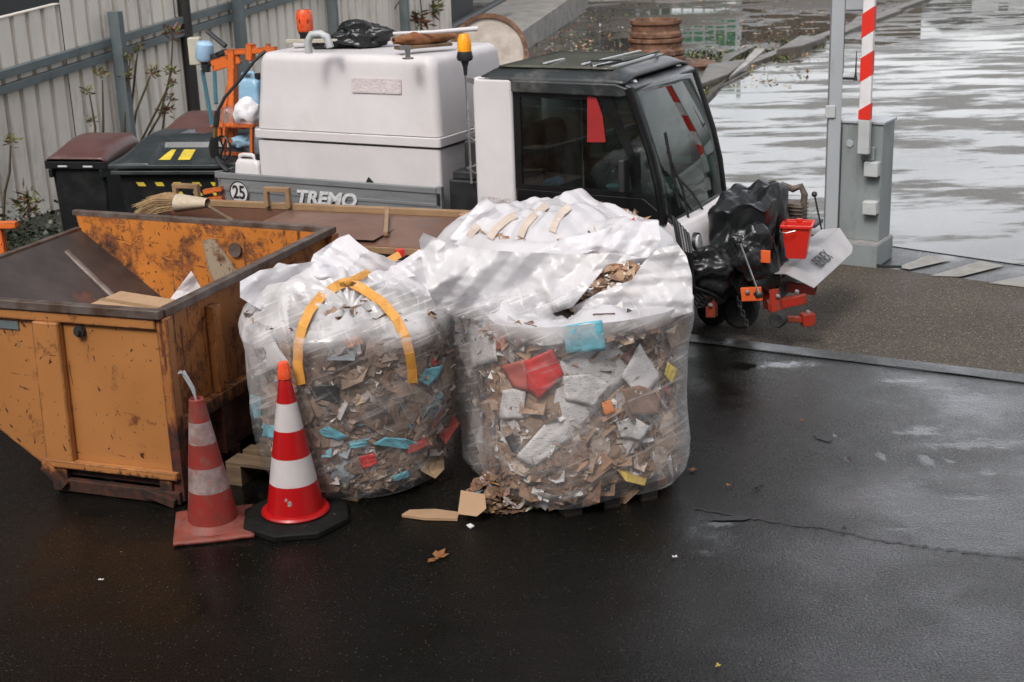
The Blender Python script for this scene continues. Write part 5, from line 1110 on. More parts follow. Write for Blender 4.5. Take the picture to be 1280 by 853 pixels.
c = onz(858, 85, .0); mb = MB(); mb.lathe([(.0, 0), (.55, 0), (.6, .08), (.5, .12), (.3, .1), (0, .1)], c, 30); tag(mb.build('iron_ring', M['rustring']), 'single flat rusty ring lying right of the ring stack', 'ring')
# standing disc with rusty rim, behind the tank
c = onz(613, 118, .0); dd = 1778 / c.length; rad = 48 / dd
ds_ = empty('cable_drum', (c.x, c.y, rad + .02), R_(-12), 'round pale drum end with rusty rim standing behind the tank', 'drum')
ds_.rotation_euler = (R_(-14), 0, R_(6))
mb = MB(); mb.lathe([(0, -.05), (rad * .90, -.05), (rad * .90, .05), (0, .05)], (0, 0, 0), 48, M=Matrix.Rotation(R_(90), 3, 'X')); mb.build('face', M['discface'], ds_)
mb = MB(); mb.lathe([(rad * .89, -.10), (rad, -.11), (rad * 1.02, 0), (rad, .11), (rad * .89, .10), (rad * .89, -.10)], (0, 0, 0), 56, M=Matrix.Rotation(R_(90), 3, 'X')); mb.build('rim', M['rustring'], ds_)
# kerb slabs, broken and tilted
SL = [((872, 105), (912, 90), (930, 72), (885, 80), .16, 'tilted dark slab next to the rings, first of the broken kerb slabs', 'concdark'),
      ((896, 82), (925, 68), (948, 55), (905, 66), .10, 'flat slab behind the first broken one', 'concdark'),
      ((868, 135), (880, 115), (940, 88), (915, 92), .05, 'long low gravelly slab along the road edge nearest the cab', 'concdark'),
      ((912, 95), (935, 82), (960, 62), (945, 60), .12, 'light wet slab beside the road edge', 'concrete'),
      ((968, 62), (1000, 57), (1030, 45), (1000, 45), .18, 'rough boulder like slab left of the barrier post', 'concdark'),
      ((950, 76), (985, 62), (1030, 52), (1032, 48), .05, 'thin kerb strip running up to the barrier post', 'concdark'),
      ((1048, 42), (1085, 28), (1130, 12), (1070, 20), .10, 'long grey kerb stone right of the barrier post', 'concdark')]
for a, b, c_, d_, h, lb, mt in SL:
    mb = MB(); ps = [onz(*q, h) for q in (a, b, c_, d_)]; mb.slab([p + Vector((random.uniform(-.05, .05), random.uniform(-.08, .08), random.uniform(-.03, .03))) for p in ps], h + .05, nrm=(0, 0, 1)); tag(mb.build('kerb_slab', M[mt], bevel=.03, smooth=0), lb, 'slab', 'broken kerb slabs along the road')
# kerb line continuing up the road edge
mb = MB(); a = k0 + kd * .6 - Vector((.3, 0, 0)); mb.bar(a + Vector((0, 0, .03)), a + kd * 40 + Vector((0, 0, .03)), .25, .12); struct(mb.build('kerb', M['concdark'], bevel=.02))
# green and grey fence panel beyond the puddle (seen mirrored in the water) 
gp = empty('mesh_fence', (7.2, 47.5, 0), R_(3), 'green fence panel with pale pickets standing beyond the puddle', 'fence')
mb = MB(); mb.box(-2.6, .5, 0, .05, .6, 3.2); mb.build('panel', pbr('green_sheet', (.03, .15, .08), None, 3), gp)
mb = MB()
for k in range(9): mb.box(-2.4 + k * .36, -2.34 + k * .36, -.06, -.01, .1, 1.6)
mb.build('picket', M['galv'], gp)
for x in (.6, -2.75): mb = MB(); mb.box(x - .06, x + .06, -.1, .0, 0, 3.4); mb.build('post', M['galv'], gp)
wl_ = empty('boundary_wall', (0, 50, 0), 0, 'long dark wall at the far end of the flooded yard', 'wall')
mb = MB(); mb.box(8.2, 14.5, 0, .4, 0, 2.2); mb.build('wall_face', pbr('brown_wall', (.09, .07, .05), (.06, .05, .04), 1, rough=.8), wl_)
# low building whose dark mirror shows in the road, top right
fbd = empty('warehouse', (31, 78, 0), R_(-8), 'grey warehouse with red door at the far end of the road', 'building')
mb = MB(); mb.box(-7, 14, 0, 10, 0, 4.6); mb.build('wall', pbr('dark_cladding', (.07, .075, .07), None, 1), fbd)
mb = MB(); mb.box(-1.5, .2, -.06, 0, 0, 3.5); mb.build('door', M['red'], fbd)
for x in (-5.5, -3.6): mb = MB(); mb.box(x, x + 1.4, -.05, 0, 2.2, 3.6); mb.build('window', M['lightgrey'], fbd)

# fallen leaves and grass on the wet earth beside the road
def litter(name, n, area, size, mats, label, up=.2, seed=1, hmax=.0):
    rnd = random.Random(seed); mb = MB()
    for _ in range(n):
        x0, y0, x1, y1 = rnd.choice(area); c = onz(rnd.uniform(x0, x1), rnd.uniform(y0, y1), 0); c.z = .012 + rnd.random() * hmax
        d = Vector((rnd.gauss(0, 1), rnd.gauss(0, 1), abs(rnd.gauss(0, up)))).normalized(); e = d.cross(Vector((rnd.gauss(0, .2), rnd.gauss(0, .2), 1))).normalized(); z = size * rnd.uniform(.5, 1.4)
        mb.add([c, c + d * z * .5 + e * z * .3, c + d * z, c + d * z * .5 - e * z * .3], [(0, 1, 2, 3)], rnd.randrange(len(mats)))
    return tag(mb.build(name, mats, smooth=0), label, 'ground cover', kind='stuff')
litter('leaf_litter', 1500, [(630, 5, 860, 60), (640, 40, 780, 70), (690, 0, 1040, 40), (860, 60, 1010, 110), (880, 40, 1030, 80)], .09, [M['deadleaf'], M['card'], M['leafgreen'], M['concrete']], 'fallen leaves scattered over the wet earth beside the road', .25, 4)
litter('grass', 3000, [(858, 100, 885, 122), (895, 76, 935, 88), (925, 64, 985, 76), (975, 52, 1030, 62), (860, 66, 960, 80)], .07, [M['leafgreen'], M['ivy'], M['bank']], 'thin dark grass growing between the broken kerb slabs', 1.4, 6)

# ------------------------------------------------------------------ traffic cones
def cone(name, base, lean, H, rb, rt, bands, mats, label, hole=False):
    r = empty(name, base, 0, label, 'traffic cone'); r.rotation_euler = lean; return r
c1 = onz(370, 640, .045); cb = empty('traffic_cone', (c1.x, c1.y, 0), R_(8), 'clean red and white traffic cone with lamp tip on a black octagonal base', 'traffic cone')
mb = MB(); R8 = .305
pts = [(R8 * math.cos(R_(22.5 + 45 * k)), R8 * math.sin(R_(22.5 + 45 * k))) for k in range(8)]
mb.add([(x, y, .0) for x, y in pts] + [(x, y, .035) for x, y in pts] + [(x * .90, y * .90, .05) for x, y in pts], [tuple(range(7, -1, -1)), tuple(range(16, 24))] + [(i, (i + 1) % 8, (i + 1) % 8 + 8, i + 8) for i in range(8)] + [(i + 8, (i + 1) % 8 + 8, (i + 1) % 8 + 16, i + 16) for i in range(8)])
mb.build('base', pbr('worn_rubber_base', (.006, .006, .0055), (.012, .0115, .011), 8, rough=.6, spec=.2, dirt=(.30, .29, .22), ds=16, da=.66, db=.70, bump=.3), cb, bevel=.008)
Hc = .93
def cr_(z): return .155 + (.034 - .155) * ((z - .075) / (.80 - .075))
prof = [(.182, .055), (.186, .063), (.178, .074), (.160, .078)]; mis = [0, 0, 0]
zs = [.078, .16, .235, .2355, .34, .385, .3855, .45, .535, .5355, .60, .685, .6855, .75, .80]
for i, z in enumerate(zs):
    prof.append((cr_(z), z)); 
    if i: mis.append(1 if (.2355 <= zs[i - 1] < .385 or .5355 <= zs[i - 1] < .685) else 0)
mis = [0, 0, 0, 0] + mis[3:]
prof += [(.03, .812), (.036, .815)]; mis += [0, 0]
mb = MB(); mb.lathe(prof, (0, 0, 0), 48, mis=mis); mb.build('cone_body', [M['conered'], M['conewhite']], cb, smooth=40)
mb = MB(); mb.lathe([(.036, .815), (.038, .83), (.034, .875), (.026, .905), (.0, .91)], (0, 0, 0), 24); mb.build('lamp_tip', pbr('orange_red_tip', (.8, .07, .03), (.9, .15, .05), 30, rough=.25), cb)
mb = MB()
for (a0, z0_, wd, hh) in ((0, .155, .020, .028), (-8, .175, .012, .016)):
    t = R_(-100 + a0); pp_ = []
    for da, dz in ((-wd, -hh), (wd * .7, -hh * .8), (wd, .3 * hh), (.2 * wd, hh), (-wd, .5 * hh)):
        z = z0_ + dz * .6; rr = cr_(z) + .0015; aa = t + da * .6 / rr; pp_.append((rr * math.cos(aa), rr * math.sin(aa), z))
    mb.add(pp_, [tuple(range(len(pp_)))])
mb.build('scuff_mark', M['oldwhite'], cb, smooth=0)
# scale the tip position: old cone
c2 = onz(268, 655, .02); co = empty('traffic_cone', (c2.x, c2.y, 0), R_(10), 'old scuffed red and grey traffic cone leaning slightly with wires from its tip', 'traffic cone')
mb = MB(); nb = 9
def baseg(u_, v_):
    x = (u_ - .5) * .42; y = (v_ - .5) * .42; d = max(abs(x), abs(y)) / .21
    return (x, y, .012 + .02 * (1 - d) + .012 * noise.noise(Vector((x * 9, y * 9, 1))) * d)
mb.grid(baseg, nb * 2, nb * 2); mb.build('base', M['oldbase'], co, solid=.02, smooth=40)
def cr2(z): return .138 + (.040 - .138) * ((z - .03) / (.74 - .03))
prof = [(.175, .028), (.155, .040), (.14, .055)]; mis2 = [2, 2]
zs = [.06, .14, .235, .236, .30, .37, .371, .43, .50, .501, .56, .62, .621, .68, .74]
for i, z in enumerate(zs):
    prof.append((cr2(z), z)); prev_z = zs[i - 1] if i else 0
    mis2.append(2 if i == 0 else (1 if (.236 <= prev_z < .37 or .501 <= prev_z < .62) else 0))
prof += [(.034, .745), (.030, .74), (.026, .60)]; mis2 += [0, 0, 0]
mb = MB(); mb.lathe(prof, (0, 0, 0), 44, mis=mis2)
mb.v = [(x * (1 + .03 * noise.noise(Vector((x * 12, y * 12, z * 6)))) - z * .035, y * (1 + .03 * noise.noise(Vector((x * 12, y * 12, z * 6 + 5)))), z) for x, y, z in mb.v]
mb.build('cone_body', [M['oldred'], M['oldwhite'], M['oldbase']], co, smooth=40)
mb = MB()
for k in range(5): mb.tube([(-.026 + .005 * k, 0, .66), (-.03 - .004 * k, 0, .80), (-.055 - .010 * k, .01 * k, .86 + .008 * k), (-.075 - .008 * k, .02, .895 - .004 * k)], .0045, 5)
mb.build('wire', M['galv'], co)
# ------------------------------------------------------------------ pallets
def pallet(name, x, y, rz, wd, ln, wood, label):
    r = empty(name, (x, y, 0), rz, label, 'pallet')
    for k in range(5):
        mb = MB(); yy = -ln / 2 + k * (ln - .1) / 4; mb.box(-wd / 2, wd / 2, yy, yy + .1 + (.04 if k % 2 == 0 else 0), .122, .144); mb.build('deck_board', wood, r, bevel=.003)
    for xx in (-wd / 2, -.05, wd / 2 - .1):
        mb = MB(); mb.box(xx, xx + .1, -ln / 2, ln / 2, .100, .1215); mb.build('stringer_board', wood, r, bevel=.003)
        for yy in (-ln / 2, -.07, ln / 2 - .14):
            mb = MB(); mb.box(xx, xx + .1, yy, yy + .14, .0225, .0995); mb.build('block', wood, r, bevel=.003)
        mb = MB(); mb.box(xx, xx + .1, -ln / 2, ln / 2, 0, .022); mb.build('bottom_board', wood, r, bevel=.003)
pallet('pallet', -1.13, 7.90, R_(-22), .85, .85, M['wood'], 'pale wooden pallet under the left waste bag')
pallet('pallet', .40, 7.42, R_(22), .56, .62, M['woodshade'], 'pallet coloured dark for the shade under the right waste bag')
pallet('pallet', .33, 9.05, R_(20), 1.0, 1.0, M['woodshade'], 'dark pallet under the rear waste bag')
# ------------------------------------------------------------------ waste bags
def filmmat(name, tint=(.80, .785, .79), base=.10, crease=.65, seed=0.):
    m, N, L, P = newmat(name); out = N['Material Output']
    P.inputs['Base Color'].default_value = tint + (1,); P.inputs['Roughness'].default_value = .50; P.inputs['Specular IOR Level'].default_value = .35
    P.inputs['Subsurface Weight'].default_value = 0
    at = N.new('ShaderNodeAttribute'); at.attribute_name = 'layers'
    def streak(rot, sc_, lo, hi, sd):       # straight creases where the film folds on itself
        t = N.new('ShaderNodeTexCoord'); m1 = N.new('ShaderNodeMapping'); m1.inputs['Rotation'].default_value = rot; L.new(t.outputs['Object'], m1.inputs[0])
        m2 = N.new('ShaderNodeMapping'); m2.inputs['Scale'].default_value = (1.2, 1.2, 16); m2.inputs['Location'].default_value = (sd, sd, sd); L.new(m1.outputs[0], m2.inputs[0])
        n = N.new('ShaderNodeTexNoise'); n.inputs['Scale'].default_value = sc_; n.inputs['Detail'].default_value = 3; n.inputs['Roughness'].default_value = .55; n.inputs['Distortion'].default_value = .55; L.new(m2.outputs[0], n.inputs['Vector'])
        return _ramp(N, L, n.outputs['Fac'], lo, hi), n
    c1, s1n = streak((.25, .35, 0), 2.4, .54, .70, seed + .3)
    c2, s2n = streak((-.3, -1.0, .4), 3.0, .58, .72, seed + 5.)
    n3 = _noise(N, L, 3.2, 5, .6, w=seed + 8.); p3 = _ramp(N, L, n3.outputs['Fac'], .48, .72, (0, 0, 0, 1), (.42, .42, .42, 1))
    f = _math(N, L, 'ADD', _math(N, L, 'MULTIPLY', c1.outputs[0], crease), _math(N, L, 'MULTIPLY', c2.outputs[0], crease * .55))
    f = _math(N, L, 'ADD', f, p3.outputs[0]); f = _math(N, L, 'MULTIPLY', f, _math(N, L, 'ADD', .35, at.outputs['Fac']))
    f = _math(N, L, 'ADD', f, base)
    f = _math(N, L, 'ADD', f, _math(N, L, 'MULTIPLY', at.outputs['Fac'], _math(N, L, 'ADD', .66, _math(N, L, 'MULTIPLY', n3.outputs['Fac'], .55))), True)
    f = _math(N, L, 'MINIMUM', f, .97)
    nb = _noise(N, L, 4.5, 4, .55, (1, 1, 1.3), w=seed + 2, dist=1.2); nb2 = _math(N, L, 'ADD', _math(N, L, 'MULTIPLY', _math(N, L, 'ABSOLUTE', _math(N, L, 'SUBTRACT', nb.outputs['Fac'], .5)), .8), _math(N, L, 'MULTIPLY', _math(N, L, 'ADD', s1n.outputs['Fac'], s2n.outputs['Fac']), .35))
    bm_ = N.new('ShaderNodeBump'); bm_.inputs['Strength'].default_value = .35; bm_.inputs['Distance'].default_value = .018; L.new(nb2, bm_.inputs['Height'])
    tr = N.new('ShaderNodeBsdfTransparent'); tl_ = N.new('ShaderNodeBsdfTranslucent'); tl_.inputs[0].default_value = (.80, .79, .82, 1)
    L.new(bm_.outputs[0], P.inputs['Normal'])
    mw = N.new('ShaderNodeMixShader'); mw.inputs[0].default_value = .35; L.new(P.outputs[0], mw.inputs[1]); L.new(tl_.outputs[0], mw.inputs[2])
    m1 = N.new('ShaderNodeMixShader'); L.new(f, m1.inputs[0]); L.new(tr.outputs[0], m1.inputs[1]); L.new(mw.outputs[0], m1.inputs[2])
    gl = N.new('ShaderNodeBsdfGlossy'); gl.inputs['Roughness'].default_value = .2; L.new(bm_.outputs[0], gl.inputs['Normal'])
    m2 = N.new('ShaderNodeMixShader'); L.new(_facing(N, L, .30, .04, 4, bm_.outputs[0]), m2.inputs[0]); L.new(m1.outputs[0], m2.inputs[1]); L.new(gl.outputs[0], m2.inputs[2])
    L.new(m2.outputs[0], out.inputs[0]); return m
def vcolmat(name, rough=.75, bump=.3):
    m, N, L, P = newmat(name); at = N.new('ShaderNodeAttribute'); at.attribute_name = 'Col'
    n = _noise(N, L, 45, 5, .65); r = _ramp(N, L, n.outputs['Fac'], .3, .75, (.72, .72, .72, 1), (1.12, 1.12, 1.12, 1))
    L.new(_mix(N, L, 1.0, at.outputs['Color'], r.outputs[0], 'MULTIPLY'), P.inputs['Base Color']); P.inputs['Roughness'].default_value = rough
    _bump(N, L, P, _noise(N, L, 30, 4, .6).outputs['Fac'], bump, .01); return m
M['waste'] = vcolmat('mixed_paper_waste')
M['film'] = filmmat('clear_film', base=.07, crease=.7, seed=0.)
M['film2'] = filmmat('clear_film_b', base=.10, crease=.8, seed=11.)
M['filmw'] = filmmat('milky_film', tint=(.84, .825, .85), base=.36, crease=.5, seed=21.)
def set_layers(o, vals):
    at = o.data.attributes.new('layers', 'FLOAT', 'POINT'); at.data.foreach_set('value', vals)

def squircle(th, rot, n): c, s = math.cos(th - rot), math.sin(th - rot); return (abs(c) ** n + abs(s) ** n) ** (-1 / n)
class Bag:
    def __init__(s, cx, cy, R, rot, n, prof, ztop, seed):
        s.cx, s.cy, s.R, s.rot, s.n, s.prof, s.ztop, s.seed = cx, cy, R, rot, n, prof, ztop, seed
    def rho(s, z):     # relative radius of the side wall at height z
        p = s.prof
        if z <= p[0][1]: return p[0][0]
        for (r0, z0), (r1, z1) in zip(p[:-1], p[1:]):
            if z <= z1: f = (z - z0) / (z1 - z0); f = f * f * (3 - 2 * f) if False else f; return r0 + (r1 - r0) * f
        return p[-1][0]
    def side(s, th, z, inset=0., wob=1.):
        q = squircle(th, s.rot, s.n); v = Vector((math.cos(th) * 1.6, math.sin(th) * 1.6, z * 1.6 + s.seed))
        b = .085 * noise.noise(v) + .045 * noise.noise(v * 2.1 + Vector((4, 1, 0)))
        r = (s.R * s.rho(z) * q) * (1 + b * wob) - inset
        return Vector((s.cx + r * math.cos(th), s.cy + r * math.sin(th), z))
    def surf(s, px, py, top, off=.012):
        r = ray(px, py).normalized(); t = 4.5; z1 = s.prof[-1][1]
        while t < 12:
            p = CAMP + r * t; d = Vector((p.x - s.cx, p.y - s.cy)); th = math.atan2(d.y, d.x); e = s.side(th, min(p.z, z1), -off); er = Vector((e.x - s.cx, e.y - s.cy)).length
            if d.length < er and (p.z <= z1 or p.z < top(p.x, p.y, th, d.length / er) + off): return p
            t += .008
        return None
    def hit(s, px, py, inset=.02):
        """where the line of sight meets the side wall"""
        r = ray(px, py).normalized(); t = 4.5
        while t < 12:
            p = CAMP + r * t; d = Vector((p.x - s.cx, p.y - s.cy)); th = math.atan2(d.y, d.x); q = s.side(th, p.z, inset)
            if d.length < (Vector((q.x - s.cx, q.y - s.cy))).length: return th, p.z, p
            t += .01
        return None

def film_body(b, name, matl, layf, parent, NT=300, NZ=110, fold=1.0):
    z0, z1 = b.prof[0][1], b.prof[-1][1]; vs = []; lay = []
    for j in range(NZ):
        t = j / (NZ - 1); z = z0 + (z1 - z0) * t
        for i in range(NT):
            th = 2 * math.pi * i / NT; p = b.side(th, z)
            c, sn = math.cos(th), math.sin(th)
            v = Vector((c * 3, sn * 3, z * 1.1 + b.seed)); v2 = Vector((c * 1.2, sn * 1.2, z * 5 + b.seed))
            f = .008 * (noise.ridged_multi_fractal(v * 2.2, .9, 2.1, 4, 1, 2) - .3) + .045 * (crease(th * .62 + b.seed, z * 1.1, int(b.seed)) + .30)
            k = .35 + .65 * max(0, 1 - 3.2 * t) + .9 * max(0, t - .75) / .25
            f *= fold * k * min(1, (1 - t) * 9)
            vs.append((p.x + f * c, p.y + f * sn, p.z + .3 * f)); lay.append(layf(th, t, z, p))
    # floor
    fs = [(j * NT + i, j * NT + (i + 1) % NT, (j + 1) * NT + (i + 1) % NT, (j + 1) * NT + i) for j in range(NZ - 1) for i in range(NT)]
    vs.append((b.cx, b.cy, z0)); lay.append(0); c0 = len(vs) - 1
    fs += [(c0, (i + 1) % NT, i) for i in range(NT)]
    mb = MB(); mb.add(vs, fs); o = mb.build(name, matl, parent, smooth=180); set_layers(o, lay); return o
def film_top(b, name, matl, zf, layf, parent, hole=None, NT=260, NR=90, rmax=1.0):
    z1 = b.prof[-1][1]; vs = []; lay = []
    for j in range(NR):
        rr = rmax * (1 - j / (NR - 1))
        for i in range(NT):
            th = 2 * math.pi * i / NT; e = b.side(th, z1); x = b.cx + (e.x - b.cx) * rr; y = b.cy + (e.y - b.cy) * rr
            z = zf(x, y, th, rr); vs.append((x, y, z)); lay.append(layf(x, y, th, rr))
    fs = []
    for j in range(NR - 1):
        for i in range(NT):
            q = (j * NT + i, j * NT + (i + 1) % NT, (j + 1) * NT + (i + 1) % NT, (j + 1) * NT + i)
            if hole:
                c = [sum(vs[k][a] for k in q) / 4 for a in (0, 1)]
                if hole(c[0], c[1]): continue
            fs.append(q)
    mb = MB(); mb.add(vs, fs); o = mb.build(name, matl, parent, smooth=180); set_layers(o, lay); return o

def waste(name, b, n, palette, smin, smax, label, zmax, topz=None, seed=0, inset=(.066, .125), topn=0, big=260):
    """paper and cardboard scraps packed against the film, over a lumpy core"""
    rnd = random.Random(seed); vs = []; fs = []; cols = []
    tot = sum(w_ for _, w_ in palette)
    def pick(z, th):
        return tuple(min(.82, q_ * 1.22) for q_ in pick0(z, th))
    def pick0(z, th):
        x = rnd.random() * tot
        for c, w_ in palette:
            x -= w_
            if x <= 0: return c(z, th) if callable(c) else c
        return palette[0][0]
    # core
    NT, NZ = 150, 60; z0 = b.prof[0][1] + .02
    for j in range(NZ):
        z = z0 + (zmax - z0) * j / (NZ - 1)
        for i in range(NT):
            th = 2 * math.pi * i / NT; ins = .115 + .045 * noise.noise(Vector((math.cos(th) * 5, math.sin(th) * 5, z * 7 + seed))) + .02 * noise.noise(Vector((math.cos(th) * 14, math.sin(th) * 14, z * 17 + seed)))
            p = b.side(th, z, ins); vs.append(tuple(p)); k = .55 + .5 * rnd.random(); cols.append((.07 * k, .048 * k, .033 * k, 1))
    for j in range(NZ - 1):
        for i in range(NT): fs.append((j * NT + i, j * NT + (i + 1) % NT, (j + 1) * NT + (i + 1) % NT, (j + 1) * NT + i))
    vs.append((b.cx, b.cy, zmax + .02)); cols.append((.05, .035, .025, 1)); c0 = len(vs) - 1; fs += [((NZ - 1) * NT + i, (NZ - 1) * NT + (i + 1) % NT, c0) for i in range(NT)]
    def scrap(p, nrm, size, col):
        t1 = nrm.cross(Vector((rnd.gauss(0, .5), rnd.gauss(0, .5), 1))).normalized(); t2 = nrm.cross(t1)
        k = rnd.choice((4, 4, 5, 6)); o = len(vs); asp = rnd.uniform(.45, 1); a0 = rnd.random() * 6.28; bend = rnd.gauss(0, .35); bd_ = rnd.random() * 3.14
        vs.append(tuple(p + nrm * size * rnd.uniform(-.05, .12))); cols.append(col)
        for ring in (.55, 1.0):
            for q in range(k):
                a = a0 + 2 * math.pi * q / k + rnd.uniform(-.2, .2) * ring; rr = size * ring * rnd.uniform(.8, 1.15)
                x, y = rr * math.cos(a), rr * math.sin(a) * asp; dd = x * math.cos(bd_) + y * math.sin(bd_)
                w_ = bend * dd * dd / size + rnd.uniform(-.26, .26) * size * ring
                w_ = min(w_, .35 * size)
                vs.append(tuple(p + t1 * x + t2 * y + nrm * w_)); kk = rnd.uniform(.86, 1.06); cols.append(tuple(c_ * kk for c_ in col[:3]) + (1,))
        for q in range(k):
            fs.append((o, o + 1 + q, o + 1 + (q + 1) % k)); fs.append((o + 1 + q, o + 1 + k + q, o + 1 + k + (q + 1) % k, o + 1 + (q + 1) % k))
    for _ in range(n):
        th = rnd.random() * 2 * math.pi
        if rnd.random() < .55: th = -math.pi / 2 + rnd.gauss(0, .85)
        z = z0 + .03 + (zmax - z0) * rnd.random(); size = (smin + (smax - smin) * rnd.random() ** 2.6) * (1 if rnd.random() < .9 else 1.8) * .62
        ins = rnd.uniform(*inset); p = b.side(th, z, ins)
        nrm = Vector((math.cos(th), math.sin(th), 0)); nrm = (nrm + Vector((rnd.gauss(0, .25), rnd.gauss(0, .25), rnd.gauss(.05, .25)))).normalized()
        c = pick(z, th); scrap(p, nrm, size, c + (1,))
    for _ in range(big):                     # larger sheets flattened against the film, softly crumpled
        th0 = -math.pi / 2 + rnd.gauss(0, .9); zc = z0 + .06 + (zmax - z0 - .08) * rnd.random(); sz = rnd.uniform(.05, .13); ins0 = rnd.uniform(.052, .085); c = pick(zc, th0); c = tuple(x * .5 + y * .5 for x, y in zip(c, (.30, .20, .14))) if rnd.random() < .75 else c
        na, o = 14, len(vs); ph_ = rnd.random() * 9; rad_ = [sz * (.62 + .55 * abs(noise.noise(Vector((math.cos(6.283 * q / na) * 1.3 + ph_, math.sin(6.283 * q / na) * 1.3, seed)))) * 2) for q in range(na)]; asp = rnd.uniform(.5, 1.0); rt = rnd.random() * 3.14
        for ring in range(5):
            for q in range(na):
                a = 6.283 * q / na; x, y = math.cos(a) * rad_[q] * ring / 4, math.sin(a) * rad_[q] * ring / 4 * asp; x, y = x * math.cos(rt) - y * math.sin(rt), x * math.sin(rt) + y * math.cos(rt)
                zz_ = min(max(zc + y, z0), zmax + .02); p = b.side(th0 + x / b.R, zz_, ins0 + .016 * crease(x * 5 + ph_, y * 5, 4) + .010 * noise.noise(Vector((x * 16 + ph_, y * 16, 1))))
                vs.append(tuple(p)); kk = rnd.uniform(.9, 1.05); cols.append(tuple(v_ * kk for v_ in c) + (1,))
        for ring in range(4):
            for q in range(na): fs.append((o + ring * na + q, o + ring * na + (q + 1) % na, o + (ring + 1) * na + (q + 1) % na, o + (ring + 1) * na + q))
    for _ in range(topn):
        th = rnd.random() * 6.283; rr = math.sqrt(rnd.random()) * .93; e = b.side(th, zmax)
        p = Vector((b.cx + (e.x - b.cx) * rr, b.cy + (e.y - b.cy) * rr, (topz(b.cx + (e.x - b.cx) * rr, b.cy + (e.y - b.cy) * rr) if topz else zmax) + rnd.uniform(-.02, .03)))
        nrm = Vector((rnd.gauss(0, .5), rnd.gauss(0, .5), 1)).normalized(); scrap(p, nrm, rnd.uniform(smin, smax) * .62, pick(zmax, th) + (1,))
    me = bpy.data.meshes.new(name); me.from_pydata(vs, [], fs); me.validate(); me.materials.append(M['waste'])
    ca_ = me.color_attributes.new('Col', 'FLOAT_COLOR', 'POINT'); ca_.data.foreach_set('color', [x for c in cols for x in c])
    o = bpy.data.objects.new(name, me); COL.objects.link(o); return tag(o, label, 'waste', kind='stuff')

def on_bag(b, name, poly, mat_, label, cat, inset=.036, parent=None, sub=9, crumple_=.016, th=.0016, group=None):
    """a sheet pressed flat against the inside of the film; poly = its outline as seen from the front"""
    bm = bmesh.new(); vs = [bm.verts.new((x, y, 0)) for x, y in poly]; f = bm.faces.new(vs)
    bmesh.ops.triangulate(bm, faces=[f]); bmesh.ops.subdivide_edges(bm, edges=bm.edges[:], cuts=3, use_grid_fill=True); bmesh.ops.subdivide_edges(bm, edges=bm.edges[:], cuts=1, use_grid_fill=True)
    for v in bm.verts:
        h = b.hit(v.co.x, v.co.y, inset)
        if h is None: h = (0, 0, ony(v.co.x, v.co.y, b.cy))
        p = h[2]; n = Vector((math.cos(h[0]), math.sin(h[0]), 0)); v.co = p + n * (noise.noise(p * 11 + Vector((b.seed, 0, 0))) * crumple_)
    me = bpy.data.meshes.new(name); bm.to_mesh(me); bm.free(); me.materials.append(mat_); me.polygons.foreach_set('use_smooth', [True] * len(me.polygons))
    o = bpy.data.objects.new(name, me); COL.objects.link(o)
    q = o.modifiers.new('solid', 'SOLIDIFY'); q.thickness = th; q.offset = 0
    if parent: o.parent = parent
    if label: tag(o, label, cat, group)
    return o

# --- left bag
B1 = Bag(-.93, 7.80, .605, R_(15), 2.5, [(.74, .03), (.86, .075), (.93, .18), (.98, .38), (1.0, .60), (1.02, .80), (1.035, .92), (1.0, 1.00), (.94, 1.05)], 1.05, 3.1)
def jit(c, s=.25): return lambda z, th: tuple(max(0, x * random.uniform(1 - s, 1 + s)) for x in c)
pal1 = [((.23, .155, .11), 22), ((.15, .092, .062), 24), ((.31, .22, .165), 15), ((.08, .055, .042), 12), ((.38, .31, .27), 8), ((.56, .52, .51), 6), ((.27, .16, .10), 10), (lambda z, th: (.16, .40, .50) if .3 < z < .62 else (.22, .17, .13), 7), ((.42, .05, .04), .8), ((.25, .28, .30), 4), ((.50, .36, .22), 2)]
bag1 = empty('waste_bag', (0, 0, 0), 0, 'clear plastic waste bag on the left, tied shut with orange strap', 'waste bag', 'big plastic bags of waste paper')
def lay1(th, t, z, p):
    a = (math.degrees(th) + 360) % 360
    v = max(0, (z - .93) / .12) ** 1.2 * (.55 + .4 * noise.noise(Vector((math.cos(th) * 3, math.sin(th) * 3, z * 3))))
    left = math.exp(-((a - 197) / 26) ** 2) * min(1, max(0, (z - .42) / .3)); v = max(v, left * .95)
    return min(1, max(0, v + .10 * noise.noise(Vector((math.cos(th) * 2, math.sin(th) * 2, z * 4)))))
K1 = ony(436, 353, 7.46)           # knot of the strap
def top1(x, y, th, rr):
    base = 1.05 + .15 * (1 - rr ** 2.2)
    d = math.hypot(x - K1.x, y - K1.y); ang = math.atan2(y - K1.y, x - K1.x)
    lobe = .12 * math.exp(-(((x + 1.22) / .22) ** 2 + ((y - 7.60) / .26) ** 2)) + .05 * math.exp(-(((x + .55) / .25) ** 2 + ((y - 7.75) / .3) ** 2))
    pit = -.035 * math.exp(-(d / .07) ** 2)
    folds = .028 * math.sin(ang * 11 + 3 * noise.noise(Vector((ang, 0, 2)))) * min(1, d / .10) * math.exp(-d / .35)
    cr_ = .17 * crease(x * 1.3, y * 1.3, 1) * min(1, (1 - rr) * 6)
    return base + (lobe + pit + folds + cr_) * min(1, (1 - rr) * 5)
def lt1(x, y, th, rr):
    n_ = noise.noise(Vector((x * 4, y * 4, 1.5)))
    v = .80 + .5 * n_
    if x > -.85 and y < 7.62: v -= .38
    if -1.2 < x < -.95 and y < 7.45: v -= .35
    return min(1, max(.15, v))
film_body(B1, 'side_film', M['film'], lay1, bag1)
film_top(B1, 'top_film', M['film'], top1, lt1, bag1)
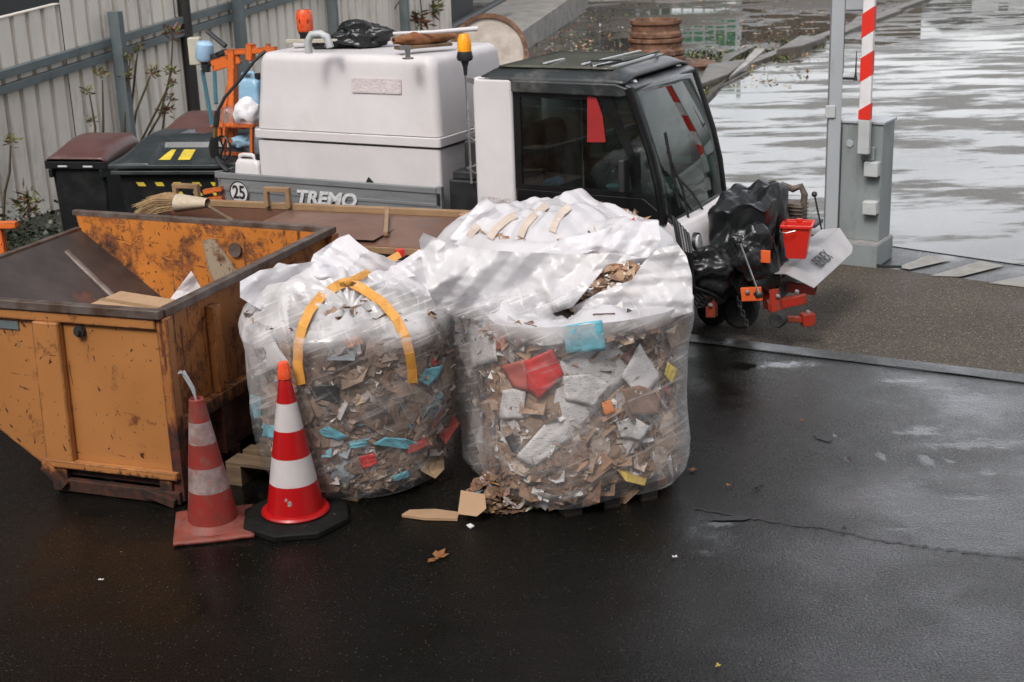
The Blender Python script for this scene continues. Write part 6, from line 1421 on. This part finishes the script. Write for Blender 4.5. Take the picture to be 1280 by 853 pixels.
waste('paper_waste', B1, 9500, pal1, .022, .11, 'packed grey brown paper waste inside the left bag', 1.0, topz=lambda x, y: 1.0 + .13 * max(0, 1 - ((x + .93) ** 2 + (y - 7.8) ** 2) / .37), seed=5, topn=1500)
# standing tuft of gathered film behind the knot
def tuft(b, name, base, pts_px, Y, parent, matl, dep=.12, lay_=.95, seed=0):
    """crumpled sheet standing up: its outline given as seen, folded back and forth in depth"""
    bm = bmesh.new(); vs = [bm.verts.new((x, y, 0)) for x, y in pts_px]; f = bm.faces.new(vs)
    bmesh.ops.triangulate(bm, faces=[f]); bmesh.ops.subdivide_edges(bm, edges=bm.edges[:], cuts=5, use_grid_fill=True); bmesh.ops.subdivide_edges(bm, edges=bm.edges[:], cuts=3, use_grid_fill=True)
    x_0, x_1 = min(p[0] for p in pts_px), max(p[0] for p in pts_px); y_0, y_1 = min(p[1] for p in pts_px), max(p[1] for p in pts_px)
    LY = []; bm.verts.ensure_lookup_table()
    for v in bm.verts:
        px, py = v.co.x, v.co.y; LY.append(lay_ * (1 if matl is M['filmw'] else min(1, max(0, (y_1 - py) / (y_1 - y_0)) * 2.2 + .0))); a = (px - x_0) / (x_1 - x_0); t = (y_1 - py) / (y_1 - y_0)
        wpx_ = (x_1 - x_0) / 230; hpx_ = (y_1 - y_0) / 230; dy = dep * (.5 * noise.noise(Vector((a * 3 + seed, t * 1.5, 0))) + 2.1 * crease(a * wpx_ * 1.25 + seed, t * hpx_ * 1.6 + seed * .7, int(seed))) + dep * 1.3 * t * t
        v.co = ony(px, py, Y + dy)
    me = bpy.data.meshes.new(name); bm.to_mesh(me); bm.free(); me.materials.append(matl); me.polygons.foreach_set('use_smooth', [True] * len(me.polygons))
    o = bpy.data.objects.new(name, me); COL.objects.link(o)
    if parent: o.parent = parent
    set_layers(o, LY); return o
tuft(B1, 'gathered_film', None, [(432, 352), (408, 340), (384, 338), (392, 318), (410, 306), (424, 297), (436, 293), (447, 303), (462, 314), (480, 320), (497, 330), (520, 345), (480, 352)], 7.62, bag1, M['filmw'], .16, 1, 1)
tuft(B1, 'gathered_film', None, [(300, 372), (300, 352), (325, 338), (360, 332), (396, 326), (424, 336), (434, 352), (410, 366), (372, 372), (330, 390)], 7.50, bag1, M['filmw'], .14, .9, 4)
tuft(B1, 'gathered_film', None, [(440, 354), (466, 340), (500, 328), (524, 312), (548, 322), (560, 345), (566, 372), (540, 372), (500, 362), (466, 358)], 7.62, bag1, M['filmw'], .14, .55, 9)
# strap
def strap_px(poly, b, off, name, parent, mt=None, wpx=8, Yfix=None, topf=None):
    mb = MB(); L_ = []; 
    for i, (x, y) in enumerate(poly):
        x0, y0 = poly[max(i - 1, 0)]; x1, y1 = poly[min(i + 1, len(poly) - 1)]; d = Vector((x1 - x0, y1 - y0)).normalized(); n = Vector((-d.y, d.x))
        row = []
        for s in (-1, 0, 1):
            qx, qy = x + n.x * s * wpx / 2, y + n.y * s * wpx / 2
            if Yfix: p = b.surf(qx, qy, topf, off) or ony(qx, qy, Yfix[i])
            else:
                h = b.hit(qx, qy, -off); p = h[2] if h else ony(qx, qy, 7.3)
            row.append(p)
        L_.append(row)
    k = len(L_); vs = [p for r in L_ for p in (r[0], r[2])]; mb.add(vs, [(i * 2, i * 2 + 1, i * 2 + 3, i * 2 + 2) for i in range(k - 1)])
    return mb.build(name, mt or M['strap'], parent, solid=.001, smooth=0)
strap_px([(434, 352), (420, 358), (402, 370), (387, 388), (378, 408), (373, 430), (372, 455), (376, 481)], B1, .022, 'strap', bag1, topf=top1, wpx=12, Yfix=[7.30, 7.25, 7.20, 7.17, 7.15, 7.13, 7.125, 7.12])
strap_px([(436, 352), (455, 362), (478, 378), (495, 398), (506, 420), (512, 442), (515, 462), (516, 479)], B1, .022, 'strap', bag1, topf=top1, wpx=12, Yfix=[7.30, 7.25, 7.21, 7.18, 7.15, 7.13, 7.125, 7.12])
strap_px([(436, 352), (452, 345), (468, 336), (484, 327), (500, 318)], B1, .03, 'strap', bag1, topf=top1, wpx=9, Yfix=[7.30, 7.5, 7.7, 7.9, 8.1])
crumple('knot', ony(434, 353, 7.28), .028, M['strap'], None, None, (1.5, .8, .9), 3, .5); o = [q for q in bpy.data.objects if q.name.startswith('knot')][-1]; o.parent = bag1
mb = MB(); c = ony(500, 316, 8.12); mb.lathe([(0, -.02), (.03, -.02), (.03, .02), (0, .02)], c, 14); mb.build('buckle', M['red'], bag1)
# recognisable bits in the left bag
def bit(b, name, poly, mt, label, cat, **k): return on_bag(b, name, poly, M[mt], label, cat, **k)
bit(B1, 'paper_sheet', [(472, 402), (532, 394), (538, 418), (476, 426)], 'paper', 'white paper strip near the top right of the left bag', 'paper')
bit(B1, 'orange_scrap', [(428, 424), (448, 420), (455, 430), (435, 436)], 'straporange', 'small orange scrap in the middle of the left bag', 'scrap')
bit(B1, 'black_card', [(390, 483), (424, 480), (424, 504), (396, 500)], 'blackpaper', 'black card piece between the strap ends in the left bag', 'card')
bit(B1, 'blue_mask', [(396, 540), (410, 532), (436, 546), (424, 552), (404, 546)], 'maskblue', 'folded blue mask right of the clean cone inside the left bag', 'face mask')
bit(B1, 'blue_mask', [(436, 552), (462, 548), (458, 558), (438, 560)], 'maskblue', 'narrow blue mask in the centre of the left bag', 'face mask')
bit(B1, 'blue_mask', [(524, 476), (532, 462), (556, 456), (548, 472), (534, 482)], 'maskblue', 'blue mask beside the right strap end in the left bag', 'face mask')
bit(B1, 'blue_mask', [(466, 556), (510, 562), (530, 556), (505, 548), (480, 546)], 'maskblue', 'long crumpled pale blue mask right of centre in the left bag', 'face mask')
bit(B1, 'blue_scrap', [(312, 492), (324, 496), (328, 524), (318, 524)], 'maskblue', 'upper blue scrap at the left edge of the left bag', 'scrap')
bit(B1, 'blue_scrap', [(330, 530), (344, 534), (342, 548), (328, 546)], 'maskblue', 'lower blue scrap at the left edge of the left bag', 'scrap')
bit(B1, 'blue_scrap', [(488, 596), (510, 588), (512, 596), (494, 602)], 'maskblue', 'blue scrap low at the right of the left bag', 'scrap')
bit(B1, 'red_scrap', [(448, 571), (468, 567), (472, 580), (454, 588)], 'redpaper', 'small red scrap low in the left bag', 'scrap')
bit(B1, 'white_folder', [(304, 402), (326, 398), (364, 458), (318, 468)], 'paper', 'white folder pressed against the left side of the left bag', 'folder')

# --- right bag
B2 = Bag(.335, 7.60, .615, R_(24), 2.9, [(.66, .015), (.82, .05), (.92, .14), (.97, .32), (.98, .60), (.985, .80), (.99, 1.0), (.985, 1.10)], 1.1, 9.4)
pal2 = [((.31, .195, .12), 24), ((.22, .13, .085), 20), ((.40, .28, .19), 15), ((.13, .082, .055), 9), ((.48, .39, .32), 10), ((.70, .66, .64), 12), ((.34, .185, .11), 10), ((.5, .48, .48), 5), ((.15, .30, .36), .6), ((.45, .06, .05), .6), ((.60, .42, .10), .6), ((.04, .045, .06), 1.2)]
bag2 = empty('waste_bag', (0, 0, 0), 0, 'clear plastic waste bag on the right with torn open top showing shredded cardboard', 'waste bag', 'big plastic bags of waste paper')
def lay2(th, t, z, p):
    a = (math.degrees(th) + 360) % 360
    v = max(0, (z - 1.0) / .10) ** 1.3 * (.7 + .5 * noise.noise(Vector((math.cos(th) * 3, math.sin(th) * 3, z * 3))))
    right = math.exp(-((a - 345) / 22) ** 2) * .38; left = math.exp(-((a - 205) / 16) ** 2) * .2
    low = max(0, (.20 - z) / .2) * .2
    return min(1, max(0, max(v, right, left, low) + .12 * noise.noise(Vector((math.cos(th) * 2.4, math.sin(th) * 2.4, z * 4 + 9)))))
HOLE = [onz(668, 354, 1.14), onz(718, 334, 1.14), onz(752, 328, 1.14), onz(810, 321, 1.14), onz(796, 348, 1.13), onz(752, 368, 1.12), onz(716, 389, 1.12)]
def in_hole(x, y, g=0.):
    c = False; n = len(HOLE); j = n - 1
    for i in range(n):
        xi, yi, xj, yj = HOLE[i].x, HOLE[i].y, HOLE[j].x, HOLE[j].y
        if (yi > y) != (yj > y) and x < (xj - xi) * (y - yi) / (yj - yi) + xi: c = not c
        j = i
    return c
HC = sum(HOLE, Vector()) / len(HOLE); HOLE = [HC + (p - HC) * 1.12 + Vector((-.015, -.02, 0)) for p in HOLE]
def top2(x, y, th, rr):
    d = math.hypot((x - HC.x) / .30, (y - HC.y) / .36)
    lip = .015 * math.exp(-((d - 1.25) / .3) ** 2)
    cr_ = .16 * crease(x * 1.2, y * 1.2, 2)
    back = .10 * max(0, (y - 7.7) / .4)
    return 1.10 + .03 * (1 - rr) + (lip + cr_ * min(1, max(0, d - 1.1) * 1.6) + back) * min(1, (1 - rr) * 6)
film_body(B2, 'side_film', M['film2'], lay2, bag2)
film_top(B2, 'top_film', M['filmw'], top2, lambda x, y, th, rr: min(1, .55 + .5 * noise.noise(Vector((x * 4, y * 4, 3)))), bag2, hole=in_hole)
waste('cardboard_waste', B2, 9500, pal2, .022, .12, 'packed brown cardboard and white paper inside the right bag', 1.03, topz=lambda x, y: 1.10 if math.hypot((x - HC.x) / .33, (y - HC.y) / .40) < 1 else .99, seed=15, topn=2200)
# big crumpled sheets standing above the right bag's rim
tuft(B2, 'loose_film', None, [(534, 360), (528, 330), (524, 300), (529, 291), (560, 304), (600, 312), (660, 316), (720, 318), (770, 316), (800, 322), (760, 331), (715, 338), (684, 352), (700, 372), (716, 384), (672, 398), (620, 404), (568, 396), (545, 386)], 7.24, bag2, M['film2'], .13, .97, 2)
tuft(B2, 'loose_film', None, [(716, 384), (748, 366), (790, 350), (806, 326), (822, 312), (845, 302), (858, 320), (865, 345), (866, 390), (840, 398), (800, 405), (755, 412), (720, 405)], 7.22, bag2, M['film2'], .12, .97, 6)
tuft(B2, 'loose_film', None, [(690, 338), (660, 320), (700, 300), (760, 286), (800, 274), (822, 275), (826, 300), (810, 322), (770, 326), (730, 334)], 8.15, bag2, M['filmw'], .12, .9, 16)
skin = tuft(None, 'plastic_sheet', None, [(204, 388), (214, 372), (226, 356), (239, 339), (246, 350), (252, 362), (258, 380), (240, 400)], 8.66, None, M['filmw'], .07, 1, 31)
tag(skin, 'crumpled white plastic sheet sticking up beside the box in the skip', 'sheet')
# --- rear bag, all white
B3 = Bag(.28, 9.02, .70, R_(20), 2.6, [(.7, .15), (.9, .3), (.95, .8), (1.0, 1.05), (.92, 1.14), (.84, 1.19)], 1.19, 17.7)
bag3 = empty('waste_bag', (0, 0, 0), 0, 'milky white waste bag behind the two front bags, taped on top', 'waste bag', 'big plastic bags of waste paper')
film_body(B3, 'side_film', M['filmw'], lambda th, t, z, p: .85, bag3, 200, 60)
def top3(x, y, th, rr): return 1.19 + .11 * (1 - rr ** 2) + (.20 * crease(x, y, 3)) * min(1, (1 - rr) * 5)
film_top(B3, 'top_film', M['filmw'], top3, lambda x, y, th, rr: .9 + .1 * noise.noise(Vector((x * 5, y * 5, 0))), bag3)
waste('waste_inside', B3, 900, pal2, .05, .12, 'pale paper waste inside the rear white bag', 1.16, seed=25, topn=600)
tuft(B3, 'loose_film', None, [(556, 304), (572, 286), (588, 276), (598, 268), (604, 246), (616, 254), (624, 266), (644, 272), (640, 300), (600, 312)], 8.75, bag3, M['filmw'], .12, .95, 20)
M['paletape'] = pbr('pale_brown_tape', (.60, .50, .42), None, 7, rough=.4)
for pl_ in ([(650, 296), (656, 282), (668, 268), (684, 256)], [(612, 298), (620, 286), (634, 274), (646, 268)], [(690, 290), (694, 278), (702, 266), (712, 258)], [(586, 296), (592, 288), (598, 282)]):
    strap_px(pl_, B3, .012, 'tape', bag3, M['paletape'], 9, [8.9] * 4, top3)
bit(B2, 'document', [(583, 404), (612, 402), (622, 452), (586, 458)], 'printed', 'printed white document at the top left of the right bag', 'paper')
bit(B2, 'orange_scrap', [(614, 420), (630, 418), (632, 436), (618, 438)], 'pinkpaper', 'small orange red scrap beside the document in the right bag', 'scrap')
bit(B2, 'red_card', [(656, 452), (690, 436), (705, 468), (672, 500), (660, 488)], 'redpaper', 'bright red card in the upper middle of the right bag', 'card', inset=.018)
bit(B2, 'faded_card', [(626, 458), (660, 448), (668, 492), (640, 484)], 'pinkpaper', 'faded red card half under the bright red one in the right bag', 'card', inset=.026)
bit(B2, 'tissue_packet', [(703, 408), (752, 400), (757, 438), (708, 442)], 'maskblue', 'turquoise packet near the top of the right bag', 'packet', inset=-.004)
bit(B2, 'white_tag', [(680, 420), (702, 418), (704, 430), (683, 432)], 'paper', 'white paper tag left of the turquoise packet', 'tag', inset=.0)
bit(B2, 'paper_sheet', [(628, 488), (658, 484), (654, 524), (624, 524)], 'printed', 'small printed sheet left below the red card', 'paper')
bit(B2, 'paper_sheet', [(700, 452), (760, 420), (796, 460), (740, 520), (700, 560), (668, 584), (644, 572), (690, 520)], 'printed', 'large white paper sheet slanting through the right bag', 'paper', inset=.044)
bit(B2, 'printed_sheet', [(704, 470), (738, 468), (764, 482), (742, 508), (706, 500)], 'printed', 'cream printed sheet over the large white one', 'paper', inset=.024)
bit(B2, 'photo_card', [(774, 446), (792, 432), (810, 442), (790, 460)], 'photo', 'dark red printed card right of the turquoise packet', 'card')
bit(B2, 'paper_triangle', [(800, 430), (826, 470), (802, 500), (776, 470)], 'paper', 'white triangular sheet at the right of the bag', 'paper', inset=.028)
bit(B2, 'yellow_card', [(836, 452), (846, 462), (840, 480), (830, 468)], 'yellow', 'small yellow card at the right edge of the right bag', 'card')
bit(B2, 'orange_ball', [(752, 504), (764, 500), (768, 514), (756, 520)], 'straporange', 'small orange scrap right of centre in the right bag', 'scrap')
bit(B2, 'cardboard_piece', [(776, 486), (800, 482), (828, 492), (822, 518), (790, 520)], 'cardwet', 'brown cardboard piece under the white triangle', 'cardboard', inset=.024)
bit(B2, 'cardboard_piece', [(700, 556), (760, 536), (830, 545), (850, 590), (800, 622), (730, 620), (694, 590)], 'cardwet', 'large brown cardboard sheet at the bottom of the right bag', 'cardboard', inset=.07)
bit(B2, 'cardboard_piece', [(830, 394), (858, 392), (860, 430), (838, 438)], 'card', 'tan cardboard piece at the upper right corner of the right bag', 'cardboard')
bit(B2, 'paper_bits', [(770, 528), (792, 520), (812, 534), (800, 552), (776, 546)], 'printed', 'white torn paper above the large cardboard sheet', 'paper')
bit(B2, 'dark_wrapper', [(630, 548), (642, 540), (650, 556), (640, 566)], 'blackpaper', 'dark wrapper left of the slanting white sheet', 'wrapper')

# spill of cardboard scraps between the bags
def spill(name, cx, cy, r, h, n, pal, seed, label):
    rnd = random.Random(seed); vs = []; fs = []; cols = []; tot = sum(w_ for _, w_ in pal)
    for _ in range(n):
        x = rnd.random() * tot
        for c, w_ in pal:
            x -= w_
            if x <= 0: break
        c = c(0, 0) if callable(c) else c
        a = rnd.random() * 6.283; rr = r * math.sqrt(rnd.random()); z = h * (1 - rr / r) * rnd.random() ** .5 + .012
        p = Vector((cx + rr * math.cos(a), cy + rr * math.sin(a) * .7, z)); nn_ = Vector((rnd.gauss(0, .6), rnd.gauss(-.3, .6), 1)).normalized(); s_ = rnd.uniform(.015, .05)
        t1_ = nn_.cross(Vector((rnd.random(), rnd.random(), .2))).normalized(); t2_ = nn_.cross(t1_); o = len(vs); k = 5
        vs.append(tuple(p + nn_ * s_ * .2)); cols.append(c + (1,))
        for q in range(k):
            an = 6.283 * q / k + rnd.uniform(-.3, .3); vs.append(tuple(p + t1_ * s_ * math.cos(an) + t2_ * s_ * rnd.uniform(.5, 1) * math.sin(an) + nn_ * rnd.uniform(-.2, .2) * s_)); cols.append(tuple(y * rnd.uniform(.7, 1.05) for y in c) + (1,))
        for q in range(k): fs.append((o, o + 1 + q, o + 1 + (q + 1) % k))
    vs = [(a, b, max(c, .006)) for a, b, c in vs]
    me = bpy.data.meshes.new(name); me.from_pydata(vs, [], fs); me.materials.append(M['waste'])
    ca_ = me.color_attributes.new('Col', 'FLOAT_COLOR', 'POINT'); ca_.data.foreach_set('color', [x for c in cols for x in c])
    o = bpy.data.objects.new(name, me); COL.objects.link(o); return tag(o, label, 'waste', kind='stuff')
palS = [((.24, .13, .08), 30), ((.16, .085, .05), 25), ((.32, .21, .14), 14), ((.5, .46, .44), 5), ((.10, .055, .035), 14), ((.12, .22, .34), .8), ((.5, .3, .1), 1)]
c = onz(625, 640, .0); spill('cardboard_spill', c.x + .02, c.y + .12, .21, .30, 900, palS, 3, 'heap of soggy brown cardboard scraps spilling between the two front bags')
def flatpiece(name, poly, z, th, mt, label, cat, group=None, bend=.0):
    mb = MB(); ps = [onz(x, y, z) for x, y in poly]; ps = [p + Vector((0, 0, bend * (i % 2))) for i, p in enumerate(ps)]
    mb.slab(ps, th, nrm=(0, 0, 1)); return tag(mb.build(name, M[mt], bevel=.002, smooth=0), label, cat, group)
mb = MB(); mb.slab([ony(x, y, yy) for x, y, yy in ((572, 643, 7.02), (576, 613, 7.08), (606, 618, 7.06), (608, 636, 7.0), (596, 646, 6.98))], .006, nrm=(0, -1, .2)); tag(mb.build('cardboard_piece', M['card'], bevel=.002), 'light brown cardboard flap leaning at the foot of the spill', 'cardboard')
flatpiece('cardboard_strip', [(502, 643), (512, 637), (545, 636), (574, 640), (572, 648), (530, 647)], .02, .018, 'card', 'flat cardboard strip lying on the asphalt between the bags', 'cardboard')
flatpiece('white_scrap', [(583, 656), (588, 654), (593, 657), (588, 660)], .012, .008, 'paper', 'tiny white scrap on the ground in front of the spill', 'scrap')
def leaf(px, py, s_, mt, label, seed):
    rnd = random.Random(seed); c = onz(px, py, .012); mb = MB()
    for k in range(5):
        a = rnd.random() * 6.28; l = s_ * rnd.uniform(.6, 1); w_ = l * .32; d = Vector((math.cos(a), math.sin(a), rnd.uniform(.0, .45))); e = Vector((-math.sin(a), math.cos(a), 0))
        mb.add([c, c + d * l * .5 + e * w_, c + d * l, c + d * l * .5 - e * w_], [(0, 1, 2, 3)])
    tag(mb.build('fallen_leaf', M[mt], smooth=0, solid=.001), label, 'leaf', 'fallen leaves and crumbs on the asphalt')
leaf(545, 697, .075, 'deadleaf', 'curled orange brown leaf in front of the bags', 1)
leaf(843, 696, .018, 'paper', 'tiny white crumb in the dark wet patch right of the bags', 2); leaf(897, 832, .018, 'yellow', 'tiny yellow crumb at the bottom right of centre', 3)
leaf(909, 607, .03, 'deadleaf', 'small brown leaf right of the right bag', 4); leaf(948, 609, .04, 'blackpaper', 'thin dark twig like leaf right of the right bag', 5)
leaf(1003, 525, .025, 'deadleaf', 'small pale leaf near the round pothole', 6); leaf(126, 725, .02, 'paper', 'tiny pale crumb on the lower left asphalt', 7); leaf(866, 588, .04, 'deadleaf', 'reddish leaf tucked at the right bag edge', 8)
leaf(152, 690, .012, 'deadleaf', 'tiny orange speck below the skip', 9); leaf(1055, 662, .03, 'blackpaper', 'dark bit of debris on the crack', 10)
# pothole pieces
mb = MB(); c = onz(1030, 546, .004); ps = [c + Vector((.075 * math.cos(a) * random.uniform(.6, 1.1), .085 * math.sin(a) * random.uniform(.6, 1.1), 0)) for a in [6.283 * k / 14 for k in range(14)]]; mb.add(ps, [tuple(range(14))]); struct(mb.build('pothole', M['ink'], smooth=0))
mb = MB(); c = onz(915, 648, .006); ps = [c + Vector((.13 * math.cos(a) * random.uniform(.6, 1.1), .035 * math.sin(a) * random.uniform(.5, 1.1), 0)) for a in [6.283 * k / 14 for k in range(14)]]; mb.add(ps, [tuple(range(14))]); struct(mb.build('pothole', M['ink'], smooth=0))
bpy.context.view_layer.update()
